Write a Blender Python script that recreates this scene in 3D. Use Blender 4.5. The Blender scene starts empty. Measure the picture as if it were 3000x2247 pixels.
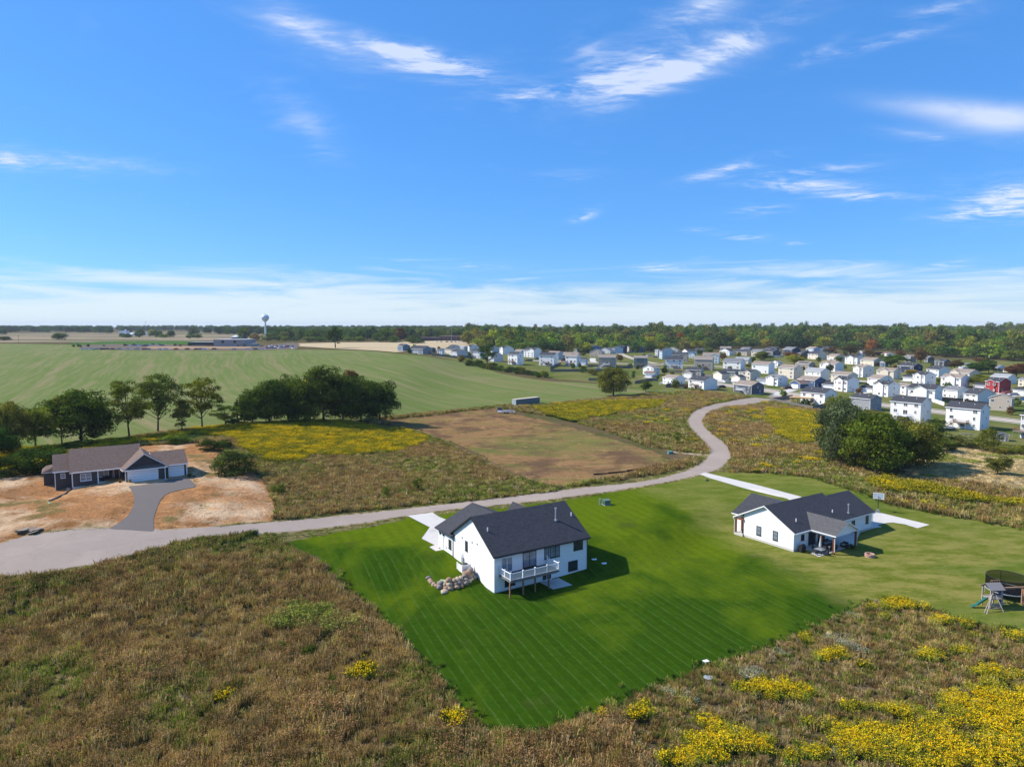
import bpy, bmesh, math, random
import numpy as np
from mathutils import Vector, Matrix
from mathutils.geometry import delaunay_2d_cdt
from mathutils import noise as mnoise
random.seed(7); rng = np.random.default_rng(7)
SC = bpy.context.scene
COL = SC.collection
R = math.radians
# ------------------------------------------------------------------ camera, sky, sun
CAM_H = 37.5
F_PX, CX, CY = 2000.0, 1500.0, 1123.5
PITCH = math.atan(173.5 / 2000)
cam = bpy.data.cameras.new('camera'); camo = bpy.data.objects.new('camera', cam); COL.objects.link(camo)
camo.location = (0, 0, CAM_H); camo.rotation_euler = (math.pi/2 - PITCH, 0, 0)
cam.sensor_width = 36; cam.lens = 24; cam.clip_end = 20000; cam.clip_start = .5
SC.camera = camo
SUN_EL, SUN_TO = 42.0, -9.0          # elevation; direction the shadows fall (math angle)
sun = bpy.data.lights.new('sun', 'SUN'); suno = bpy.data.objects.new('sun', sun); COL.objects.link(suno)
sun.energy = 5.0; sun.angle = R(.53); sun.color = (1, .93, .82)
_d = Vector((math.cos(R(SUN_TO))*math.cos(R(SUN_EL)), math.sin(R(SUN_TO))*math.cos(R(SUN_EL)), -math.sin(R(SUN_EL))))
suno.rotation_euler = _d.to_track_quat('-Z', 'Y').to_euler(); suno.location = (-60, 40, 120)
SC.view_settings.view_transform = 'Standard'; SC.view_settings.look = 'None'
SC.view_settings.exposure = 0.46; SC.view_settings.gamma = 1; SC.view_settings.use_curve_mapping = False
SC.cycles.max_bounces = 6; SC.cycles.diffuse_bounces = 2; SC.cycles.transparent_max_bounces = 8
SC.cycles.volume_bounces = 0

class NT:
    """tiny helper round a node tree"""
    def __init__(s, nt): s.nt = nt
    def n(s, t, **k):
        o = s.nt.nodes.new(t)
        for a, b in k.items(): setattr(o, a, b)
        return o
    def l(s, a, b): s.nt.links.new(a, b)
    def val(s, sock, v):
        if hasattr(v, 'is_linked') or hasattr(v, 'links'): s.l(v, sock)
        else: sock.default_value = v
    def m(s, op, a, b=0.0, c=None, clamp=False):
        o = s.n('ShaderNodeMath', operation=op, use_clamp=clamp)
        s.val(o.inputs[0], a); s.val(o.inputs[1], b)
        if c is not None: s.val(o.inputs[2], c)
        return o.outputs[0]
    def vm(s, op, a, b=(0, 0, 0)):
        o = s.n('ShaderNodeVectorMath', operation=op); s.val(o.inputs[0], a)
        if b is not None: s.val(o.inputs[1], b)
        return o.outputs[0]
    def mr(s, v, a, b, c=0.0, d=1.0, t='SMOOTHSTEP'):
        o = s.n('ShaderNodeMapRange', interpolation_type=t, clamp=True)
        s.val(o.inputs[0], v)
        for i, q in enumerate((a, b, c, d)): s.val(o.inputs[1+i], q)
        return o.outputs[0]
    def noise(s, vec, scale, detail=4, rough=.55, dist=0):
        o = s.n('ShaderNodeTexNoise'); s.val(o.inputs['Vector'], vec)
        o.inputs['Scale'].default_value = scale; o.inputs['Detail'].default_value = detail
        o.inputs['Roughness'].default_value = rough; o.inputs['Distortion'].default_value = dist
        return o.outputs[0]
    def mix(s, f, a, b, mode='MIX'):
        o = s.n('ShaderNodeMix', data_type='RGBA', blend_type=mode)
        s.val(o.inputs[0], f)
        for i, q in ((6, a), (7, b)):
            if isinstance(q, (tuple, list)): o.inputs[i].default_value = tuple(q[:3]) + (1,)
            else: s.l(q, o.inputs[i])
        return o.outputs[2]
    def mapping(s, vec, loc=(0,0,0), rot=(0,0,0), sc=(1,1,1)):
        o = s.n('ShaderNodeMapping'); s.l(vec, o.inputs[0])
        o.inputs[1].default_value = loc; o.inputs[2].default_value = rot; o.inputs[3].default_value = sc
        return o.outputs[0]

world = bpy.data.worlds.new('World'); SC.world = world; world.use_nodes = True
def build_world():
    nt = world.node_tree; nt.nodes.clear(); N = NT(nt)
    sky = N.n('ShaderNodeTexSky', sky_type='NISHITA'); sky.sun_disc = False
    sky.sun_elevation = R(SUN_EL); sky.sun_rotation = R(90 - (SUN_TO + 180)); sky.altitude = 200
    sky.air_density = 1.0; sky.dust_density = .6; sky.ozone_density = 2.2
    tc = N.n('ShaderNodeTexCoord'); d = tc.outputs['Generated']
    sep = N.n('ShaderNodeSeparateXYZ'); N.l(d, sep.inputs[0]); x, y, z = sep.outputs
    el = N.m('MULTIPLY', N.m('ARCSINE', z), 57.2958); az = N.m('MULTIPLY', N.m('ARCTAN2', x, y), 57.2958)
    # planar cloud layer coordinates
    zc = N.m('MAXIMUM', z, .02); zc = N.m('ADD', zc, .06)
    comb = N.n('ShaderNodeCombineXYZ'); N.l(N.m('DIVIDE', x, zc), comb.inputs[0]); N.l(N.m('DIVIDE', y, zc), comb.inputs[1])
    P = comb.outputs[0]
    warp = N.n('ShaderNodeTexNoise'); warp.inputs['Scale'].default_value = 1.1; warp.inputs['Detail'].default_value = 4; N.l(P, warp.inputs['Vector'])
    Pw = N.vm('ADD', P, N.vm('MULTIPLY', N.vm('SUBTRACT', warp.outputs[1], (.5, .5, .5)), (.9, .9, 0)))
    n1 = N.noise(N.mapping(Pw, rot=(0, 0, R(-28)), sc=(1.5, 2.5, 1)), 2.6, 10, .64)
    n2 = N.noise(N.mapping(P, loc=(3, 1, 0), rot=(0, 0, R(-35)), sc=(1, 2.6, 1)), 9.0, 6, .65)
    wisp = N.m('ADD', N.m('MULTIPLY', n1, .72), N.m('MULTIPLY', n2, .28))
    # where the clouds stand: azimuth, elevation, half width, half height, tilt, strength
    def px(dx, dy, w, h, tilt, s):
        X, Y = dx*1.3562, dy*1.3562
        u, v = (X-CX)/F_PX, (CY-Y)/F_PX
        dy_ = math.cos(PITCH)+v*math.sin(PITCH); dz = -math.sin(PITCH)+v*math.cos(PITCH)
        a = math.degrees(math.atan2(u, dy_)); e = math.degrees(math.asin(dz/math.sqrt(u*u+dy_*dy_+dz*dz)))
        k = 57.3*1.3562/F_PX * (1/(1+u*u))
        return a, e, w*k, h*k, tilt, s
    spots = [px(860,122,150,24,-10,1.0), px(640,60,110,36,-25,.6), px(960,140,110,20,-10,.9), px(1370,160,130,42,12,1.15), px(1540,120,170,28,18,1.05),
             px(1270,110,40,40,60,.4), px(1500,25,85,26,10,.85), px(1570,368,85,12,10,.85),
             px(1740,402,130,17,-8,.95), px(1870,425,95,10,-6,.8), px(1780,368,110,10,0,.7), px(2170,430,100,45,0,1.1), px(2110,462,90,14,0,.85),
             px(150,352,190,22,2,.55), px(20,340,60,30,0,.6), px(1265,468,30,9,20,.8), px(1150,205,95,17,6,.8), px(1900,92,130,11,6,.8), px(2030,18,70,22,0,.8),
             px(1750,120,60,10,20,.7), px(1500,497,28,4,0,.9), px(1610,512,50,8,-5,.75), px(1720,525,25,4,0,.8), px(2050,572,60,8,5,.8), px(1430,578,50,8,0,.8),
             px(1020,577,90,8,0,.45), px(650,255,90,40,-40,.42), px(1640,455,60,10,0,.6), px(1230,380,80,12,0,.3), px(1640,580,80,9,4,.6), px(650,610,110,9,8,.5), px(2040,300,120,14,-14,.5), px(1560,600,50,7,4,.7)]
    smooth_spots = [px(2060,238,150,22,-14,.55), px(2170,262,110,30,-10,.6), px(1480,145,120,26,14,.32), px(800,112,130,18,-10,.22), px(650,62,90,26,-20,.16), px(1520,20,70,22,8,.25), px(2180,430,60,24,0,.25), px(150,350,150,14,2,.10), px(15,340,40,14,0,.18), px(650,258,60,24,-40,.10)]
    tot = None
    def gauss(sp):
        tot = None
        for a, e, w, h, t, s in sp:
            dxn = N.m('SUBTRACT', az, a); dyn = N.m('SUBTRACT', el, e); c, sn = math.cos(R(t)), math.sin(R(t))
            p = N.m('MULTIPLY', N.m('ADD', N.m('MULTIPLY', dxn, c), N.m('MULTIPLY', dyn, sn)), 1/w)
            q = N.m('MULTIPLY', N.m('SUBTRACT', N.m('MULTIPLY', dyn, c), N.m('MULTIPLY', dxn, sn)), 1/h)
            r2 = N.m('ADD', N.m('MULTIPLY', p, p), N.m('MULTIPLY', q, q))
            g = N.m('MULTIPLY', N.m('POWER', 2.718, N.m('MULTIPLY', r2, -.9)), s)
            tot = g if tot is None else N.m('ADD', tot, g)
        return tot
    tot = gauss(spots); soft = gauss(smooth_spots)
    # the rest of the sky carries the same thin broken cirrus
    infr = N.m('MULTIPLY', N.mr(N.m('ABSOLUTE', az), 40, 48), 1.0)
    infr = N.m('MAXIMUM', infr, N.mr(el, 27, 34))
    big = N.noise(P, .55, 3, .5)
    gen = N.m('MULTIPLY', N.mr(big, .5, .68), N.m('MULTIPLY', infr, .9))
    tot = N.m('ADD', tot, gen)
    cl = N.m('MULTIPLY', N.mr(wisp, .40, .66), N.m('MULTIPLY', tot, .72))
    cl = N.m('ADD', cl, N.m('MULTIPLY', N.mr(N.m('ADD', wisp, N.m('MULTIPLY', tot, .22)), .60, .90), N.m('MULTIPLY', N.m('MINIMUM', tot, 1.0), .75)))
    cl = N.m('ADD', N.m('MULTIPLY', cl, .88), N.m('MULTIPLY', soft, N.mr(N.noise(Pw, 3.5, 8, .62), .22, .62, .45, 1.3)))
    faint = N.m('MULTIPLY', N.mr(wisp, .52, .8), .07)
    # low veil of far cloud above the horizon, all the way round
    vn = N.noise(N.mapping(d, sc=(3, 3, 34)), 1.6, 6, .6, .6)
    veil = N.m('MULTIPLY', N.mr(N.m('ADD', el, N.m('MULTIPLY', N.m('SUBTRACT', vn, .5), 9)), 4.8, 1.0), .80)
    cl = N.m('MINIMUM', N.m('ADD', N.m('ADD', N.m('MULTIPLY', cl, .95), faint), veil), .93)
    # photograph's deeper blue: the whole sky is graded alike
    hs = N.n('ShaderNodeHueSaturation'); N.l(sky.outputs[0], hs.inputs['Color']); hs.inputs['Saturation'].default_value = 1.25; hs.inputs['Hue'].default_value=.5
    graded0 = N.mix(1.0, hs.outputs[0], (.66, 1.02, 1.48), 'MULTIPLY')
    graded = N.mix(.42, graded0, (1.15, 3.75, 8.6))
    ccol = N.mix(N.mr(el, 0, 14), (7.0, 7.9, 8.3), (5.7, 6.6, 8.6))
    out = N.mix(cl, graded, ccol)
    bg = N.n('ShaderNodeBackground'); N.l(out, bg.inputs[0]); bg.inputs[1].default_value = .088
    o = N.n('ShaderNodeOutputWorld'); N.l(bg.outputs[0], o.inputs[0])
build_world()

# ------------------------------------------------------------------ terrain
def ss(a, b, v):
    t = np.clip((np.asarray(v, float)-a)/(b-a), 0, 1); return t*t*(3-2*t)
LH_O = np.array([-77.6, 134.2]); LH_A = R(33)      # left house frame
LH_DIP = LH_O + np.array([math.cos(LH_A), math.sin(LH_A)])*-13.5 + np.array([-math.sin(LH_A), math.cos(LH_A)])*3.5
def terr(x, y):
    x = np.asarray(x, float); y = np.asarray(y, float)
    z = 1.7*ss(-9, 5, y-103-.27*x-16*ss(18, 42, x))
    z = z + 4.0*ss(-25, -75, x)*ss(80, 125, y)
    z = z + 8.0*ss(300, 620, y)*ss(200, -100, x)
    z = z + 9.0*ss(560, 1300, y)*ss(-50, 250, x)
    z = z - 3.6*ss(75, 150, x)*ss(150, 230, y)*(1-ss(300, 450, y))
    z = z - 1.9*np.exp(-((x-LH_DIP[0])**2+(y-LH_DIP[1])**2)/(2*4.5**2))
    # terrace held by the boulders at the corner of the central house
    q = np.exp(-(((x+8.6)/4.2)**2+((y-97.2)/3.7)**2)**2)
    z = z + .75*q
    return z
def T(x, y): return float(terr(x, y))
def ray(px, py):
    u = (px-CX)/F_PX; v = (CY-py)/F_PX
    return u, math.cos(PITCH)+v*math.sin(PITCH), -math.sin(PITCH)+v*math.cos(PITCH)
_ts = np.geomspace(30, 9000, 420)
def G(px, py, h=0.0):
    """pixel of the photograph -> point on the ground (or h above it)"""
    u, dy, dz = ray(px, py)
    f = CAM_H + _ts*dz - terr(u*_ts, dy*_ts) - h
    i = np.argmax(f < 0)
    if f[i] >= 0: i = len(_ts)-1
    a, b = _ts[max(i-1, 0)], _ts[i]
    for _ in range(24):
        c = (a+b)/2
        if CAM_H + c*dz - T(u*c, dy*c) - h > 0: a = c
        else: b = c
    return np.array([u*a, dy*a, CAM_H+a*dz-h])
def scale_at(p):
    """photo pixels per metre at a point"""
    return F_PX/(p[1]*math.cos(PITCH)-(p[2]-CAM_H)*math.sin(PITCH))
def on_wall(px, py, o, ang):
    """pixel ray meets the vertical plane through o along ang -> (distance along, z)"""
    u, dy, dz = ray(px, py); e = (math.cos(ang), math.sin(ang))
    n = (-e[1], e[0]); t = (n[0]*o[0]+n[1]*o[1])/(n[0]*u+n[1]*dy)
    return (u*t-o[0])*e[0]+(dy*t-o[1])*e[1], CAM_H+t*dz

# ------------------------------------------------------------------ mesh builder
class MB:
    def __init__(s): s.v = []; s.f = []; s.m = []
    def poly(s, pts, m=0):
        i = len(s.v); s.v += [tuple(p) for p in pts]; s.f.append(tuple(range(i, i+len(pts)))); s.m.append(m); return s
    def box(s, x0, x1, y0, y1, z0, z1, m=0):
        i = len(s.v)
        s.v += [(x0,y0,z0),(x1,y0,z0),(x1,y1,z0),(x0,y1,z0),(x0,y0,z1),(x1,y0,z1),(x1,y1,z1),(x0,y1,z1)]
        for q in ((0,3,2,1),(4,5,6,7),(0,1,5,4),(1,2,6,5),(2,3,7,6),(3,0,4,7)):
            s.f.append(tuple(i+k for k in q)); s.m.append(m)
        return s
    def tube(s, a, b, r, r2=None, n=6, m=0, cap=True):
        a = Vector(a); b = Vector(b); r2 = r if r2 is None else r2
        d = (b-a).normalized(); q = d.to_track_quat('Z', 'Y'); i = len(s.v)
        for P, rr in ((a, r), (b, r2)):
            for k in range(n):
                w = q @ Vector((math.cos(2*math.pi*k/n)*rr, math.sin(2*math.pi*k/n)*rr, 0)); s.v.append(tuple(P+w))
        for k in range(n):
            s.f.append((i+k, i+(k+1)%n, i+n+(k+1)%n, i+n+k)); s.m.append(m)
        if cap:
            s.f.append(tuple(i+n+k for k in range(n))); s.m.append(m)
            s.f.append(tuple(i+n-1-k for k in range(n))); s.m.append(m)
        return s
    def prism(s, pts, d, m=0, mtop=None):
        """closed slab: polygon pts (3D) pushed by vector d; first face = pts"""
        i = len(s.v); n = len(pts); d = Vector(d)
        s.v += [tuple(p) for p in pts] + [tuple(Vector(p)+d) for p in pts]
        s.f.append(tuple(range(i, i+n))); s.m.append(m if mtop is None else mtop)
        s.f.append(tuple(i+n+n-1-k for k in range(n))); s.m.append(m)
        for k in range(n): s.f.append((i+(k+1)%n, i+k, i+n+k, i+n+(k+1)%n)); s.m.append(m)
        return s
    def mesh(s, name, mats):
        me = bpy.data.meshes.new(name); me.from_pydata(s.v, [], s.f)
        for k in (mats if isinstance(mats, (list, tuple)) else [mats]): me.materials.append(k)
        me.polygons.foreach_set('material_index', s.m); me.update(); return me
    def build(s, name, mats, parent=None, **k): return ob(name, s.mesh(name, mats), parent, **k)
def ob(name, data, parent=None, loc=(0,0,0), rot=0, scale=None, label=None, cat=None, group=None, kind=None):
    o = bpy.data.objects.new(name, data); COL.objects.link(o)
    o.location = loc
    o.rotation_euler = (0, 0, rot) if not isinstance(rot, tuple) else rot
    if scale is not None: o.scale = scale if isinstance(scale, (tuple, list)) else (scale,)*3
    if parent: o.parent = parent
    if label: o['label'] = label
    if cat: o['category'] = cat
    if group: o['group'] = group
    if kind: o['kind'] = kind
    return o
def thing(name, label, cat, loc=(0,0,0), rot=0, group=None, scale=None): return ob(name, None, None, loc, rot, scale, label, cat, group)
def smooth(o):
    me = o.data if hasattr(o, 'data') else o
    me.polygons.foreach_set('use_smooth', [True]*len(me.polygons)); return o

# ------------------------------------------------------------------ materials
def newmat(name):
    m = bpy.data.materials.new(name); m.use_nodes = True; m.node_tree.nodes.clear(); return m, NT(m.node_tree)
def finish(N, col, rough=.9, bump=None, bstr=.3, bdist=.05, spec=.3, metal=0, normal=None):
    b = N.n('ShaderNodeBsdfPrincipled'); N.val(b.inputs['Base Color'], col if not isinstance(col, tuple) else tuple(col[:3])+(1,))
    N.val(b.inputs['Roughness'], rough); b.inputs['Specular IOR Level'].default_value = spec; b.inputs['Metallic'].default_value = metal
    if bump is not None:
        bp = N.n('ShaderNodeBump'); bp.inputs['Strength'].default_value = bstr; bp.inputs['Distance'].default_value = bdist
        N.l(bump, bp.inputs['Height']); N.l(bp.outputs[0], b.inputs['Normal'])
    o = N.n('ShaderNodeOutputMaterial'); N.l(b.outputs[0], o.inputs[0])
def wpos(N): return N.n('ShaderNodeNewGeometry').outputs['Position']
def opos(N): return N.n('ShaderNodeTexCoord').outputs['Object']
_pc = {}
def plain(name, c, rough=.6, spec=.3, var=.12, scale=3.0, metal=0, bump=0):
    if name in _pc: return _pc[name]
    m, N = newmat(name); P = opos(N); n = N.noise(P, scale, 5, .6)
    lo = tuple(v*(1-var) for v in c); hi = tuple(min(1, v*(1+var)) for v in c)
    col = N.mix(n, lo, hi)
    finish(N, col, rough, n if bump else None, bump, .03, spec, metal); _pc[name] = m; return m
def siding(name, c, pitch=.2):
    m, N = newmat(name); P = opos(N); s = N.n('ShaderNodeSeparateXYZ'); N.l(P, s.inputs[0])
    fr = N.m('FRACT', N.m('MULTIPLY', s.outputs[2], 1/pitch))
    n = N.noise(N.mapping(P, sc=(.6, .6, 3)), 1.3, 5, .6); row = N.n('ShaderNodeTexWhiteNoise', noise_dimensions='1D'); N.l(N.m('FLOOR', N.m('MULTIPLY', s.outputs[2], 1/pitch)), row.inputs['W'])
    col = N.mix(N.m('ADD', N.m('MULTIPLY', n, .8), N.m('MULTIPLY', row.outputs[0], .2)), tuple(v*.93 for v in c), tuple(min(1, v*1.04) for v in c))
    finish(N, col, .62, N.m('MULTIPLY', fr, -1), .55, .04, .25); return m
def shingle(name, c):
    m, N = newmat(name); P = opos(N)
    n = N.noise(P, 2.6, 6, .72); n2 = N.noise(N.mapping(P, sc=(1, 1, 1)), .35, 3, .5)
    s = N.n('ShaderNodeSeparateXYZ'); N.l(P, s.inputs[0])
    row = N.m('FLOOR', N.m('MULTIPLY', s.outputs[2], 14))
    wn = N.n('ShaderNodeTexWhiteNoise', noise_dimensions='3D'); cb = N.n('ShaderNodeCombineXYZ')
    N.l(N.m('FLOOR', N.m('MULTIPLY', s.outputs[0], 3.2)), cb.inputs[0]); N.l(N.m('FLOOR', N.m('MULTIPLY', s.outputs[1], 3.2)), cb.inputs[1]); N.l(row, cb.inputs[2]); N.l(cb.outputs[0], wn.inputs[0])
    f = N.m('ADD', N.m('ADD', N.m('MULTIPLY', wn.outputs[0], .45), N.m('MULTIPLY', n, .4)), N.m('MULTIPLY', n2, .15))
    col = N.mix(f, tuple(v*.62 for v in c), tuple(min(1, v*1.45) for v in c))
    finish(N, col, .93, N.m('FRACT', N.m('MULTIPLY', s.outputs[2], 14)), .35, .03, .2); return m
def glassy(name, c=(.03, .035, .045)):
    m, N = newmat(name); P = opos(N); n = N.noise(P, .9, 2, .5)
    col = N.mix(n, tuple(v*.6 for v in c), tuple(v*1.7 for v in c)); finish(N, col, .08, None, spec=.6); return m
def ground_mat(name, layers, bumpscale=2.2, bstr=.6, bdist=.12, rough=.95, post=None):
    """layers: (colour, noise scale, lo, hi, mapping kwargs) laid one over another"""
    m, N = newmat(name); P = wpos(N); col = None
    for L in layers:
        c, sc, lo, hi = L[:4]; kw = L[4] if len(L) > 4 else {}
        if col is None: 
            col = N.mix(N.noise(P, sc, 6, .65), tuple(v*(1-lo) for v in c), tuple(v*(1+hi) for v in c)); continue
        V = N.mapping(P, **kw) if kw else P
        col = N.mix(N.mr(N.noise(V, sc, 6, .62), lo, hi), col, c)
    if post: col = post(N, P, col)
    fine = N.noise(P, bumpscale, 8, .7)
    col = N.mix(N.m('MULTIPLY', N.mr(N.noise(P, bumpscale*2.3, 4, .7), .35, .75), .45), col, N.mix(1, col, (.55, .55, .55), 'MULTIPLY'))
    finish(N, col, 1.0, fine, bstr, bdist, .0); return m
WHITE = plain('white_trim', (.78, .78, .77), .5, var=.03)
BLACKM = plain('black_metal', (.02, .02, .022), .45, var=.2)
CONC = ground_mat('concrete', [((.56, .53, .49), .9, .06, .05), ((.42, .39, .36), .35, .52, .8)], 6, .25, .02)
GLASS = glassy('window_glass'); GLASSB = glassy('bright_window_glass', (.16, .19, .23))
WOODP = plain('pine_post', (.25, .13, .07), .75, var=.25, scale=6)
WOODG = plain('weathered_wood', (.19, .17, .15), .9, var=.35, scale=4)
WOODN = plain('new_lumber', (.62, .38, .17), .8, var=.2, scale=4)
FENCEM = plain('fence_wood', (.16, .15, .14), .9, var=.35, scale=2)
STEEL = plain('galvanised_steel', (.4, .42, .43), .45, var=.1, metal=.3)

# ------------------------------------------------------------------ ground sheets
def world_poly(pp, step=None, jit=0.0, jscale=.3, raw=False):
    P = [tuple(p) if raw else tuple(G(*p)[:2]) for p in pp]
    if not step: return P
    out = []
    for i in range(len(P)):
        a = np.array(P[i]); b = np.array(P[(i+1) % len(P)]); L = np.linalg.norm(b-a); n = max(1, int(L/step))
        nn = np.array([-(b-a)[1], (b-a)[0]])/max(L, 1e-6)
        for k in range(n):
            q = a+(b-a)*k/n
            if jit: q = q + nn*jit*(mnoise.noise(Vector((q[0]*jscale, q[1]*jscale, 3)))+.5*mnoise.noise(Vector((q[0]*jscale*3.1, q[1]*jscale*3.1, 9))))*1.6
            out.append(tuple(q))
    return out
def inside(px, py, poly):
    x = np.asarray(px); y = np.asarray(py); r = np.zeros(x.shape, bool); n = len(poly)
    for i in range(n):
        x0, y0 = poly[i]; x1, y1 = poly[(i+1) % n]
        if y0 == y1: continue
        c = ((y0 > y) != (y1 > y)) & (x < (x1-x0)*(y-y0)/(y1-y0)+x0); r ^= c
    return r
def chaikin(P, n=2, closed=False):
    for _ in range(n):
        Q = [] if closed else [P[0]]
        rg = range(len(P)) if closed else range(len(P)-1)
        for i in rg:
            a = np.array(P[i]); b = np.array(P[(i+1) % len(P)]); Q += [tuple(a*.75+b*.25), tuple(a*.25+b*.75)]
        if not closed: Q.append(P[-1])
        P = Q
    return P
def sheet(name, poly, mat, spacing, off, kind='structure', holes=(), relief=0, keep_out=(), **k):
    """poly: world xy outline -> a sheet draped over the terrain"""
    xs = [p[0] for p in poly]; ys = [p[1] for p in poly]
    gx, gy = np.meshgrid(np.arange(min(xs), max(xs), spacing), np.arange(min(ys), max(ys), spacing)); gx = gx.ravel(); gy = gy.ravel()
    gx = gx + rng.uniform(-.25, .25, gx.shape)*spacing; gy = gy + rng.uniform(-.25, .25, gy.shape)*spacing
    ins = inside(gx, gy, poly); gx = gx[ins]; gy = gy[ins]
    V = [Vector(p) for p in poly]; n = len(V); E = [(i, (i+1) % n) for i in range(n)]
    V += [Vector((a, b)) for a, b in zip(gx, gy)]
    ov, oe, of, *_ = delaunay_2d_cdt(V, E, [], 1, 1e-4)
    A = np.array([(v.x, v.y) for v in ov]); z = terr(A[:, 0], A[:, 1])+off
    if relief:
        e = np.ones(len(A)); P_ = np.array(poly)
        for i in range(0, len(A), 4000): e[i:i+4000] = np.clip(np.sqrt(((A[i:i+4000, None]-P_[None])**2).sum(-1)).min(1)/2.5, 0, 1)
        for q in keep_out:
            Q = np.array(q); Q = np.vstack([Q, (Q+np.roll(Q, 1, 0))/2])
            for i in range(0, len(A), 4000): e[i:i+4000] *= np.clip(np.sqrt(((A[i:i+4000, None]-Q[None])**2).sum(-1)).min(1)/1.6-.2, 0, 1)
            e[inside(A[:, 0], A[:, 1], q)] = 0
        z += relief*e*np.array([.5+.8*mnoise.noise(Vector((a*.22, b*.22, 1)))+.45*abs(mnoise.noise(Vector((a*.8, b*.8, 4))))+.22*mnoise.noise(Vector((a*1.9, b*1.9, 7))) for a, b in A])
    cen = np.array([A[list(f)].mean(0) for f in of]); keep = inside(cen[:, 0], cen[:, 1], poly)
    for h in holes: keep &= ~inside(cen[:, 0], cen[:, 1], h)
    me = bpy.data.meshes.new(name); me.from_pydata([(a[0], a[1], c) for a, c in zip(A, z)], [], [tuple(f) for f, q in zip(of, keep) if q])
    me.materials.append(mat); me.update(); smooth(me)
    return ob(name, me, kind=kind, **k)
# ------------------------------------------------------------------ the ground, one sheet to the horizon
def R1(pts, x0=0, y0=1150, f=.5425): return [(x0+x*f, y0+y*f) for x, y in pts]
def R7(pts): return R1(pts, 1000, 1150)
def DD(pts): return [(x*1.3562, y*1.3562) for x, y in pts]
def C2(pts): return R1(pts, 100, 1250, .23508)
def build_ground():
    ang = np.radians(np.arange(-62, 62.01, .25)); rad = np.concatenate([[12, 20, 28], np.geomspace(34, 9500, 430)])
    # finer near the camera's ground, coarser behind it; a full ring of coarse wedges completes the disc
    back = np.radians(np.arange(62, 298.1, 4.0))
    A = np.concatenate([ang, back[1:-1]]); n = len(A)
    X = rad[:, None]*np.sin(A)[None]; Y = rad[:, None]*np.cos(A)[None]
    Z = terr(X, Y) + np.where(rad[:, None] > 3500, -(rad[:, None]-3500)*.0016, 0)
    V = np.stack([X, Y, Z], -1).reshape(-1, 3); V = np.vstack([V, [[0, 0, T(0, 0)]]])
    i = np.arange(len(rad)-1)[:, None]*n; j = np.arange(n)[None]; j2 = (j+1) % n
    Q = np.stack([i+j, i+j2, i+n+j2, i+n+j], -1).reshape(-1, 4)
    me = bpy.data.meshes.new('ground'); faces = [tuple(q) for q in Q.tolist()] + [(len(V)-1, int((k+1) % n), int(k)) for k in range(n)]
    me.from_pydata(V.tolist(), [], faces); me.update(); smooth(me)
    m = ground_mat('meadow_soil', [((.115, .085, .045), .25, .3, .3), ((.075, .085, .025), .06, .45, .62), ((.17, .12, .07), .18, .55, .75), ((.05, .06, .02), .9, .55, .7)], 1.6, .8, .25)
    me.materials.append(m); ob('ground', me, kind='structure')
build_ground()

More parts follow.
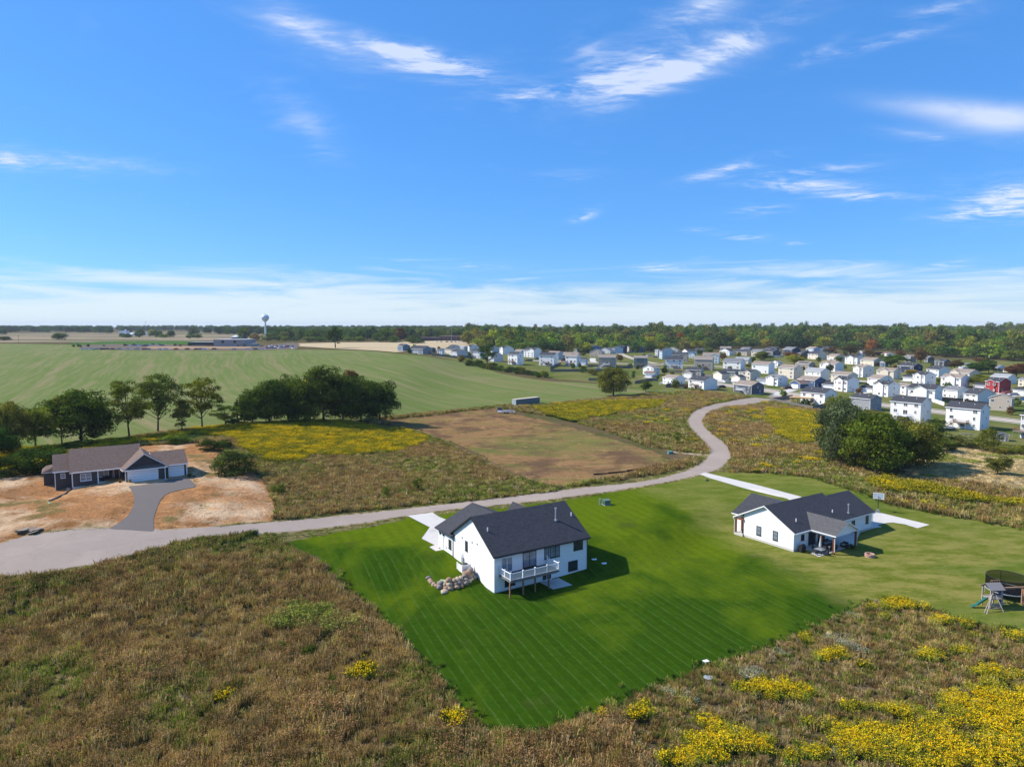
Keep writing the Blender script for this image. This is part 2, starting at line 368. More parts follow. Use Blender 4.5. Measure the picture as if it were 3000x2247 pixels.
def stripe(N, P, ang, period, soft=.5, warp=.0, wscale=.02):
    """coordinate across lines that run along ang (world degrees)"""
    c, s = math.cos(R(ang)), math.sin(R(ang))
    sp = N.n('ShaderNodeSeparateXYZ'); N.l(P, sp.inputs[0])
    q = N.m('SUBTRACT', N.m('MULTIPLY', sp.outputs[0], s), N.m('MULTIPLY', sp.outputs[1], c))
    if warp: q = N.m('ADD', q, N.m('MULTIPLY', N.m('SUBTRACT', N.noise(P, wscale, 2, .4), .5), warp))
    return N.m('MULTIPLY', q, 1/period)
def lawn_mat():
    m, N = newmat('mown_lawn'); P = wpos(N)
    sp = N.n('ShaderNodeSeparateXYZ'); N.l(P, sp.inputs[0]); x, y = sp.outputs[0], sp.outputs[1]
    # the watered lot of the central house runs out along a soft line towards the next lot
    edge = N.m('ADD', N.m('SUBTRACT', x, N.m('MULTIPLY', N.m('SUBTRACT', y, 88), -.32)), N.m('MULTIPLY', N.m('SUBTRACT', N.noise(P, .11, 4, .6), .5), 12))
    B = N.mr(edge, 42, 50)
    dark = N.mix(N.noise(P, .5, 6, .7), (.016, .046, .003), (.034, .074, .004))
    bright = N.mix(N.noise(P, .7, 5, .7), (.070, .112, .004), (.115, .150, .006))
    near = N.noise(N.mapping(P, rot=(0, 0, R(20)), sc=(1, .75, 1)), .085, 4, .55, .4)
    ramp = N.m('ADD', near, N.m('ADD', N.m('MULTIPLY', N.mr(y, 66, 100), .14), N.m('MULTIPLY', N.mr(y, 100, 118), .16)))
    a = N.mix(N.mr(ramp, .53, .80), dark, bright)
    a = N.mix(N.m('MULTIPLY', N.mr(N.noise(P, .12, 3, .5), .6, .75), .5), a, (.055, .06, .016))
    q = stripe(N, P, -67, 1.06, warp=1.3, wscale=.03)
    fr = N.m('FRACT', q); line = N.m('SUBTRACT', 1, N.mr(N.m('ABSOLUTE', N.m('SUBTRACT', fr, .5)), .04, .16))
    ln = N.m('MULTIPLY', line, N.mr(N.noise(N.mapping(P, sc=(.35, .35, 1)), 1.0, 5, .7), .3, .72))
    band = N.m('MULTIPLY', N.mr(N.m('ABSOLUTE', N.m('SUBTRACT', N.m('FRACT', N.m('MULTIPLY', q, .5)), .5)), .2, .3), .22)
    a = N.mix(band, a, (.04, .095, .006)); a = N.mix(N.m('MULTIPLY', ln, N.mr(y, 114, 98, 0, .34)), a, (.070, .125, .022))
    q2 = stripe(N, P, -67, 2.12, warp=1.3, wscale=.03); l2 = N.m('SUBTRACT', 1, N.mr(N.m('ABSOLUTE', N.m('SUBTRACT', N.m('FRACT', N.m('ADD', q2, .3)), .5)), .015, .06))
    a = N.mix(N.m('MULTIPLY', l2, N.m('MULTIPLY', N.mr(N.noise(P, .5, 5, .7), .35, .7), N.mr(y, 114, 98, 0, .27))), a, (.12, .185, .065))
    b = N.mix(N.mr(N.noise(N.mapping(P, rot=(0, 0, R(-20)), sc=(1, 2.2, 1)), .16, 7, .72), .36, .62), (.105, .128, .014), (.220, .200, .055))
    b = N.mix(N.mr(N.noise(P, .055, 3, .5), .5, .66), b, N.mix(.5, b, (.06, .115, .012)))
    b = N.mix(N.m('MULTIPLY', N.mr(y, 105, 135), .4), b, (.085, .130, .016))
    tr = N.m('SUBTRACT', 1, N.mr(N.m('ABSOLUTE', N.m('SUBTRACT', edge, 46)), 0, 4)); tr = N.m('MULTIPLY', tr, N.mr(y, 96, 78))
    col = N.mix(B, a, b); col = N.mix(N.m('MULTIPLY', tr, N.mr(N.noise(P, .3, 4, .6), .4, .6)), col, (.10, .08, .035))
    fine = N.noise(P, 5, 6, .8); mid = N.noise(P, 1.3, 6, .78)
    col = N.mix(N.m('MULTIPLY', N.mr(mid, .42, .68), .42), col, N.mix(1, col, (.55, .62, .5), 'MULTIPLY'))
    col = N.mix(N.m('MULTIPLY', N.mr(fine, .45, .75), .5), col, N.mix(1, col, (.5, .55, .5), 'MULTIPLY'))
    finish(N, col, 1.0, fine, .6, .08, .0); return m
LAWN = lawn_mat()
LAWN_PX = DD([(612,1172),(700,1156),(780,1142),(862,1126),(880,1119),(925,1122),(960,1112),(1000,1104),(1120,1094),(1240,1078),(1310,1066),(1400,1052),(1480,1036),(1520,1026),(1560,1020),(1650,1022),(1750,1030),(1835,1057),(1905,1085),(2000,1105),(2212,1142),(2330,1160),(2330,1395),(2212,1372),(2120,1352),(2060,1340),(2000,1312),(1950,1297),(1880,1302),(1835,1322),(1700,1385),(1610,1418),(1530,1440),(1440,1478),(1330,1522),(1250,1558),(1180,1580),(1110,1590),(1060,1580),(1010,1540),(940,1465),(895,1412),(850,1370),(790,1312),(740,1260),(712,1228),(690,1205),(650,1190)])
LAWN_W = world_poly(LAWN_PX, .6, .42, .5)
sheet('lawn', LAWN_W, LAWN, 1.0, .045)

# the road with its turning circle
RFAR = R1([(-260,900),(-120,850),(0,822),(60,797),(200,765),(350,745),(620,730),(830,742),(880,747),(1200,725),(1600,690),(1900,660)]) + R7([(180,647),(600,600),(1000,553),(1300,515),(1600,488),(1780,452),(1900,412),(1965,370),(1990,335),(1985,300),(1952,255),(1900,203),(1872,168),(1875,132),(1910,97),(1990,68),(2100,50)]) + [(2157,1170),(2243,1162),(2320,1152)]
RNEAR = R1([(-260,1000),(-120,1003),(0,998),(100,985),(250,970),(400,942),(600,922),(700,905),(800,868),(870,842),(1000,815),(1200,788),(1450,762),(1800,726)]) + R7([(210,690),(500,640),(800,612),(1000,592),(1250,562),(1500,527),(1700,495),(1900,455),(2010,425),(2070,395),(2102,350),(2102,312),(2074,272),(2022,237),(1978,202),(1955,165),(1958,130),(1988,105),(2052,82)]) + [(2161,1195),(2235,1180),(2320,1172)]
rf = [tuple(G(*p)[:2]) for p in RFAR]; rn = [tuple(G(*p)[:2]) for p in RNEAR]
rf = chaikin(rf, 3); rn = chaikin(rn, 3)
def offset_line(P, d):
    P = np.array(P); t = np.gradient(P, axis=0); t /= np.maximum(np.linalg.norm(t, axis=1, keepdims=True), 1e-6)
    return [tuple(q) for q in P+np.stack([-t[:, 1], t[:, 0]], 1)*d]
def asphalt(name, c):
    return ground_mat(name, [(c, .8, .06, .06), (tuple(v*1.1 for v in c), .12, .45, .7), (tuple(v*.86 for v in c), .35, .6, .8, dict(rot=(0, 0, R(15)), sc=(.35, 1.5, 1))), (tuple(v*.6 for v in c), 2.4, .74, .8)], 9, .3, .02)
def road_marks(N, P, col):
    V = N.vm('ADD', P, N.vm('MULTIPLY', N.vm('SUBTRACT', N.noise(P, .35, 3, .6), (.5, .5, .5)), (3, 3, 0)))
    v = N.n('ShaderNodeTexVoronoi', feature='DISTANCE_TO_EDGE'); v.inputs['Scale'].default_value = .11; N.l(V, v.inputs['Vector'])
    tar = N.m('MULTIPLY', N.m('SUBTRACT', 1, N.mr(v.outputs['Distance'], .006, .014)), N.mr(N.noise(P, .09, 2, .5), .45, .6))
    col = N.mix(N.m('MULTIPLY', tar, .16), col, (.12, .11, .10))
    c = G(150, 1640); d = N.n('ShaderNodeVectorMath', operation='DISTANCE'); N.l(P, d.inputs[0]); d.inputs[1].default_value = tuple(float(q) for q in c)
    cb = N.n('ShaderNodeCombineXYZ'); N.l(d.outputs['Value'], cb.inputs[0]); an = N.noise(cb.outputs[0], 1.6, 4, .7)
    return N.mix(N.m('MULTIPLY', N.m('MULTIPLY', N.mr(an, .52, .66), N.mr(N.noise(P, .08, 3, .6), .4, .6)), .22), col, (.20, .165, .14))
def ROADM(): 
    c = (.325, .268, .228)
    return ground_mat('worn_asphalt', [(c, .8, .07, .07), (tuple(v*1.12 for v in c), .10, .45, .7), (tuple(v*.84 for v in c), .30, .58, .8, dict(rot=(0, 0, R(15)), sc=(.35, 1.5, 1))), (tuple(v*.6 for v in c), 2.4, .74, .8)], 9, .3, .02, post=road_marks)
ROAD = ROADM(); DRIVE = asphalt('new_asphalt', (.165, .145, .135))
VERGE = ground_mat('road_verge', [((.16, .14, .06), .6, .25, .25), ((.09, .105, .03), .25, .42, .62), ((.30, .22, .13), .5, .60, .75)], 3, .6, .1)
GRAV = ground_mat('gravel_edge', [((.36, .27, .18), 1.2, .2, .2), ((.16, .14, .06), .7, .48, .6)], 5, .5, .05)
sheet('road_verge', offset_line(rf, 3.6)+offset_line(rn, -4.6)[::-1], VERGE, 2.0, .02)
sheet('gravel_shoulder', world_poly(offset_line(rf, .55)+offset_line(rn, -.5)[::-1], 1.2, .35, .5, raw=True), GRAV, 2.0, .035)
ROAD_W = rf+rn[::-1]
sheet('road', world_poly(ROAD_W, 1.5, .05, .6, raw=True), ROAD, 1.6, .06)
ROADZ = .06

# bare lot, driveways
DIRT = ground_mat('bare_sandy_soil', [((.39, .195, .085), .5, .25, .2), ((.60, .43, .27), .06, .46, .62), ((.27, .13, .05), .13, .48, .68), ((.55, .28, .11), .35, .55, .68, dict(rot=(0, 0, R(-35)), sc=(.5, 3, 1))), ((.19, .145, .055), .09, .56, .66), ((.16, .09, .045), .9, .60, .70)], 1.1, 1.0, .5)
dw = C2([(1165,745),(1310,735),(1660,682),(1665,660),(1915,640),(1960,672),(2032,755),(1900,775),(1780,800),(1690,825),(1620,862),(1575,915),(1545,980),(1515,1060),(1492,1130),(1488,1200),(1495,1290),(1480,1312),(1200,1290),(1000,1282),(930,1272),(985,1245),(1060,1200),(1140,1140),(1200,1070),(1240,990),(1252,930),(1245,870),(1225,820),(1195,775)])
def dw_poly(): return chaikin([tuple(G(*p)[:2]) for p in dw], 2, True)
lot = R1([(-330,880),(-200,560),(-60,440),(60,455),(130,442),(200,415),(262,388),(500,330),(770,288),(900,280),(1060,272),(1150,285),(1245,305),(1180,350),(1140,400),(1220,440),(1370,440),(1420,470),(1450,520),(1470,580),(1490,640),(1465,690),(1300,705),(1100,728),(950,748),(860,747),(830,742),(620,731),(350,745),(200,765),(60,797),(0,822),(-100,850)])
LOT_W = world_poly(lot, 1.5, .8, .2); sheet('bare_lot', LOT_W, DIRT, .55, .02, relief=.34, keep_out=(dw_poly(), ROAD_W))
DW_W = chaikin([tuple(G(*p)[:2]) for p in dw], 2, True); sheet('asphalt_driveway', DW_W, DRIVE, 1.2, .085)
def h3(*p): return [(1200+x*.31646, 1430+y*.31646) for x, y in p]
def h4(*p): return [(2050+x*.31646, 1400+y*.31646) for x, y in p]
D1W = world_poly(h3((-60,250),(215,215),(440,300),(430,540),(310,600),(100,560),(60,440),(150,370))); D2W = world_poly(h4((-10,-10),(30,-60),(480,40),(1000,178),(860,235),(400,112)))
sheet('concrete_driveway', world_poly(h3((-20,258),(212,228),(262,262),(350,300),(420,345),(420,440),(300,520),(268,562),(315,572),(243,586),(182,548),(232,530),(112,470),(187,365))), CONC, 1.5, .09)
sheet('concrete_driveway', world_poly(h4((0,-32),(45,-48),(480,55),(945,178),(860,215),(400,95))+h4((80,0))), CONC, 2, .09)
sheet('concrete_drive_pad', world_poly(h4((1600,325),(1660,322),(2128,436),(2015,468),(1900,432),(1790,415),(1735,418),(1640,440),(1690,455),(1600,470),(1490,500),(1460,560),(1435,635),(1380,640),(1400,480))), CONC, 2, .08)
sheet('patio_slab', world_poly(h4((868,660),(1000,600),(1040,560),(1240,560),(1420,520),(1428,632),(1240,690),(1105,735),(985,688),(968,664))), CONC, 2, .10)
sheet('patio_slab', world_poly(h3((1195,872),(1380,835),(1508,902),(1330,942))), CONC, 1, .10)

# farmed ground
def fieldmat():
    m, N = newmat('green_field'); P = wpos(N)
    sp = N.n('ShaderNodeSeparateXYZ'); N.l(P, sp.inputs[0]); wv = N.m('MULTIPLY', N.m('SUBTRACT', N.noise(P, .008, 2, .4), .5), 26)
    q = N.m('ADD', N.m('ADD', sp.outputs[0], wv), N.m('MULTIPLY', N.m('SUBTRACT', sp.outputs[1], 250), N.mr(sp.outputs[0], -260, 60, .50, .95)))
    cb = N.n('ShaderNodeCombineXYZ'); N.l(q, cb.inputs[0]); N.l(N.m('MULTIPLY', sp.outputs[1], .05), cb.inputs[1]); W = cb.outputs[0]
    base = N.mix(N.noise(P, .02, 6, .65), (.078, .122, .014), (.130, .166, .030))
    s1 = N.noise(W, .30, 7, .72); s2 = N.noise(W, .075, 5, .62)
    base = N.mix(N.m('MULTIPLY', N.mr(s1, .40, .70), .75), base, (.20, .185, .075))
    base = N.mix(N.m('MULTIPLY', N.mr(s2, .48, .74), .6), base, (.25, .185, .095))
    base = N.mix(N.m('MULTIPLY', N.mr(N.noise(P, .011, 7, .7), .50, .80), .6), base, (.28, .215, .12))
    base = N.mix(N.m('MULTIPLY', N.mr(N.noise(P, .9, 6, .75), .45, .7), .4), base, (.05, .085, .02))
    finish(N, base, .95, N.noise(P, .6, 8, .75), .8, .35, .1); return m
GF = fieldmat()
field = [(-500,1010),(0,1007),(300,1012),(620,1024),(870,1025),(1000,1026),(1100,1030),(1190,1040),(1290,1052),(1345,1060),(1420,1080),(1455,1092),(1530,1107),(1610,1118),(1700,1122),(1760,1126),(1790,1132),(1910,1146),(2000,1142),(2040,1142),(1990,1152),(1880,1152),(1790,1165),(1600,1182),(1495,1187),(1400,1200),(1290,1212),(1170,1226),(1000,1240),(700,1255),(500,1270),(300,1290),(0,1330),(-600,1400)]
FIELD_W = world_poly(field, 9, 1.6, .04); sheet('green_field', FIELD_W, GF, 8, .22)
TAN = ground_mat('stubble', [((.47, .37, .23), .02, .12, .12), ((.36, .28, .16), .05, .5, .7, dict(rot=(0, 0, R(-10)), sc=(.2, 2, 1))), ((.52, .43, .29), .2, .5, .7, dict(sc=(.1, 1, 1)))], .5, .6, .3)
stub = [(866,1007),(1000,1004),(1140,1003),(1400,1000),(1396,1012),(1380,1022),(1290,1027),(1200,1030),(1160,1033),(1100,1028),(1000,1023),(866,1015)]
sheet('stubble_field', world_poly(stub, 12, 1.5, .04), TAN, 12, .30)
CORN = ground_mat('ripe_corn_ground', [((.27, .215, .15), .008, .12, .12), ((.34, .26, .17), .012, .48, .62), ((.10, .115, .05), .010, .50, .54, dict(sc=(.10, 1.3, 1)))], .3, .6, .4)
sheet('corn_land', world_poly([(-700,975),(0,976),(500,972),(900,975),(900,990),(560,1000),(300,1004),(0,1004),(-600,1002)], 60, 5, .01), CORN, 60, .3)
def plot_post(N, P, col):
    c = G(1640, 1300); d = N.vm('SUBTRACT', P, (float(c[0]), float(c[1]), 0)); sp = N.n('ShaderNodeSeparateXYZ'); N.l(N.mapping(d, rot=(0, 0, R(-24)), sc=(1, 1, 1)), sp.inputs[0])
    g = N.m('ADD', N.m('POWER', N.m('MULTIPLY', sp.outputs[0], 1/26), 2), N.m('POWER', N.m('MULTIPLY', sp.outputs[1], 1/17), 2))
    st = N.noise(N.mapping(P, rot=(0, 0, R(-24)), sc=(.16, 1.6, 1)), .5, 6, .7)
    f = N.m('MULTIPLY', N.mr(g, 1.6, .1), N.mr(st, .38, .58))
    return N.mix(N.m('MULTIPLY', f, .8), col, (.135, .165, .04))
MOWN = ground_mat('mown_plot_ground', [((.255, .148, .068), .5, .28, .28), ((.12, .13, .035), .05, .50, .68, dict(rot=(0, 0, R(-22)), sc=(.6, 1.6, 1))), ((.29, .185, .08), .25, .5, .68, dict(rot=(0, 0, R(-22)), sc=(.15, 2.5, 1))), ((.13, .14, .04), .35, .50, .72, dict(rot=(0, 0, R(-22)), sc=(.25, 1.8, 1))), ((.135, .082, .048), .08, .46, .62), ((.30, .17, .08), .22, .55, .68), ((.44, .30, .17), .14, .62, .76, dict(rot=(0, 0, R(-22)), sc=(.5, 1.5, 1))), ((.07, .05, .025), .9, .62, .72)], 1.6, .9, .35, post=plot_post)
PLOT_W = world_poly(R7([(190,152),(400,133),(640,105),(820,86),(890,100),(960,122),(1100,152),(1250,192),(1400,235),(1500,265),(1620,300),(1720,330),(1765,360),(1760,385),(1700,405),(1600,425),(1480,450),(1360,478),(1250,498),(1150,512),(1080,490),(1000,462),(930,438),(870,402),(800,365),(750,330),(680,300),(560,258),(430,215),(300,180)]), 2.5, .9, .2)
sheet('mown_plot', PLOT_W, MOWN, 1.6, .03, relief=.14)
sheet('gravel_track', world_poly(R7([(1415,203),(1440,204),(1530,230),(1640,262),(1760,302),(1830,320),(1900,328),(1990,332),(1975,348),(1880,336),(1800,326),(1700,296),(1600,262),(1500,232)]), 1.2, .4, .5), GRAV, 1.5, .05)
DRYG = ground_mat('dry_grass', [((.36, .28, .155), .4, .2, .2), ((.24, .20, .09), .12, .45, .62), ((.13, .15, .045), .08, .52, .66), ((.45, .36, .22), .5, .5, .7, dict(rot=(0,0,R(30)), sc=(.4, 2, 1)))], 1.6, .8, .25)
DRY_W = world_poly([(2640,1385),(2690,1350),(2720,1320),(2800,1312),(2900,1325),(3000,1330),(3160,1340),(3160,1480),(3000,1442),(2900,1425),(2800,1412),(2700,1405)], 2, 1.2, .15)
sheet('dry_grass_patch', DRY_W, DRYG, 2.5, .04)
SUBG = ground_mat('subdivision_turf', [((.145, .145, .048), .08, .2, .25), ((.10, .125, .03), .03, .45, .6), ((.20, .155, .075), .05, .55, .7), ((.05, .085, .015), .018, .60, .68)], 1.2, .5, .15)
SUB_W = world_poly([(1180,1037),(1280,1026),(1400,1025),(1560,1031),(1700,1032),(1950,1033),(2200,1036),(2600,1048),(3100,1062),(3300,1070),(3300,1330),(3000,1305),(2850,1300),(2700,1285),(2600,1270),(2560,1235),(2500,1215),(2330,1172),(2200,1172),(2150,1172),(2060,1158),(1960,1150),(1890,1143),(1760,1122),(1700,1116),(1640,1112),(1600,1105),(1450,1085),(1340,1058)], 6, 1.0, .05)
sheet('subdivision_turf', SUB_W, SUBG, 8, .05)
STREET = asphalt('pale_street', (.46, .39, .32)); WALK = CONC
def ribbon(name, pts, w, mat, off, step=6):
    P = [tuple(G(*p)[:2]) for p in pts]; P = chaikin(P, 2)
    sheet(name, offset_line(P, w/2)+offset_line(P, -w/2)[::-1], mat, step, off)
    return P
MAIN = ribbon('street', [(1990,1112),(2060,1120),(2150,1132),(2240,1143),(2350,1160),(2470,1175),(2600,1188),(2700,1200),(2768,1209),(2870,1222),(2987,1236),(3150,1255)], 7.6, STREET, .12)
for d in (6.2, -6.2):
    P = offset_line(MAIN, d); sheet('sidewalk', offset_line(P, .75)+offset_line(P, -.75)[::-1], WALK, 6, .14)
S2 = ribbon('street', [(1555,1057),(1640,1059),(1700,1061),(1820,1065),(1900,1068),(2000,1070),(2100,1073),(2200,1082),(2300,1098),(2420,1108),(2540,1118),(2620,1124),(2800,1145),(3100,1165)], 7.6, STREET, .12)
P = offset_line(S2, -6.2); sheet('sidewalk', offset_line(P, .75)+offset_line(P, -.75)[::-1], WALK, 6, .14)
ribbon('street', [(1815,1036),(1830,1042),(1850,1050),(1880,1058),(1925,1066)], 7, STREET, .13)
for a in ([(2325,1142),(2290,1150),(2270,1160)], [(2110,1120),(2108,1112),(2105,1105)], [(2155,1122),(2170,1128),(2200,1132)], [(1740,1062),(1735,1055),(1738,1050)], [(2015,1105),(2030,1112),(2060,1122)], [(2935,1166),(2960,1172),(3000,1178)], [(2690,1126),(2712,1132)]):
    ribbon('house_drive', a, 5.5, CONC, .16, 3)
LOTP = asphalt('parking_asphalt', (.15, .125, .10))
sheet('parking_lot', world_poly([(225,1012),(330,1007),(480,1008),(560,1014),(740,1016),(860,1004),(880,1010),(870,1024),(740,1028),(600,1028),(400,1027.5),(240,1024)], 12, 1, .05), LOTP, 12, .36)
sheet('school_lawn', world_poly([(190,1008),(330,1001),(560,1000),(640,1004),(560,1010),(330,1009),(240,1012)], 15, 1, .05), ground_mat('school_turf', [((.06, .13, .03), .02, .2, .2)]), 12, .40)
sheet('dry_bank', world_poly([(430,1016),(560,1016),(740,1017),(730,1022),(560,1024),(430,1023)], 12, 1, .05), ground_mat('dry_bank_soil', [((.32, .22, .14), .05, .2, .2)]), 12, .46)

# ------------------------------------------------------------------ plants
def leafmat(name, cols, scale=.35, trans=.25, rnd=.35, use_obj=False):
    m, N = newmat(name); P = wpos(N)
    oi = N.n('ShaderNodeObjectInfo')
    n = N.mr(N.noise(P, scale, 3, .6), .32, .68)
    f = N.m('ADD', N.m('MULTIPLY', n, 1-rnd), N.m('MULTIPLY', oi.outputs['Random'], rnd))
    cr = N.n('ShaderNodeValToRGB'); e = cr.color_ramp.elements
    while len(e) < len(cols): e.new(.5)
    for i, c in enumerate(cols): e[i].position = i/(len(cols)-1); e[i].color = tuple(c)+(1,)
    N.l(f, cr.inputs[0]); col = cr.outputs[0]
    if use_obj: col = N.mix(1, col, oi.outputs['Color'], 'MULTIPLY')
    at = N.n('ShaderNodeAttribute', attribute_name='tone')
    col = N.mix(1, col, at.outputs['Color'], 'MULTIPLY')
    d = N.n('ShaderNodeBsdfDiffuse'); N.l(col, d.inputs[0]); t = N.n('ShaderNodeBsdfTranslucent')
    N.l(N.mix(1, col, (1.1, 1.25, .5), 'MULTIPLY'), t.inputs[0])
    mx = N.n('ShaderNodeMixShader'); mx.inputs[0].default_value = trans; N.l(d.outputs[0], mx.inputs[1]); N.l(t.outputs[0], mx.inputs[2])
    o = N.n('ShaderNodeOutputMaterial'); N.l(mx.outputs[0], o.inputs[0]); return m
def mesh_np(name, V, Fq, mats, mi=None, tone=None):
    me = bpy.data.meshes.new(name); k = Fq.shape[1]
    me.vertices.add(len(V)); me.vertices.foreach_set('co', np.asarray(V, np.float32).ravel())
    me.loops.add(Fq.size); me.loops.foreach_set('vertex_index', Fq.astype(np.int32).ravel())
    me.polygons.add(len(Fq)); me.polygons.foreach_set('loop_start', np.arange(0, Fq.size, k, dtype=np.int32))
    for q in mats: me.materials.append(q)
    if mi is not None: me.polygons.foreach_set('material_index', np.asarray(mi, np.int32))
    a = me.attributes.new('tone', 'FLOAT_COLOR', 'FACE')
    t = np.ones((len(Fq), 4), np.float32)
    if tone is not None: t[:, :3] = np.asarray(tone)[:, None] if np.ndim(tone) == 1 else tone
    a.data.foreach_set('color', t.ravel()); me.update(calc_edges=True); return me
def quads(cen, nrm, size, r, asp=1.0):
    """square leaves: centres, normals, sizes"""
    n = len(cen); nrm = nrm/np.maximum(np.linalg.norm(nrm, axis=1, keepdims=True), 1e-6)
    a = r.normal(size=(n, 3)); u = np.cross(nrm, a); u /= np.maximum(np.linalg.norm(u, axis=1, keepdims=True), 1e-6); v = np.cross(nrm, u)
    s = np.asarray(size).reshape(-1, 1)
    V = np.stack([cen-u*s-v*s*asp*.6, cen+u*s*.7-v*s*asp, cen+u*s+v*s*asp*.7, cen-u*s*.6+v*s*asp], 1).reshape(-1, 3)
    return V, np.arange(4*n).reshape(-1, 4)
BARK = plain('bark', (.065, .052, .04), .95, var=.35, scale=3); BARK_PALE = plain('pale_bark', (.2, .18, .15), .95, var=.3, scale=3)
LEAF = leafmat('tree_leaves', [(.7, .75, .6), (1.25, 1.25, 1.15), (1.9, 1.75, 1.3)], .35, .38, .1, True)
def crown_mesh(name, seed, style='round', leaves=2600, leaf=.016):
    """crown of a tree 1 high, about .8 wide"""
    r = np.random.default_rng(seed); L = []
    if style == 'round':
        z0, zc, rz, rx, k, lr = .16, .57, .40, .38, 50, (.10, .17)
    elif style == 'full':
        z0, zc, rz, rx, k, lr = .04, .53, .45, .41, 80, (.09, .16)
    elif style == 'open':
        z0, zc, rz, rx, k, lr = .20, .62, .36, .42, 85, (.055, .10)
    elif style == 'tall':
        z0, zc, rz, rx, k, lr = .12, .56, .42, .27, 44, (.07, .13)
    elif style == 'shrub':
        z0, zc, rz, rx, k, lr = .0, .42, .50, .48, 60, (.11, .20)
    elif style == 'cone':
        z0, zc, rz, rx, k, lr = .05, .5, .5, .3, 50, (.05, .10)
    C = []
    while len(C) < k:
        d = r.normal(size=3); d /= np.linalg.norm(d); rad = r.uniform(.25, 1)**.55
        p = np.array([d[0]*rx*rad, d[1]*rx*rad, zc+d[2]*rz*rad])
        if style == 'full': f_ = 1+.42*max(0, (zc-p[2])/rz); p[0] *= f_; p[1] *= f_
        if style == 'cone':
            h = r.uniform(.05, .97); a = r.uniform(0, 6.28); w = (1-h)*.34*r.uniform(.5, 1); p = np.array([math.cos(a)*w, math.sin(a)*w, h])
        elif style in ('round', 'tall', 'open', 'full') and p[2] < z0+.10*r.random(): continue
        elif style == 'shrub' and p[2] < .05: continue
        # lopsided outline
        p[0] *= 1+.25*mnoise.noise(Vector((p[2]*4, seed, 0))); p[1] *= 1+.25*mnoise.noise(Vector((p[2]*4, seed, 5)))
        C.append(p)
    C = np.array(C); rad = r.uniform(*lr, size=k)
    if style == 'cone': rad *= (1.15-C[:, 2])
    per = (rad**2/np.sum(rad**2)*leaves).astype(int)
    cen = []; nr = []; tone = []
    for c, q, n in zip(C, rad, per):
        d = r.normal(size=(n, 3)); d /= np.linalg.norm(d, axis=1, keepdims=True); d[:, 2] = np.where(d[:, 2] < (-.35 if style != 'full' else -.85), -d[:, 2], d[:, 2])
        rr = q*r.uniform(.55, 1.12, size=(n, 1)); cen.append(c+d*rr*np.array([1.15, 1.15, .8])); nr.append(d+r.normal(size=(n, 3))*.55)
        tone.append(np.full(n, r.uniform(.68, 1.35))*r.uniform(.72, 1.28, size=n))
    cen = np.vstack(cen); nr = np.vstack(nr); tone = np.concatenate(tone)
    V, Fq = quads(cen, nr, r.uniform(.65, 1.35, len(cen))*leaf, r)
    return mesh_np(name, V, Fq, [LEAF], tone=tone), C
def trunk_mesh(name, seed, C, style, limbs=9, mat=None, r0=.020):
    r = np.random.default_rng(seed); mb = MB()
    if style == 'shrub':
        for i in range(5):
            p = C[r.integers(len(C))]; mb.tube((0, 0, -.03), (p[0]*.7, p[1]*.7, p[2]*.8), .02, .006, 5)
        return mb.mesh(name, mat or BARK)
    lean = r.uniform(-.02, .02, 2); fork = .34 if style != 'cone' else .9
    if style == 'open': fork = .22
    b = Vector((0, 0, -.03)); m1 = Vector((lean[0], lean[1], fork)); mb.tube(b, m1, r0*1.25, r0*.85, 8)
    top = Vector((lean[0]*2, lean[1]*2, .78)); mb.tube(m1, top, r0*.8, r0*.2, 6)
    if style != 'cone':
        for i in range(limbs):
            p = C[r.integers(len(C))]; s = m1.lerp(top, r.uniform(0, .5)) if i > 2 else m1
            mid = s.lerp(Vector(p), .5)+Vector((0, 0, -.02)); w = r0*r.uniform(.35, .6)
            mb.tube(s, mid, w, w*.65, 5, cap=False); mb.tube(mid, Vector(p), w*.65, w*.2, 5)
    return mb.mesh(name, mat or BARK)
TREES = {}
def variants(key, style, n, leaves, leaf, bark=None, limbs=9, r0=.02):
    L = []
    for i in range(n):
        cm, C = crown_mesh('crown_'+key, hash_(key)+i*17, style, leaves, leaf); L.append((cm, trunk_mesh('trunk_'+key, i+3, C, style, limbs, bark, r0)))
    TREES[key] = L
def hash_(s): return sum(ord(c)*(i+1) for i, c in enumerate(s)) % 9973
variants('oak', 'round', 5, 9000, .0125); variants('open', 'open', 4, 6500, .0095, None, 18, .016); variants('bigtree', 'full', 4, 15000, .0115)
variants('tall', 'tall', 3, 3500, .014); variants('shrub', 'shrub', 4, 5000, .017); variants('cone', 'cone', 2, 1800, .018)
variants('far', 'full', 7, 1300, .030); variants('fartall', 'tall', 3, 560, .036); variants('farshrub', 'shrub', 3, 420, .06)
GREEN = {'dark': (.038, .068, .016), 'mid': (.060, .098, .020), 'olive': (.118, .130, .027), 'yellow': (.20, .18, .025), 'lime': (.10, .14, .022), 'rust': (.13, .075, .035),
         'silver': (.085, .105, .062), 'oak': (.060, .092, .019), 'gold': (.40, .30, .02), 'blue': (.045, .075, .055), 'fresh': (.078, .112, .020)}
_tn = [0]
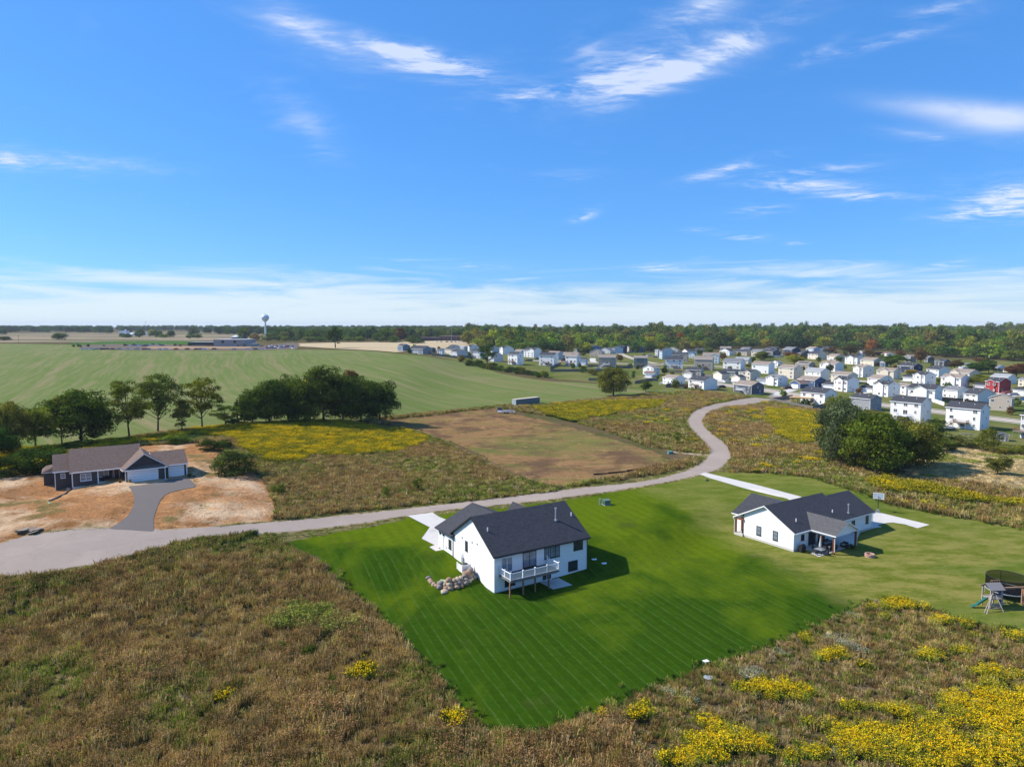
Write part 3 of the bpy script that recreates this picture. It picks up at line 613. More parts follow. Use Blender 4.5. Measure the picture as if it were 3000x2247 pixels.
def tree(label, px, by, w, top, kind='oak', col='mid', group=None, cat='tree', name=None, depth=1.0, at=None, vary=.12):
    """px, by: foot of the trunk in the photograph; w, top: crown width and top, all photo pixels"""
    g = G(px, by) if at is None else at; s = scale_at(g)
    # height from the vertical extent seen from above
    u, dy, dz = ray(px, top); h = CAM_H + dz*g[1]/dy - g[2]
    wid = w/s; k = _tn[0]; _tn[0] += 1
    V = TREES[kind][k % len(TREES[kind])]
    base_w = {'oak': .80, 'bigtree': .80, 'open': .80, 'tall': .60, 'shrub': 1.1, 'cone': .62, 'far': .84, 'fartall': .62, 'farshrub': 1.1}[kind]
    sx = wid/base_w; nm = name or ('shrub' if kind in ('shrub', 'farshrub') else 'tree')
    t = thing(nm, label, 'shrub' if nm == 'shrub' else cat, tuple(g), random.uniform(0, 6.28), group, (sx, sx*depth, h))
    c = GREEN[col] if isinstance(col, str) else col; v = [1+random.uniform(-vary, vary) for _ in range(3)]
    o = ob('crown', V[0], t); o.color = (c[0]*v[0], c[1]*v[1], c[2]*v[2], 1)
    ob('trunk' if nm != 'shrub' else 'stem', V[1], t)
    return t
# ------------------------------------------------------------------ buildings
WALLC = {'white': (.80, .79, .77), 'offwhite': (.72, .71, .68), 'cream': (.64, .57, .46), 'beige': (.43, .37, .30), 'taupe': (.33, .29, .25), 'pale blue': (.50, .57, .64), 'pale grey': (.50, .51, .53),
         'grey': (.26, .27, .29), 'slate': (.085, .095, .12), 'navy': (.03, .04, .075), 'blue': (.055, .10, .19), 'steel blue': (.10, .17, .24), 'green': (.17, .21, .18), 'red': (.30, .035, .04)}
ROOFC = {'dark': (.048, .050, .058), 'grey': (.15, .155, .165), 'tan': (.235, .19, .155), 'pale': (.27, .275, .28), 'brown': (.17, .11, .085)}
SID = {k: siding('siding_'+k.replace(' ', '_'), v) for k, v in WALLC.items()}
ROOF = {k: shingle('shingles_'+k, v) for k, v in ROOFC.items()}
GDOOR = siding('garage_door_panel', (.76, .77, .78), .53)
def gable_body(mb, w, d, z0, ze, zr, along='x', m=0, x=0, y=0, rp=.5):
    """walls: box w (x) by d (y) with a gabled top, ridge along x or y"""
    if along == 'x':
        yr = y+d*rp; pts = [(x, y, z0), (x, y+d, z0), (x, y+d, ze), (x, yr, zr), (x, y, ze)]; mb.prism(pts, (w, 0, 0), m)
    else:
        xr = x+w*rp; pts = [(x, y, z0), (x+w, y, z0), (x+w, y, ze), (xr, y, zr), (x, y, ze)]; mb.prism(pts, (0, d, 0), m)
def gable_roof(mb, w, d, ze, zr, along='x', x=0, y=0, ov=.35, rk=.3, th=.16, m=0, mt=1, rp=.5):
    """two slabs, shingled above, trim below and at the edges"""
    if along == 'x':
        yr = y+d*rp
        for ya, sgn, run in ((y, -1, yr-y), (y+d, 1, y+d-yr)):
            sl = (zr-ze)/run; yo = ya+sgn*ov; zo = ze-sl*ov
            P = [(x-rk, yo, zo+.12), (x+w+rk, yo, zo+.12), (x+w+rk, yr, zr+.12), (x-rk, yr, zr+.12)]
            if sgn > 0: P = P[::-1]
            mb.prism(P, (0, 0, -th), mt, m)
            mb.box(x-rk, x+w+rk, min(yo, yo+sgn*.10), max(yo, yo+sgn*.10), zo-.10, zo+.06, mt)
    else:
        xr = x+w*rp
        for xa, sgn, run in ((x, -1, xr-x), (x+w, 1, x+w-xr)):
            sl = (zr-ze)/run; xo = xa+sgn*ov; zo = ze-sl*ov
            P = [(xo, y-rk, zo+.12), (xr, y-rk, zr+.12), (xr, y+d+rk, zr+.12), (xo, y+d+rk, zo+.12)]
            if sgn > 0: P = P[::-1]
            mb.prism(P, (0, 0, -th), mt, m)
            mb.box(min(xo, xo+sgn*.10), max(xo, xo+sgn*.10), y-rk, y+d+rk, zo-.10, zo+.06, mt)
_wm = {}
def win_mesh(w, h, nx=1, ny=2, fm=None, gm=None):
    fm = fm or WHITE; gm = gm or GLASS; k = (round(w, 1), round(h, 1), nx, ny, fm.name, gm.name)
    if k in _wm: return _wm[k]
    f = MB(); t = .085; d0, d1 = -.02, .055      # local: x along wall, -y outwards, z up; origin at sill centre
    f.box(-w/2, w/2, -d1, -d0, 0, t).box(-w/2, w/2, -d1, -d0, h-t, h).box(-w/2, -w/2+t, -d1, -d0, t, h-t).box(w/2-t, w/2, -d1, -d0, t, h-t)
    for i in range(1, nx): q = -w/2+w*i/nx; f.box(q-.035, q+.035, -d1+.005, -d0, t, h-t)
    for i in range(1, ny): q = h*i/ny; f.box(-w/2+t, w/2-t, -d1+.01, -d0, q-.025, q+.025)
    f.box(-w/2-.05, w/2+.05, -d1-.05, -d0, -.06, -.001)
    g = MB(); g.box(-w/2+t-.01, w/2-t+.01, -.022, -.008, t-.01, h-t+.01)
    _wm[k] = (f.mesh('window_frame_mesh', fm), g.mesh('pane_mesh', gm)); return _wm[k]
def window(par, x, y, z, w=.9, h=1.25, rot=0, nx=1, ny=2, fm=None, gm=None, label=None, name='window'):
    a, b = win_mesh(w, h, nx, ny, fm, gm); o = ob(name, a, par, (x, y, z), rot, label=label); ob('pane', b, o); return o
def garage_door(par, x, y, z, w, h, rot=0, rows=4, name='garage_door', label=None, cols=4):
    f = MB(); f.box(-w/2-.12, -w/2, -.05, .02, 0, h+.12).box(w/2, w/2+.12, -.05, .02, 0, h+.12).box(-w/2, w/2, -.05, .02, h, h+.12)
    o = ob(name, f.mesh('door_frame', WHITE), par, (x, y, z), rot, label=label); k = ('gd', round(w, 1), round(h, 1), rows)
    if k not in _wm:
        p = MB(); dh = h/rows; p.box(-w/2, w/2, -.03, .0, .012, dh-.012)
        for i in range(cols): q = -w/2+w*(i+.08)/cols; p.box(q, q+w*.84/cols, -.042, -.03, dh*.2, dh*.8)
        _wm[k] = p.mesh('door_panel_mesh', GDOOR)
    for i in range(rows): ob('panel', _wm[k], o, (0, 0, h/rows*i))
    return o
def white_fill(w, h): pass

def deck_part(par, y0, y1, xo, z, white=True, stairs=None, ground=0.0):
    """raised deck on the lit face (x<0)"""
    wm = WHITE if white else WOODG; rm = WHITE if white else WOODP
    mb = MB(); mb.box(-xo, -.02, y0, y1, z-.25, z-.06, 0)
    n = int((y1-y0)/.3)
    for i in range(n): q = y0+(y1-y0)*i/n; mb.box(-xo, -.02, q+.01, q+(y1-y0)/n-.01, z-.06, z)
    d = mb.build('deck', [wm], par)
    pm = MB().box(-.07, .07, -.07, .07, ground, z-.25).mesh('deck_post_mesh', WOODG)
    for q in (y0+.1, (y0+y1)/2, y1-.1): ob('post', pm, d, (-xo+.1, q, 0))
    r = MB(); segs = [((-xo, y0), (-xo, y1)), ((-xo, y0), (0, y0)), ((-xo, y1), (0, y1))]
    for a, b in segs:
        L = math.hypot(b[0]-a[0], b[1]-a[1]); k = max(2, int(L/.22))
        r.tube((a[0], a[1], z+.95), (b[0], b[1], z+.95), .05, n=4); r.tube((a[0], a[1], z+.12), (b[0], b[1], z+.12), .04, n=4)
        for i in range(k+1): p = (a[0]+(b[0]-a[0])*i/k, a[1]+(b[1]-a[1])*i/k); r.tube((p[0], p[1], z), (p[0], p[1], z+.95), .028, n=4, cap=False)
    ob('railing', r.mesh('railing', rm), d)
    if stairs:
        s = MB(); sg = stairs; ys = y0 if sg < 0 else y1; k = 11
        for i in range(k):
            zz = z-(z-ground)*(i+1)/(k+1); yy = ys+sg*.28*(i+.5); s.box(-xo+.1, -xo+1.1, yy-.14, yy+.14, zz-.04, zz)
        ye = ys+sg*.28*k
        for xx in (-xo+.05, -xo+1.15):
            s.tube((xx, ys, z-.1), (xx, ye, ground+.05), .09, n=4); s.tube((xx, ys, z+.9), (xx, ye, ground+1.0), .045, n=4)
            for i in range(9): q = i/8; s.tube((xx, ys+(ye-ys)*q, z+(ground-z)*q), (xx, ys+(ye-ys)*q, z+.9+(ground+.1-z)*q), .025, n=4, cap=False)
        ob('stairs', s.mesh('stairs', rm), d)
    return d

def solve_yaw(B, lx, rx, r):
    best = None
    for th in range(18, 86):
        t = R(th); w = []
        for (ex, ey), X in (((-math.sin(t), math.cos(t)), lx), ((math.cos(t), math.sin(t)), rx)):
            # B + s*e projects to column X
            k = (X-CX)/F_PX; f0 = B[1]*math.cos(PITCH)-(B[2]-CAM_H)*math.sin(PITCH)
            den = ex-k*ey*math.cos(PITCH); s = (k*f0-B[0])/den if abs(den) > 1e-6 else 1e9; w.append(s)
        if w[0] < 2 or w[1] < 1.5 or w[0] > 22 or w[1] > 22: continue
        c = abs(math.log(w[1]/w[0]/r))+.25*abs(math.log(w[0]/11))+.006*abs(th-45)
        if best is None or c < best[0]: best = (c, th, w[0], w[1])
    return best
HLOG = []
GRP = 'houses of the subdivision'
def house(crop, lx, cx, rx, ey, by, side, wall, roof, hint, opts='', r=.8, zb=None):
    x0, y0, f = crop; LX, CXp, RX, EY, BY = x0+lx*f, x0+cx*f, x0+rx*f, y0+ey*f, y0+by*f
    B = G(CXp, BY); s = scale_at(B); u, dy, dz = ray(CXp, EY); he = CAM_H+dz*B[1]/dy-B[2]
    nat = 2.9 if he < 3.5 else (4.1 if he < 4.8 else (5.5 if he < 6.8 else 8.1))
    he = max(2.5, min(he, 8.6))
    sol = solve_yaw(B, LX, RX, r)
    if sol is None: sol = (9, 45, max(5, (CXp-LX)/s/.8), max(4, (RX-CXp)/s/.8))
    _, th, W, D = sol; W = max(3.2, min(W, 19)); D = max(3.2, min(D, 15))
    HLOG.append((hint[:30], round(B[0]), round(B[1]), 'h %.1f W %.1f D %.1f th %d' % (he, W, D, th)))
    word = 'single-storey' if he < 4.3 else ('two-storey' if he < 6.9 else 'three-level')
    gar = 'G' in opts
    nm = 'detached_garage' if gar else 'house'
    t = thing(nm, f'{wall} {word} house, {roof} roof, {hint}' if not gar else f'{wall} garage wing, {roof} roof, {hint}', 'garage' if gar else 'house', tuple(B), R(th), 'garages of the subdivision' if gar else GRP)
    wm, rm = SID[wall], ROOF[roof]; z0 = -1.5
    # local: x = away along the shaded side (D), y = leftwards along the lit side (W)
    sl = .42 if roof == 'tan' else .46
    if side == 'R': zr = he+sl*D/2*.95
    else: zr = he+sl*W/2*.95
    mb = MB(); gable_body(mb, D, W, z0, he, zr, 'y' if side == 'R' else 'x'); w = mb.build('wall', wm, t)
    rb = MB(); gable_roof(rb, D, W, he, zr, 'y' if side == 'R' else 'x'); rf_ = rb.build('roof', [rm, WHITE], t)
    tb = MB().box(0, .13, 0, .13, z0, he-.12).mesh('corner_trim_mesh', WHITE)
    for X, Y in ((-.012, -.012), (D-.09, -.012), (-.012, W-.09)): ob('corner_trim', tb, t, (X, Y, 0))
    fnd = MB().box(-.03, D+.03, -.03, W+.03, z0, .18).build('foundation', CONC, t)
    if not gar:
        vb = MB().tube((0, 0, -.2), (0, 0, .5), .08).mesh('vent_mesh', WHITE); q = .3 if side == 'R' else .25
        for k in (.25, .7)[:1 + (s > 4)]:
            if side == 'R': ob('vent', vb, rf_, (D*q, W*k, he+(zr-he)*2*q+.1))
            else: ob('vent', vb, rf_, (D*k, W*q, he+(zr-he)*2*q+.1))
    fl = max(1, round(he/2.75)); rs = random.Random(int(LX*7+BY)); fh = he/fl
    lf = -math.pi/2   # window normals: lit face looks to -x
    gwx = 0
    if gar:
        q = [(B[0]+math.cos(R(th))*a-math.sin(R(th))*b, B[1]+math.sin(R(th))*a+math.cos(R(th))*b) for a, b in ((-.05, .3), (-.05, W-.3), (-7.5, W-.2), (-7.5, .2))]; sheet('house_drive', q, CONC, 1.5, .17)
        ww = min(W-.9, 4.9); garage_door(t, -.002, W/2, 0.02, ww, 2.2, lf, label='open garage door' if 'O' in opts else None) if 'N' not in opts else None
        return t
    bigwin = s > 3.3
    if 'F' in opts:   # front gable wing on the lit side
        a, b = (.02, .52) if 'f' not in opts else (.48, .98)
        if 'M' in opts: a, b = .28, .78
        fw = W*(b-a); zz = he+sl*fw/2*1.05
        mb = MB(); gable_body(mb, 1.0, fw, z0, he-.004, zz, 'x', x=-.75, y=W*a); mb.build('front_gable', wm, t)
        q = MB(); gable_roof(q, .8+D*.32, fw, he, zz, 'x', x=-.75, y=W*a, ov=.3, rk=.28); q.build('front_gable_roof', [rm, WHITE], t)
    for k in range(fl):
        zz = k*fh+.95
        if zz+1.2 > he-.1: zz = he-1.45
        if zz < .3: zz = .3
        cols = [.17, .5, .83] if W > 8 else [.28, .72]
        if k == fl-1 and W > 8: cols = [.15, .85] + ([.5] if rs.random() < .5 else [])
        for c in cols:
            if rs.random() < .12: continue
            xo = -.75 if ('F' in opts and a <= c <= b) else 0
            if abs(c-.5) < .1 and k == (1 if fl > 2 else 0) and ('D' in opts or 'd' in opts):
                window(t, xo, W*c, k*fh+.12, 1.8, 2.05, lf, 2, 1, name='patio_door'); continue
            window(t, xo, W*c, zz, rs.choice([.9, 1.5]) if bigwin else 1.3, 1.25, lf, 1 if not bigwin else rs.choice([1, 2]), 2)
            if 'S' in opts:
                for e in (-.72, .72): MB().box(xo-.05, xo-.01, W*c+e-.17, W*c+e+.17, zz, zz+1.25).build('shutter', plain('shutter_maroon', (.22, .03, .03)), t)
    for k in range(fl):
        if rs.random() < .6: window(t, D*rs.choice([.3, .5, .68]), 0, k*fh+.95 if k*fh+2.3 < he else he-1.5, .8, 1.15, 0, 1, 2)
    if side == 'R' and 'A' in opts: window(t, D*.5, 0, he+.1, .7, .8, 0)
    if 'D' in opts or 'd' in opts:
        zd = fh if fl > 2 or he > 4.4 else 1.3
        c = .5 if 'F' not in opts else .8
        deck_part(t, W*c-2.2, W*c+2.2, 2.9, zd, 'D' in opts, -1 if 'l' not in opts else 1)
    if 'P' in opts:   # solar panels on the lit slope
        pm = plain('solar_cell', (.012, .015, .035), .25, .5); q = (zr-he)/(D/2)
        pmesh = MB().prism([(0, 0, 0), (1.5, 0, 1.5*q), (1.5, 1.0, 1.5*q), (0, 1.0, 0)], (0, 0, -.05)).mesh('solar_panel_mesh', pm)
        for i in range(int(W*.7)): ob('solar_panel', pmesh, t, (D*.13, W*.12+i*1.04, he+q*D*.13+.24))
    return t
cA = (1150, 980, .18083); cB = (1500, 980, .18083); cC = (1860, 990, .18083); cD = (2220, 990, .18083); cE = (2600, 990, .18083); cF = (2240, 1100, .18083); cG = (2600, 1100, .18083)
HT = [
 (cA,80,165,285,187,275,'R','steel blue','dark','alone beside the stubble at the left end',''),
 (cA,600,640,700,228,298,'R','slate','dark','small one behind the orange play equipment','G N'),
 (cA,290,490,640,235,320,'R','grey','dark','long low one behind brown toys at the left end','D'),
 (cA,720,800,845,245,335,'R','white','dark','small one right of the orange toys',''),
 (cA,845,960,1090,240,330,'R','cream','dark','between the small white house and the grey stair house',''),
 (cA,945,1045,1215,285,365,'R','pale grey','dark','with stairs at its back beside the orange bush','D'),
 (cA,905,985,1090,198,258,'R','pale blue','dark','farthest back beyond the cream house at the left end',''),
 (cA,1085,1150,1215,205,265,'R','pale grey','pale','tucked behind left of the tall gabled white house',''),
 (cA,1200,1260,1395,200,285,'R','offwhite','dark','tall one behind left of the dark lone tree','F'),
 (cA,1265,1420,1500,275,392,'R','white','dark','partly hidden by the dark tree at the field corner',''),
 (cA,1545,1640,1790,335,445,'R','pale grey','dark','just right of the dark tree at the field corner','A'),
 (cA,1590,1620,1730,215,290,'R','pale grey','dark','seen over the roof right of the dark tree',''),
 (cA,1735,1800,1965,225,325,'R','white','dark','with grey gable side behind the first stair house','F'),
 (cA,1868,2020,2120,325,497,'R','white','dark','stair deck, left end of near row','d'),
 (cB,45,150,235,268,330,'R','pale grey','tan','behind the leftmost walk-out',''),
 (cB,190,365,475,255,378,'R','white','dark','white front gable, left of the bright walk-out','F'),
 (cB,437,680,752,342,515,'R','white','dark','bright walk-out with dark stair, second in the near row','d'),
 (cB,575,740,825,305,402,'R','pale grey','tan','behind the bright walk-out of the near row',''),
 (cB,805,1050,1115,335,392,'R','beige','tan','low, behind the pale blue wing','F'),
 (cB,865,1045,1110,355,528,'R','white','tan','walk-out with wooden stair beside the pale blue wing','dl'),
 (cB,1065,1195,1225,405,497,'R','pale blue','dark','attached to the third walk-out of the near row','G N'),
 (cB,1000,1055,1205,235,290,'R','green','dark','far back before the wood with a white fence','f'),
 (cB,1205,1280,1450,215,298,'R','steel blue','dark','tallest of the far row before the wood','A'),
 (cB,1262,1448,1500,285,366,'L','beige','grey','gable-fronted behind the tan-roofed stair house',''),
 (cB,1400,1590,1680,268,312,'L','pale grey','grey','low hipped-looking one in the far row near the wood',''),
 (cB,1610,1660,1800,228,302,'R','pale blue','dark','far row, beside the parked white cars',''),
 (cB,1715,1795,1865,200,292,'R','navy','dark','narrow one in the far row before the wood','F'),
 (cB,1845,1905,1975,212,288,'L','cream','dark','far row, left of the small slate one','F'),
 (cB,1985,2050,2160,225,290,'R','slate','dark','right end of the far cream pair before the wood',''),
 (cB,1402,1675,1690,370,545,'R','taupe','tan','walk-out with white stair deck behind the lone round tree','Dl'),
 (cC,-20,198,208,322,492,'R','green','tan','walk-out with brown deck behind the round tree','d'),
 (cC,130,300,400,490,605,'L','white','tan','gable-fronted behind the black and slate house',''),
 (cC,165,312,345,575,642,'R','white','brown','beside the black and slate house','G'),
 (cC,490,772,780,355,506,'R','white','dark','big walk-out with dark deck and orange kayak','d'),
 (cC,395,440,660,215,342,'R','pale blue','dark','broad blue gable behind the parked white cars',''),
 (cC,510,690,730,190,250,'L','cream','brown','pair of gables far back behind the broad blue gable',''),
 (cC,325,380,420,200,300,'R','pale grey','grey','narrow row houses left of the broad blue gable','F'),
 (cC,600,850,862,275,388,'R','beige','dark','stone-fronted gable behind the kayak walk-out','F'),
 (cC,765,850,1000,220,322,'L','white','dark','long roof and white gable far back in the middle',''),
 (cC,880,965,990,265,328,'L','pale blue','dark','little gable in front of the long dark roof',''),
 (cC,980,1140,1155,190,235,'R','navy','dark','right of the long dark roof before the wood',''),
 (cC,1095,1360,1375,285,415,'R','white','tan','narrow white gable behind the beige walk-out','F'),
 (cC,960,1252,1280,350,528,'R','beige','tan','big beige walk-out in the middle','d'),
 (cC,1380,1555,1562,165,205,'R','beige','tan','farthest roof in the middle before the wood',''),
 (cC,1370,1530,1612,215,290,'L','white','dark','with a small white gable under the farthest roof',''),
 (cC,1710,1840,1905,180,240,'R','grey','grey','roof with two small gables before the wood','F'),
 (cC,1620,1810,1900,225,292,'R','beige','dark','with brown shrubs behind the pale-roofed house',''),
 (cC,1885,2045,2115,220,302,'R','cream','grey','behind the green-gold tree in the middle',''),
 (cC,1615,1835,1887,355,447,'R','cream','pale','palest roof, behind the white walk-out',''),
 (cC,1425,1710,1778,390,512,'R','white','grey','walk-out above the two cream garages',''),
 (cC,1890,2162,2262,435,585,'R','white','tan','tall bright one behind the front-gabled grey-sided house',''),
 (cC,830,1065,1112,522,622,'R','beige','dark','with white double garage door in the middle block',''),
 (cC,770,925,985,570,645,'L','beige','dark','white door, second block from the road bend','G'),
 (cC,450,640,812,655,772,'R','white','tan','with white deck in the row beside the meadow','Dl'),
 (cC,865,1115,1330,700,844,'R','white','dark','with brown steps in the row beside the meadow','d'),
 (cC,1400,1620,1700,552,642,'R','green','dark','joined to a cream garage above the road bend',''),
 (cC,1265,1405,1530,590,682,'L','cream','dark','closed white door above the road bend','G'),
 (cC,1680,1885,2025,562,688,'R','cream','dark','with front gable next to the open garage','F'),
 (cC,1560,1700,1800,642,712,'L','cream','dark','with its door open and dark inside','G O'),
 (cC,1600,1885,2090,775,918,'R','slate','tan','nearest to the road bend, with white deck and stair','D'),
 (cD,120,300,345,180,235,'R','navy','dark','far back right of the middle, twin small gables','F'),
 (cD,118,240,370,225,292,'R','slate','dark','over a white fence at the back',''),
 (cD,400,550,695,190,295,'R','navy','grey','tall far one left of the maroon trees',''),
 (cD,640,710,860,250,308,'R','slate','dark','behind the maroon and gold trees',''),
 (cD,780,900,1020,175,222,'R','pale blue','tan','farthest back near the yellow trees',''),
 (cD,1040,1130,1380,185,235,'R','blue','dark','low one hidden among far maroon trees',''),
 (cD,810,970,1115,265,352,'R','cream','dark','with greenish gable in the third row back',''),
 (cD,1120,1265,1410,300,372,'R','cream','tan','right of the green-gabled one, third row','D'),
 (cD,225,325,400,400,492,'L','white','grey','small gable with rooftop lantern at the back',''),
 (cD,610,825,930,425,508,'R','taupe','tan','with dark solar panels on its roof','P'),
 (cD,1000,1250,1390,430,553,'R','white','tan','front gable and young tree, second row','FM'),
 (cD,1410,1610,1720,320,432,'R','white','dark','bright gable on the open hill lawn','FM'),
 (cD,1658,1875,2022,365,462,'R','cream','tan','with a round brown shrub at its gable, third row',''),
 (cD,1980,2060,2110,400,470,'R','blue','pale','little one left of the big green tree',''),
 (cD,1625,1690,1762,225,285,'L','white','brown','among the farthest maroon trees',''),
 (cD,2000,2110,2205,265,332,'R','white','brown','with reddish roof far back right of the purple tree','F'),
 (cD,1540,1700,1880,485,640,'R','offwhite','tan','tall front-gabled one beside the hill lawn','FM'),
 (cD,330,578,722,490,670,'R','cream','tan','tallest plain one in the second row',''),
 (cD,755,1012,1160,548,705,'R','offwhite','pale','behind the blue house of the front block',''),
 (cD,1185,1455,1620,608,745,'R','cream','tan','behind the red-shuttered house',''),
 (cD,130,322,478,655,785,'R','white','grey','front-gabled with grey side in the front block','FM'),
 (cD,-20,128,165,690,752,'R','white','grey','left of the front-gabled grey-sided house','G'),
 (cD,640,915,1100,690,812,'R','blue','tan','only bright blue one in the front block',''),
 (cD,520,680,825,740,826,'L','blue','brown','white door beside the dark parked car','G'),
 (cD,1230,1445,1632,690,880,'R','white','dark','with maroon shutters, two storeys','FMS'),
 (cD,1035,1225,1290,765,830,'R','white','dark','beside the house with maroon shutters','G'),
 (cD,1775,1975,2182,665,792,'R','white','tan','between the shuttered and the blue-sided front gables',''),
 (cD,1920,2195,2312,540,675,'R','cream','tan','front gable, behind the tan-roofed white house','FM'),
 (cD,1860,2105,2300,765,962,'R','white','dark','front-gabled right of the shuttered house','FMA'),
 (cD,1655,1850,1940,840,892,'R','white','dark','with dark open carport right of the shuttered house','G O'),
 (cE,405,600,780,605,768,'R','white','dark','front gable behind a reddish young tree','FM'),
 (cE,250,425,470,665,702,'R','white','dark','left of the reddish young tree','G'),
 (cE,860,1185,1325,650,812,'R','white','tan','wide with central gable, second row at right','FM'),
 (cE,630,825,1005,515,638,'R','white','dark','behind the front gable with the reddish tree',''),
 (cE,165,415,568,460,578,'R','navy','dark','darkest, under the big green tree at the back',''),
 (cE,1000,1325,1495,570,642,'R','cream','tan','long low one with two little gables','Ff'),
 (cE,1670,1945,2090,640,748,'R','white','pale','palest roof at the right, behind the red house',''),
 (cE,765,910,1035,385,465,'R','slate','dark','white-fronted gable far back at the right','FM'),
 (cE,1150,1300,1390,440,505,'R','pale blue','grey','among trees far back at the right',''),
 (cE,280,370,460,300,392,'L','grey','tan','brown gable far back between maroon trees',''),
 (cE,610,650,760,330,400,'R','slate','grey','shaded one right of the tall maroon tree',''),
 (cE,1725,1790,1910,480,545,'R','pale blue','grey','gable peering over trees behind the palest roof',''),
 (cE,1870,1950,1990,530,562,'L','cream','tan','tiny gable left of the far right maroon tree',''),
 (cE,2050,2200,2250,270,325,'R','white','grey','highest at the right among the woodland trees',''),
 (cE,1640,1700,1760,250,315,'R','white','grey','half hidden in the wood at the right',''),
 (cE,2115,2262,2350,680,802,'R','cream','grey','cut by the right edge behind the white garage',''),
 (cE,2030,2205,2300,850,945,'R','white','dark','white wide door at the right edge','G'),
 (cE,1580,1800,1995,710,895,'R','red','dark','the only red one','FM'),
 (cE,1395,1600,1640,795,842,'R','red','dark','white door left of the red house','G'),
 (cE,110,300,460,785,932,'R','white','tan','between two blue-sided front gables near the street',''),
 (cG,325,760,885,232,442,'R','white','dark','front gable, white fence, behind near walk-outs','FM'),
 (cG,885,1130,1320,245,392,'R','white','grey','with blue-grey side behind the black fence',''),
 (cG,1230,1455,1750,310,458,'R','offwhite','dark','broad grey side gable behind the black fence',''),
 (cG,1640,2000,2045,372,585,'L','beige','tan','big windowless gable beside the street at right',''),
 (cF,580,972,1160,295,488,'R','white','dark','with a new timber pergola in a fenced yard',''),
 (cF,1385,1705,1890,383,578,'R','grey','dark','behind the silver-leaved tree by the meadow',''),
 (cG,40,527,697,453,775,'R','offwhite','dark','near walk-out with white deck over a trampoline','D'),
 (cG,935,1490,1640,553,895,'R','white','dark','near walk-out with wooden deck and black pool','dl'),
 (cG,2155,2300,2420,650,1035,'R','pale grey','dark','cut off by the right edge with a leaning ladder','d'),
]
for a in HT: house(*a[:9], a[9], a[10] if len(a) > 10 else '', r=.8 if 'G' not in (a[10] if len(a) > 10 else '') else .9)
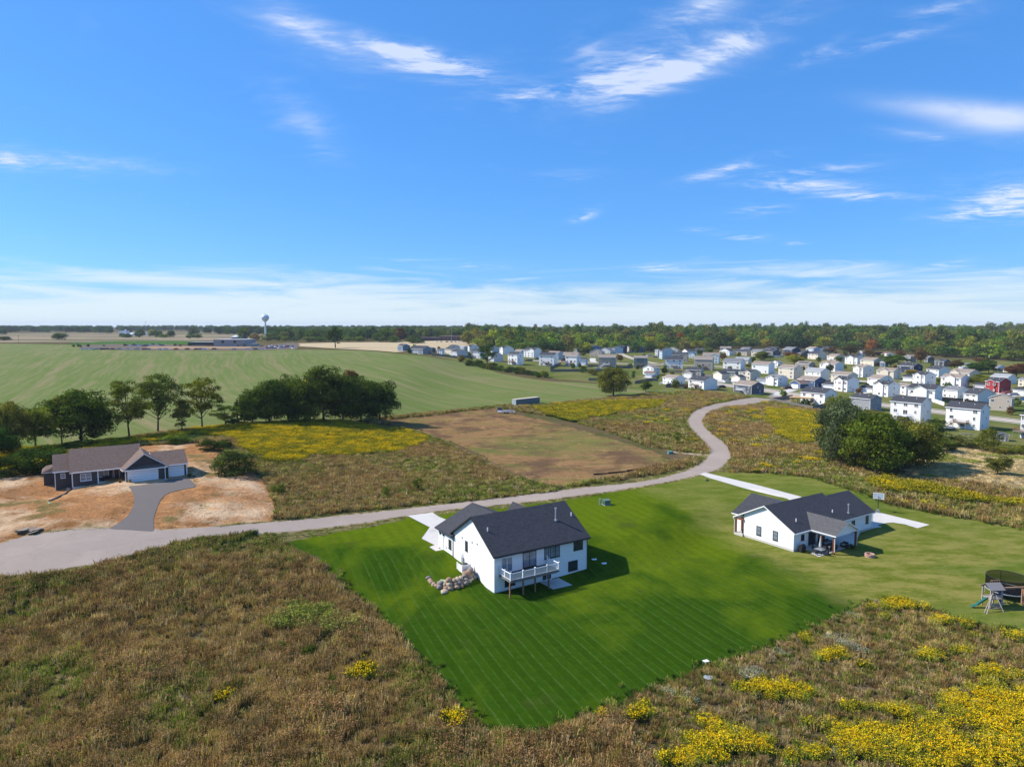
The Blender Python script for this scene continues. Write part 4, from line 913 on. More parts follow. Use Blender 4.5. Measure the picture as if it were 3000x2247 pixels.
# ------------------------------------------------------------------ the white house with the raised deck
def hero_deck_house():
    A = R(32); O = G(1447, 1738.5); O = np.array([-2.46, 92.57, 0.0])
    t = thing('white_house', 'white walk-out farmhouse with charcoal roof and raised rear deck, central on the striped lawn', 'house', tuple(O), A)
    SW = siding('white_lap_siding', (.77, .77, .76), .18); RD = shingle('charcoal_shingles', (.046, .047, .055))
    W, Dp, ZE, ZR, VR, ZF = 16.3, 12.45, 5.55, 9.42, 6.2, 5.5
    m = MB(); m.prism([(0, 0, -.6), (0, Dp, -.6), (0, Dp, ZF), (0, VR, ZR), (0, 0, ZE)], (W, 0, 0), 0); m.build('wall', SW, t)
    # garage wing at the front
    m = MB(); gable_body(m, 12.6, 5.3, 0, 5.0, 7.85, 'y', y=12.4); g = m.build('garage_wing', SW, t)
    m = MB(); m.box(-.04, 16.34, -.04, -.001, -.6, .22).box(-.04, 12.6, -.001, -.001, 0, 0) if False else m.box(-.03, W+.03, -.03, 12.4, -.6, .16); m.box(-.03, 12.63, 12.42, 17.73, -.4, 1.75); m.build('foundation', CONC, t)
    def slab(mb, P, th=.2): mb.prism(P, (0, 0, -th), 1, 0)
    m = MB(); s1 = (ZR-ZE)/VR; s2 = (ZR-ZF)/(Dp-VR); o = .45; k = .12
    slab(m, [(-.4, -o, ZE-s1*o+k), (W+.4, -o, ZE-s1*o+k), (W+.4, VR, ZR+k), (-.4, VR, ZR+k)])
    slab(m, [(-.4, VR, ZR+k), (W+.4, VR, ZR+k), (W+.4, Dp+o, ZF-s2*o+k), (-.4, Dp+o, ZF-s2*o+k)])
    rf_ = m.build('roof', [RD, BLACKM], t)
    m = MB(); slab(m, [(-.5, 12.2, 4.98), (-.5, 18.1, 4.98), (6.4, 18.1, 8.02), (6.4, 8.6, 8.02), (-.39, 12.2, 4.99)][:4]); slab(m, [(6.4, 8.6, 8.03), (6.4, 18.1, 8.03), (13.1, 18.1, 5.0), (13.1, 12.2, 5.0)]); m.build('garage_roof', [RD, BLACKM], t)
    m = MB(); gable_body(m, 5.0, 3.0, 1.5, 5.0, 7.9, 'y', x=9.6, y=10.5); m.build('front_gable', SW, t)
    m = MB(); gable_roof(m, 5.0, 5.8, 5.0, 8.1, 'y', x=9.6, y=8.4, mt=1); m.build('front_gable_roof', [RD, BLACKM], t)
    m = MB(); m.tube((-.3, -o-.08, ZE-s1*o-.02), (W+.3, -o-.08, ZE-s1*o-.02), .075, n=6); m.tube((W+.02, -.10, ZE-.3), (W+.02, -.10, .1), .05); m.tube((-.06, 12.5, 4.8), (-.10, 12.5, 1.2), .05); m.tube((-.5, 12.2, 4.86), (-.5, 18.1, 4.86), .07)
    m.build('gutter', BLACKM, t)
    m = MB(); m.box(-.03, .12, -.03, .12, 0, 5.5).box(W-.12, W+.03, -.03, .12, 0, 5.5); m.build('corner_board', WHITE, t)
    # roof vents
    def onroof(px, py, hz=0):
        for v in np.linspace(0, 6, 61):
            z = ZE+s1*v; e = on_wall(1200+px*.31646, 1430+py*.31646, (O[0]-math.sin(A)*v, O[1]+math.cos(A)*v), A)
            if e[1] <= z+.12: return e[0], v, z+.1
        return 8, 3, 7
    for (px, py), hgt, rad, nm in (((722, 400), .55, .09, 'vent_pipe'), ((1496, 258), .55, .09, 'vent_pipe'), ((1352, 297), 1.75, .11, 'flue')):
        u, v, z = onroof(px, py); q = MB().tube((u, v, z-.15), (u, v, z+hgt), rad, n=8)
        if nm == 'flue': q.tube((u, v, z+hgt-.02), (u, v, z+hgt+.16), .17, n=8).box(u-.22, u+.22, v-.25, v+.2, z-.12, z+.1)
        q.build(nm, STEEL if nm == 'flue' else WHITE, t)
    # rear windows, read on the plane of the wall
    def wr(a, b, rot=0, oo=None, ang=A, **kw):
        oo = O if oo is None else oo
        p = on_wall(1200+a[0]*.31646, 1430+a[1]*.31646, oo, ang); q = on_wall(1200+b[0]*.31646, 1430+b[1]*.31646, oo, ang)
        return (p[0]+q[0])/2, min(p[1], q[1]), abs(q[0]-p[0]), abs(p[1]-q[1])
    for a, b, nx in (((1518, 488), (1602, 560), 2), ((1468, 680), (1554, 750), 2), ((881, 850), (977, 890), 2)):
        u, z, w, h = wr(a, b); window(t, u, -.005, z, w, max(h, 1.2), 0, nx, 1, BLACKM, GLASS)
    for a, b in (((1247, 545), (1290, 648)), ((1297, 532), (1340, 638)), ((1347, 522), (1388, 628))):
        u, z, w, h = wr(a, b); window(t, u, -.005, z, w, h, 0, 1, 2, BLACKM, GLASSB)
    u, z, w, h = wr((1048, 600), (1172, 690)); z = 2.72
    window(t, u, -.005, z, w, 2.25, 0, 2, 1, BLACKM, GLASSB, name='sliding_door')
    u, z, w, h = wr((850, 628), (952, 730)); window(t, u, -.005, 2.72, 1.85, 2.12, 0, 2, 1, WHITE, GLASSB, name='french_door')
    u, z, w, h = wr((1238, 795), (1300, 840)); window(t, u, -.005, .16, 1.7, 2.05, 0, 2, 1, WHITE, GLASS, name='patio_door')
    # side windows
    AS = R(122)
    for (a, b, nx) in (((518, 525), (537, 585), 1),):
        e = on_wall(1200+a[0]*.31646, 1430+a[1]*.31646, O, AS); f = on_wall(1200+b[0]*.31646, 1430+b[1]*.31646, O, AS)
        window(t, -.005, (e[0]+f[0])/2, min(e[1], f[1]), .75, 1.5, -math.pi/2, 1, 2, BLACKM, GLASS)
    e = on_wall(1200+375*.31646, 1430+520*.31646, O, AS); window(t, -.005, e[0], e[1]-.7, .9, 1.45, -math.pi/2, 1, 2, BLACKM, GLASS)
    window(t, -.005, 16.4, 1.75, .95, 2.1, -math.pi/2, 1, 1, WHITE, WHITE, name='side_door')
    for px, py, nm in ((488, 455, 'wall_vent'), (580, 500, 'wall_vent'), (627, 515, 'wall_vent'), (340, 548, 'outlet_box')):
        e = on_wall(1200+px*.31646, 1430+py*.31646, O, AS); MB().box(-.09, -.001, e[0]-.10, e[0]+.10, e[1]-.1, e[1]+.1).build(nm, STEEL, t)
    for k in (15.8, 16.95): MB().box(-.2, -.002, k-.08, k+.08, 4.0, 4.3).tube((-.12, k, 4.3), (-.25, k, 4.45), .09).build('wall_lamp', BLACKM, t)
    q = MB(); q.box(-.2, -.002, 9.0, 9.45, 1.6, 2.5).tube((-.1, 9.2, 2.5), (-.1, 9.2, 3.1), .04).tube((-.12, 9.6, 1.2), (-.12, 9.6, 2.9), .03); q.build('electric_meter', STEEL, t)
    # the deck
    X0, X1, Y0, Zd = .75, 8.95, -3.05, 2.62
    dk = MB(); dk.box(X0, X1, Y0, -.03, Zd-.28, Zd-.045, 0); d = dk.build('deck', plain('grey_deck_skirt', (.17, .165, .165), .8), t)
    bm = MB().box(X0+.03, X1-.03, 0, .135, -.04, 0).mesh('deck_board_mesh', plain('charcoal_deck_board', (.055, .056, .062), .75, var=.2))
    nb = 21
    for i in range(nb): ob('board', bm, d, (0, Y0+.02+i*(-Y0-.05)/nb, Zd))
    for px in ((938, 1035), (1068, 1000), (1178, 972), (1299, 938)):
        g = G(1200+px[0]*.31646, 1430+px[1]*.31646); dx = (g[0]-O[0])*math.cos(A)+(g[1]-O[1])*math.sin(A); g2 = T(*g[:2])
        dx = min(max(dx, X0+.2), X1-.3)
        MB().box(dx-.09, dx+.09, Y0+.35, Y0+.53, -.3, Zd-.28).build('post', WOODP, d)
    MB().box(X0+.1, X1-.1, Y0+.34, Y0+.54, Zd-.50, Zd-.285).build('beam', WOODP, d)
    rl = MB(); pts = [(X0+.06, -.15), (X0+.06, Y0+.06), (X1-.06, Y0+.06), (X1-.06, -.15)]
    for a, b in zip(pts, pts[1:]):
        L = math.hypot(b[0]-a[0], b[1]-a[1]); k = int(L/.15)
        rl.tube((a[0], a[1], Zd+.98), (b[0], b[1], Zd+.98), .06, n=4).tube((a[0], a[1], Zd+.10), (b[0], b[1], Zd+.10), .045, n=4)
        for i in range(1, k): c = i/k; rl.tube((a[0]+(b[0]-a[0])*c, a[1]+(b[1]-a[1])*c, Zd+.1), (a[0]+(b[0]-a[0])*c, a[1]+(b[1]-a[1])*c, Zd+.98), .034, n=4, cap=False)
    r_ = rl.build('railing', WHITE, d)
    pm = MB().box(-.075, .075, -.075, .075, 0, 1.10).box(-.10, .10, -.10, .10, 1.10, 1.16).mesh('rail_post_mesh', WHITE)
    L = X1-X0-.12
    for p in [(X0+.06+L*i/4, Y0+.06) for i in range(5)] + [(X0+.06, -1.5), (X1-.06, -1.5), (X0+.06, -.12), (X1-.06, -.12)]: ob('rail_post', pm, d, (p[0], p[1], Zd))
hero_deck_house()

# boulder wall beside it
def boulder_mesh(seed, c):
    bm = bmesh.new(); bmesh.ops.create_icosphere(bm, subdivisions=2, radius=1)
    r = random.Random(seed); off = Vector((seed*3.1, seed*1.7, 0))
    for v in bm.verts: v.co *= 1+.32*mnoise.noise(v.co*1.1+off)+.10*mnoise.noise(v.co*3+off)
    me = bpy.data.meshes.new('boulder_mesh'); bm.to_mesh(me); bm.free(); me.materials.append(c); smooth(me); return me
STONES = [plain('stone_'+n, c, .9, var=.35, scale=2.5, bump=.6) for n, c in (('buff', (.36, .25, .16)), ('grey', (.22, .19, .17)), ('rose', (.31, .19, .13)), ('pale', (.42, .33, .24)))]
def rocks():
    t = thing('boulder_wall', 'curved retaining wall of rounded fieldstones beside the central white house', 'rock wall', (-11.9, 95.2, T(-11.9, 95.2)))
    pts = [(-12.1, 95.9), (-11.4, 94.5), (-10.4, 93.75), (-9.3, 93.45), (-8.3, 93.5), (-7.4, 93.9), (-6.5, 94.7), (-5.8, 95.8), (-5.3, 96.9)]
    P = np.array(chaikin(pts, 2)); L = np.concatenate([[0], np.cumsum(np.linalg.norm(np.diff(P, axis=0), axis=1))])
    r = random.Random(4); M = [boulder_mesh(i, STONES[i % 4]) for i in range(12)]; b = np.array([-11.9, 95.2, T(-11.9, 95.2)])
    for row in range(3):
        s = .3*row+.8*(row > 0)*row
        while s < L[-1]:
            q = np.array([np.interp(s, L, P[:, 0]), np.interp(s, L, P[:, 1])]); rr = r.uniform(.31, .50)
            back = np.array([-8.6, 97.2])-q; back /= np.linalg.norm(back); q2 = q+back*row*.30
            z0 = T(*(q-back*.4)); z = z0+rr*.55+row*.42
            if row == 0 or (s > 1.2+row*1.4 and s < L[-1]): ob('boulder', r.choice(M), t, (q2[0]-b[0], q2[1]-b[1], z-b[2]), (r.uniform(-.4, .4), r.uniform(-.4, .4), r.uniform(0, 6)), (rr*1.2, rr, rr*.82))
            s += rr*1.75
    g = G(1200+325*.31646, 1430+965*.31646); ob('flat_boulder', M[3], None, (g[0], g[1], g[2]+.12), 1, (.75, .5, .32), 'single low tan rock lying on the grass below the boulder wall', 'rock')
rocks()
def local(o, A, x, y): return o[0]+x*math.cos(A)-y*math.sin(A), o[1]+x*math.sin(A)+y*math.cos(A)
def G3(x, y): return G(1200+x*.31646, 1430+y*.31646)
def G4(x, y): return G(2050+x*.31646, 1400+y*.31646)
def small_yard():
    g = G3(335, 862); t = thing('septic_tank_lid', 'pale green square slab lid behind the boulder wall', 'tank lid', (g[0], g[1], g[2]), R(10))
    gm = plain('pale_green_plastic', (.30, .40, .20), .6); MB().box(-.85, .85, -.75, .75, -.05, .08).build('base', gm, t); MB().box(-.72, .72, -.62, .62, .08, .14).build('cover', gm, t)
    # air conditioner behind white fence panels
    g = G3(500, 770); x, y = -6.95, 98.1; z = T(x, y); t = thing('air_conditioner', 'grey air conditioner standing beside the gable wall of the central house', 'air conditioner', (x, y, z), R(32))
    b = MB().box(-.42, .42, -.42, .42, .1, .95); b.build('casing', plain('ac_grey', (.14, .14, .14)), t); MB().tube((0, 0, .95), (0, 0, 1.0), .36, n=14).build('fan_grille', BLACKM, t)
    g2 = MB()
    for i in range(7): g2.box(-.43, -.425, -.36+i*.11, -.31+i*.11, .2, .85)
    g2.build('grille', BLACKM, t)
    t = thing('screen_panel', 'white solid panel screen hiding the air conditioner by the boulder wall', 'screen', (x, y, z), R(32))
    for nm, bb in (('panel', (-.95, -.88, -.88, .7)), ('panel', (-.88, .4, -.95, -.88))): MB().box(*bb, 0, 1.05).build(nm, WHITE, t)
    for p in ((-.92, -.92), (-.92, .7), (.42, -.92)): MB().box(p[0]-.07, p[0]+.07, p[1]-.07, p[1]+.07, 0, 1.15).build('post', WHITE, t)
    # utility box near the road
    for (px, py, sc, lb) in ((1822, 155, 1.0, 'large green utility transformer on the lawn between the two white houses'),):
        g = G3(px, py); t = thing('transformer_box', lb, 'utility box', tuple(g), R(20), None, .78); gm = plain('utility_green', (.10, .16, .12), .6)
        MB().box(-1.0, 1.0, -.8, .8, -.1, .12).build('pad', CONC, t); MB().box(-.85, .85, -.65, .65, .12, 1.25).build('cabinet', gm, t); MB().prism([(-.9, -.7, 1.25), (.9, -.7, 1.25), (.9, .7, 1.4), (-.9, .7, 1.4)], (0, 0, .06)).build('lid', gm, t)
        t2 = thing('meter_pedestal', 'pale thin utility pedestal beside the large green transformer', 'utility box', (g[0]-1.3, g[1]-.1, g[2])); MB().box(-.15, .15, -.12, .12, 0, 1.2).build('cabinet', plain('pale_utility', (.40, .45, .42)), t2); MB().box(-.18, .18, -.15, .15, 1.2, 1.27).build('cap', STEEL, t2)
    g = G(1000+1777*.5425, 1150+331*.5425); t = thing('utility_pedestal', 'low turquoise utility box where the gravel track meets the road', 'utility box', tuple(g), R(10)); MB().box(-.7, .7, -.5, .5, 0, .65).build('cabinet', plain('turquoise_box', (.10, .24, .24)), t); MB().box(-.75, .75, -.55, .55, .65, .72).build('lid', plain('turquoise_box', (.10, .24, .24)), t)
    for i, (px, py) in enumerate(((1708, 657), (1800, 694))):
        g = G3(px, py); o = MB().tube((0, 0, 0), (0, 0, .07), .42, n=16).build('well_cover', WHITE); o.location = tuple(g); o['label'] = 'round white cover in the shade on the lawn, '+('nearer the house' if i == 0 else 'farther from the house'); o['category'] = 'lid'; o['group'] = 'round lids in the lawn'
    g = G(2068, 1947); t = thing('white_stool', 'small white plastic stool at the far edge of the striped lawn', 'stool', tuple(g), .4, None, .8)
    MB().box(-.38, .38, -.3, .3, .55, .60).build('seat', WHITE, t)
    for a in (-.3, .3):
        for b in (-.22, .22): MB().tube((a*1.15, b*1.15, 0), (a, b, .55), .045).build('leg', WHITE, t)
    g = G(2075, 1988); o = MB().tube((0, 0, 0), (0, 0, .05), .5, n=14).build('round_cover', STEEL); o.location = (g[0], g[1], g[2]+.15); o['label'] = 'flat grey round lid among dry weeds below the white stool'; o['category'] = 'lid'
small_yard()

# ------------------------------------------------------------------ second white house, to the right
def hero_right_house():
    A = R(33); O = np.array([46.5, 110.0, .35])
    t = thing('white_house', 'white single-storey farmhouse with charcoal roof and covered rear patio, on the right lawn', 'house', tuple(O), A)
    SW = siding('white_board_siding', (.77, .77, .76), .18); RD = shingle('charcoal_shingles_right', (.046, .047, .055))
    WP = plain('stained_post', (.19, .065, .03), .7, var=.25); ZE = 3.05; k = .12
    def slab(mb, P): mb.prism(P, (0, 0, -.2), 1, 0)
    W1, ZR1, VR1 = 16.3, 6.15, 5.6; s = (ZR1-ZE)/VR1; o = .45; m = MB()
    m.prism([(0, 0, -.5), (0, 9.9, -.5), (0, 9.9, 3.75), (0, VR1, ZR1-.1), (0, 0, ZE-.1)], (W1, 0, 0)); m.build('wall', SW, t)
    m = MB(); slab(m, [(-.45, -o, ZE-s*o+k), (W1, -o, ZE-s*o+k), (W1, VR1, ZR1+k), (-.45, VR1, ZR1+k)]); slab(m, [(-.45, VR1, ZR1+k), (W1, VR1, ZR1+k), (W1, 12.0, ZR1-s*6.4*.95+k), (-.45, 12.0, ZR1-s*6.4*.95+k)])
    m.build('roof', [RD, WHITE], t)
    v2 = 4.9; z2 = ZE+s*v2; m = MB(); m.prism([(W1+.02, 0, -.5), (W1+.02, 9.7, -.5), (W1+.02, 9.7, ZE), (W1+.02, v2, z2-.1), (W1+.02, 0, ZE-.1)], (7.0, 0, 0)); m.build('garage_wall', SW, t)
    m = MB(); slab(m, [(W1+.004, -o, ZE-s*o+k), (23.75, -o, ZE-s*o+k), (23.75, v2, z2+k), (W1+.004, v2, z2+k)]); slab(m, [(W1+.004, v2, z2+k), (23.75, v2, z2+k), (23.75, 10.2, ZE-s*.4+k), (W1+.004, 10.2, ZE-s*.4+k)]); m.build('garage_roof', [RD, WHITE], t)
    m = MB(); m.box(-.03, 23.35, -.03, 9.7, -.5, .06); m.build('foundation', CONC, t)
    # front wing and front porch at the left
    m = MB(); gable_body(m, 10.0, 4.0, -.3, 3.0, 5.55, 'y', x=1.7, y=9.0); m.build('front_wing', SW, t)
    m = MB(); slab(m, [(1.1, 10.6, 2.98), (1.1, 13.6, 2.98), (6.7, 13.6, 5.85), (6.7, 7.2, 5.85)]); slab(m, [(6.7, 7.2, 5.85), (6.7, 13.6, 5.85), (12.3, 13.6, 2.98), (12.3, 10.6, 2.98)]); m.build('front_wing_roof', [RD, WHITE], t)
    m = MB(); m.box(-.35, 1.65, 9.93, 11.75, -.4, .10); m.build('porch_floor', CONC, t)
    for x, y in ((-.15, 11.5), (1.45, 11.5)): MB().box(x-.12, x+.12, y-.12, y+.12, .05, 2.55).build('porch_post', WP, t)
    MB().box(-.27, -.03, 9.93, 11.62, 2.55, 2.85).build('porch_beam', WP, t)
    # covered patio
    PX0, PX1, PY = 4.3, 10.7, -4.5; PR = 4.72; xm = (PX0+PX1)/2; vv = (PR-ZE)/s+.1
    m = MB(); slab(m, [(PX0-.35, PY-.4, 2.92), (xm, PY-.4, PR), (xm, vv, PR), (PX0-.35, -.25, 2.92)][::-1]); slab(m, [(xm, PY-.4, PR), (PX1+.35, PY-.4, 2.92), (PX1+.35, -.25, 2.92), (xm, vv, PR)][::-1]); m.build('patio_roof', [shingle('patio_shingles', (.085, .083, .085)), WHITE], t)
    m = MB(); m.prism([(PX0, PY, 2.6), (PX1, PY, 2.6), (PX1, PY, 2.8), (xm, PY, PR-.2), (PX0, PY, 2.8)], (0, .18, 0)); m.build('patio_gable', SW, t)
    for x, y in ((PX0+.1, PY+.12), (PX1-.1, PY+.12), (PX0+.1, -2.1)): MB().box(x-.14, x+.14, y-.14, y+.14, -.2, 2.6).build('patio_post', WP, t)
    MB().box(PX0-.05, PX0+.2, PY+.2, -.05, 2.45, 2.75).build('patio_beam', WHITE, t)
    m = MB(); m.tube((PX0-.3, PY-.2, 2.7), (PX0-.02, PY-.05, 2.5), .05).tube((PX0-.02, PY-.05, 2.5), (PX0-.02, PY-.05, .1), .05).tube((PX1+.05, PY, 2.8), (PX1+.05, PY, .1), .05).tube((23.4, -.1, 2.9), (23.4, -.1, .1), .05).tube((-.45, 12.0, 2.75), (-.35, 11.7, 2.3), .06).tube((-.35, 11.7, 2.3), (-.35, 11.7, .1), .06).tube((-.3, -o-.08, ZE-s*o), (PX0-.5, -o-.08, ZE-s*o), .07); m.build('gutter', WHITE, t)
    for px, py, h in (((892, 407, 0), .55, .09), ((1228, 322, 0), .5, .09), ((1375, 325, 0), 1.5, .12)):
        for v in np.linspace(0, 6, 61):
            e = on_wall(2050+px[0]*.31646, 1400+px[1]*.31646, (O[0]-math.sin(A)*v, O[1]+math.cos(A)*v), A); z = ZE+s*v+O[2]
            if e[1] <= z+.12: break
        q = MB().tube((e[0], v, ZE+s*v-.1), (e[0], v, ZE+s*v+.1+py), .09, n=8)
        if py > 1: q.tube((e[0], v, ZE+s*v+py), (e[0], v, ZE+s*v+.25+py), .16, n=8).box(e[0]-.2, e[0]+.2, v-.2, v+.2, ZE+s*v-.05, ZE+s*v+.2)
        q.build('flue' if py > 1 else 'vent_pipe', STEEL if py > 1 else WHITE, t)
    AS = R(123); hp = -math.pi/2
    for px, py in ((547, 500), (700, 543)):
        e = on_wall(2050+px*.31646, 1400+py*.31646, O, AS); window(t, -.005, e[0], max(.75, e[1]-O[2]-.75), .95, 1.55, hp, 1, 2, BLACKM, GLASSB)
    def rw(px, py): e = on_wall(2050+px*.31646, 1400+py*.31646, O, A); return e[0], e[1]-O[2]
    u, z = rw(952, 550); window(t, u, -.005, z-.5, .85, 1.0, 0, 1, 1, BLACKM, GLASS)
    window(t, 5.0, -.005, .12, 2.0, 2.2, 0, 2, 1, BLACKM, GLASS, name='sliding_door'); window(t, 7.7, -.005, .12, 1.9, 2.2, 0, 2, 1, BLACKM, GLASS, name='sliding_door'); window(t, 10.0, -.005, .9, 1.4, 1.3, 0, 2, 1, BLACKM, GLASS)
    O2 = O
    e = on_wall(2050+1548*.31646, 1400+388*.31646, O2, A); window(t, e[0], -.005, 1.0, .95, 1.4, 0, 1, 2, BLACKM, GLASS)
    e = on_wall(2050+1420*.31646, 1400+430*.31646, O2, A); window(t, e[0], -.005, .12, 1.0, 2.1, 0, 1, 1, BLACKM, GLASS, name='rear_door')
    m = MB()
    for y in (2, 2.15): m.box(-.15, -.01, 10.0+y-2, 10.1+y-2, .2, .9)
    m.build('hose_reel', BLACKM, t)
    return O, A
RO, RA = hero_right_house()
def rl(x, y, z=0): p = local(RO, RA, x, y); return (p[0], p[1], RO[2]+z)
BLK = plain('black_wicker', (.03, .03, .032), .8, var=.4, scale=12); CUSH = plain('pale_cushion', (.45, .44, .42), .9)
def sofa(label, x, y, rot, w=1.9):
    t = thing('patio_sofa', label, 'sofa', rl(x, y, -.23), RA+rot, 'wicker patio seats')
    MB().box(-w/2, w/2, -.4, .4, .05, .38).build('seat', BLK, t); MB().box(-w/2, w/2, .3, .45, .38, .85).build('backrest', BLK, t)
    for s in (-1, 1): MB().box(s*w/2-.08, s*w/2+.08, -.4, .4, .05, .62).build('armrest', BLK, t)
    n = max(1, int(w/.65)); c = MB().box(-w/n/2+.02, w/n/2-.02, -.36, .28, .38, .50).mesh('cushion_mesh', CUSH)
    for i in range(n): ob('cushion', c, t, (-w/2+w/n*(i+.5), 0, 0))
def patio_things():
    t = thing('patio_table', 'square grey patio table with parasol through it outside the covered patio', 'table', rl(2.9, -2.9, -.23), RA)
    MB().box(-.75, .75, -.75, .75, .70, .75).build('tabletop', plain('grey_slate_top', (.25, .26, .27), .4), t)
    for a in (-.6, .6):
        for b in (-.6, .6): MB().box(a-.04, a+.04, b-.04, b+.04, 0, .70).build('leg', BLACKM, t)
    t = thing('parasol', 'closed light grey parasol standing in the square patio table', 'parasol', rl(2.9, -2.9, -.23), 0); gm = plain('parasol_cloth', (.42, .44, .46), .9, scale=8)
    MB().tube((0, 0, 0), (0, 0, 2.9), .035).build('pole', STEEL, t); MB().tube((0, 0, 1.15), (0, 0, 1.5), .24, .20, 9).tube((0, 0, 1.5), (0, 0, 2.8), .20, .04, 9).build('canopy', gm, t)
    MB().tube((0, 0, 0), (0, 0, .1), .3, n=12).build('base', BLACKM, t)
    for i, (dx, dy, r, lb) in enumerate(((-1.25, 0, math.pi/2, 'black patio chair on the left of the square table'), (1.2, .1, -math.pi/2, 'black patio chair on the right of the square table'), (0, -1.2, math.pi, 'black patio chair on the lawn side of the square table'), (.1, 1.15, 0, 'black patio chair between the square table and the wall'))):
        t = thing('patio_chair', lb, 'chair', rl(2.9+dx, -2.9+dy, -.23), RA+r, 'chairs round the patio table')
        MB().box(-.26, .26, -.26, .26, .40, .46).build('seat', BLK, t); MB().box(-.26, .26, .20, .26, .46, .95).build('backrest', BLK, t)
        for a in (-.22, .22):
            for b in (-.22, .22): MB().box(a-.02, a+.02, b-.02, b+.02, 0, .40).build('leg', BLACKM, t)
    sofa('black wicker loveseat with pale cushions just behind the left patio post', 6.0, -3.0, math.pi*.95, 1.6)
    sofa('black wicker sofa under the patio roof by the sliding doors', 7.6, -1.0, 0, 2.2); sofa('black wicker armchair beside the right patio post', 9.2, -3.3, -math.pi/2, .9)
    t = thing('coffee_table', 'low dark table amid the wicker seats', 'table', rl(7.6, -2.4, -.23), RA); MB().box(-.6, .6, -.35, .35, .32, .38).build('tabletop', BLACKM, t)
    for a in (-.5, .5):
        for b in (-.28, .28): MB().box(a-.03, a+.03, b-.03, b+.03, 0, .32).build('leg', BLACKM, t)
    t = thing('grill', 'black covered grill against the wall left of the patio', 'grill', rl(1.2, -.8, -.2), RA); MB().box(-.6, .6, -.3, .3, .1, .85).build('cabinet', BLACKM, t); MB().prism([(-.45, -.28, .85), (-.45, .28, .85), (-.45, .24, 1.1), (-.45, 0, 1.22), (-.45, -.24, 1.1)], (.9, 0, 0)).build('hood', BLACKM, t)
    for i, (x, y, lb) in enumerate(((1.6, -1.6, 'low green plants by the patio corner of the right white house'), (9.6, -4.3, 'dark leafy potted bush beside the right patio post'))):
        g = rl(x, y, -.3); V = TREES['shrub'][i]; t = thing('shrub', lb, 'shrub', g, i, None, (.9 if i else 1.3, .9, .8 if i else .45)); o = ob('crown', V[0], t); o.color = (*GREEN['dark' if i else 'lime'], 1); ob('stem', V[1], t)
    # fire pit
    g = G4(1572, 732); t = thing('fire_pit', 'round pink block fire pit on the lawn near the covered patio', 'fire pit', tuple(g)); sm = STONES[2]
    bmm = MB().prism([(.50, -.17, 0), (.72, -.23, 0), (.72, .23, 0), (.50, .17, 0)], (0, 0, .19)).mesh('block_mesh', plain('firepit_block', (.44, .27, .21), .9, var=.3))
    for r_ in range(3):
        for i in range(9): ob('block', bmm, t, (0, 0, r_*.195), 6.283*(i+.5*(r_ % 2))/9)
    MB().tube((0, 0, .02), (0, 0, .12), .48, n=14).build('ash_bed', plain('ash', (.03, .03, .03), .9), t)
    # basketball hoop
    g = G4(1648, 322); t = thing('basketball_hoop', 'portable basketball hoop with white-framed clear backboard beside the driveway', 'basketball hoop', tuple(g), R(150))
    MB().prism([(-.5, -.4, 0), (.5, -.4, 0), (.5, .4, 0), (-.5, .4, 0)], (0, 0, .12)).prism([(-.4, -.3, .12), (.4, -.3, .12), (.18, .1, .75), (-.18, .1, .75)], (0, .25, 0)).build('base', plain('hoop_base_grey', (.38, .39, .4)), t)
    MB().tube((0, 0, .1), (0, -.25, 2.6), .07).tube((0, -.25, 2.6), (0, -1.0, 3.1), .05).tube((0, -.1, 2.1), (0, -1.0, 2.85), .04).build('pole', BLACKM, t)
    bb = MB(); bb.box(-.92, .92, -1.08, -1.04, 2.6, 3.7).build('backboard', plain('clear_acrylic', (.42, .48, .52), .15), t)
    f = MB()
    for q in ((-.97, -.87, 2.55, 3.75), (.87, .97, 2.55, 3.75), (-.87, .87, 2.55, 2.65), (-.87, .87, 3.65, 3.75), (-.32, -.26, 2.8, 3.25), (.26, .32, 2.8, 3.25), (-.26, .26, 3.19, 3.25), (-.26, .26, 2.8, 2.86)): f.box(q[0], q[1], -1.12, -1.02, q[2], q[3])
    f.build('backboard_frame', WHITE, t)
    rm = MB(); k = 14
    for i in range(k): a, b = 6.283*i/k, 6.283*(i+1)/k; rm.tube((.23*math.cos(a), -1.38+.23*math.sin(a), 3.0-.15), (.23*math.cos(b), -1.38+.23*math.sin(b), 3.0-.15), .015, n=4)
    rm.build('rim', plain('rim_orange', (.5, .08, .02)), t)
    nt = MB()
    for i in range(10): a = 6.283*i/10; nt.tube((.22*math.cos(a), -1.38+.22*math.sin(a), 2.85), (.13*math.cos(a+.3), -1.38+.13*math.sin(a+.3), 2.45), .008, n=3)
    nt.build('net', WHITE, t)
    g = G4(68, 28); o = MB().tube((0, 0, 0), (0, 0, .3), .45, .3, 10).tube((0, 0, .3), (0, 0, .42), .2, n=8).build('black_tub', BLACKM); o.location = tuple(g); o['label'] = 'small black tub on the grass near the long white driveway'; o['category'] = 'tub'
patio_things()

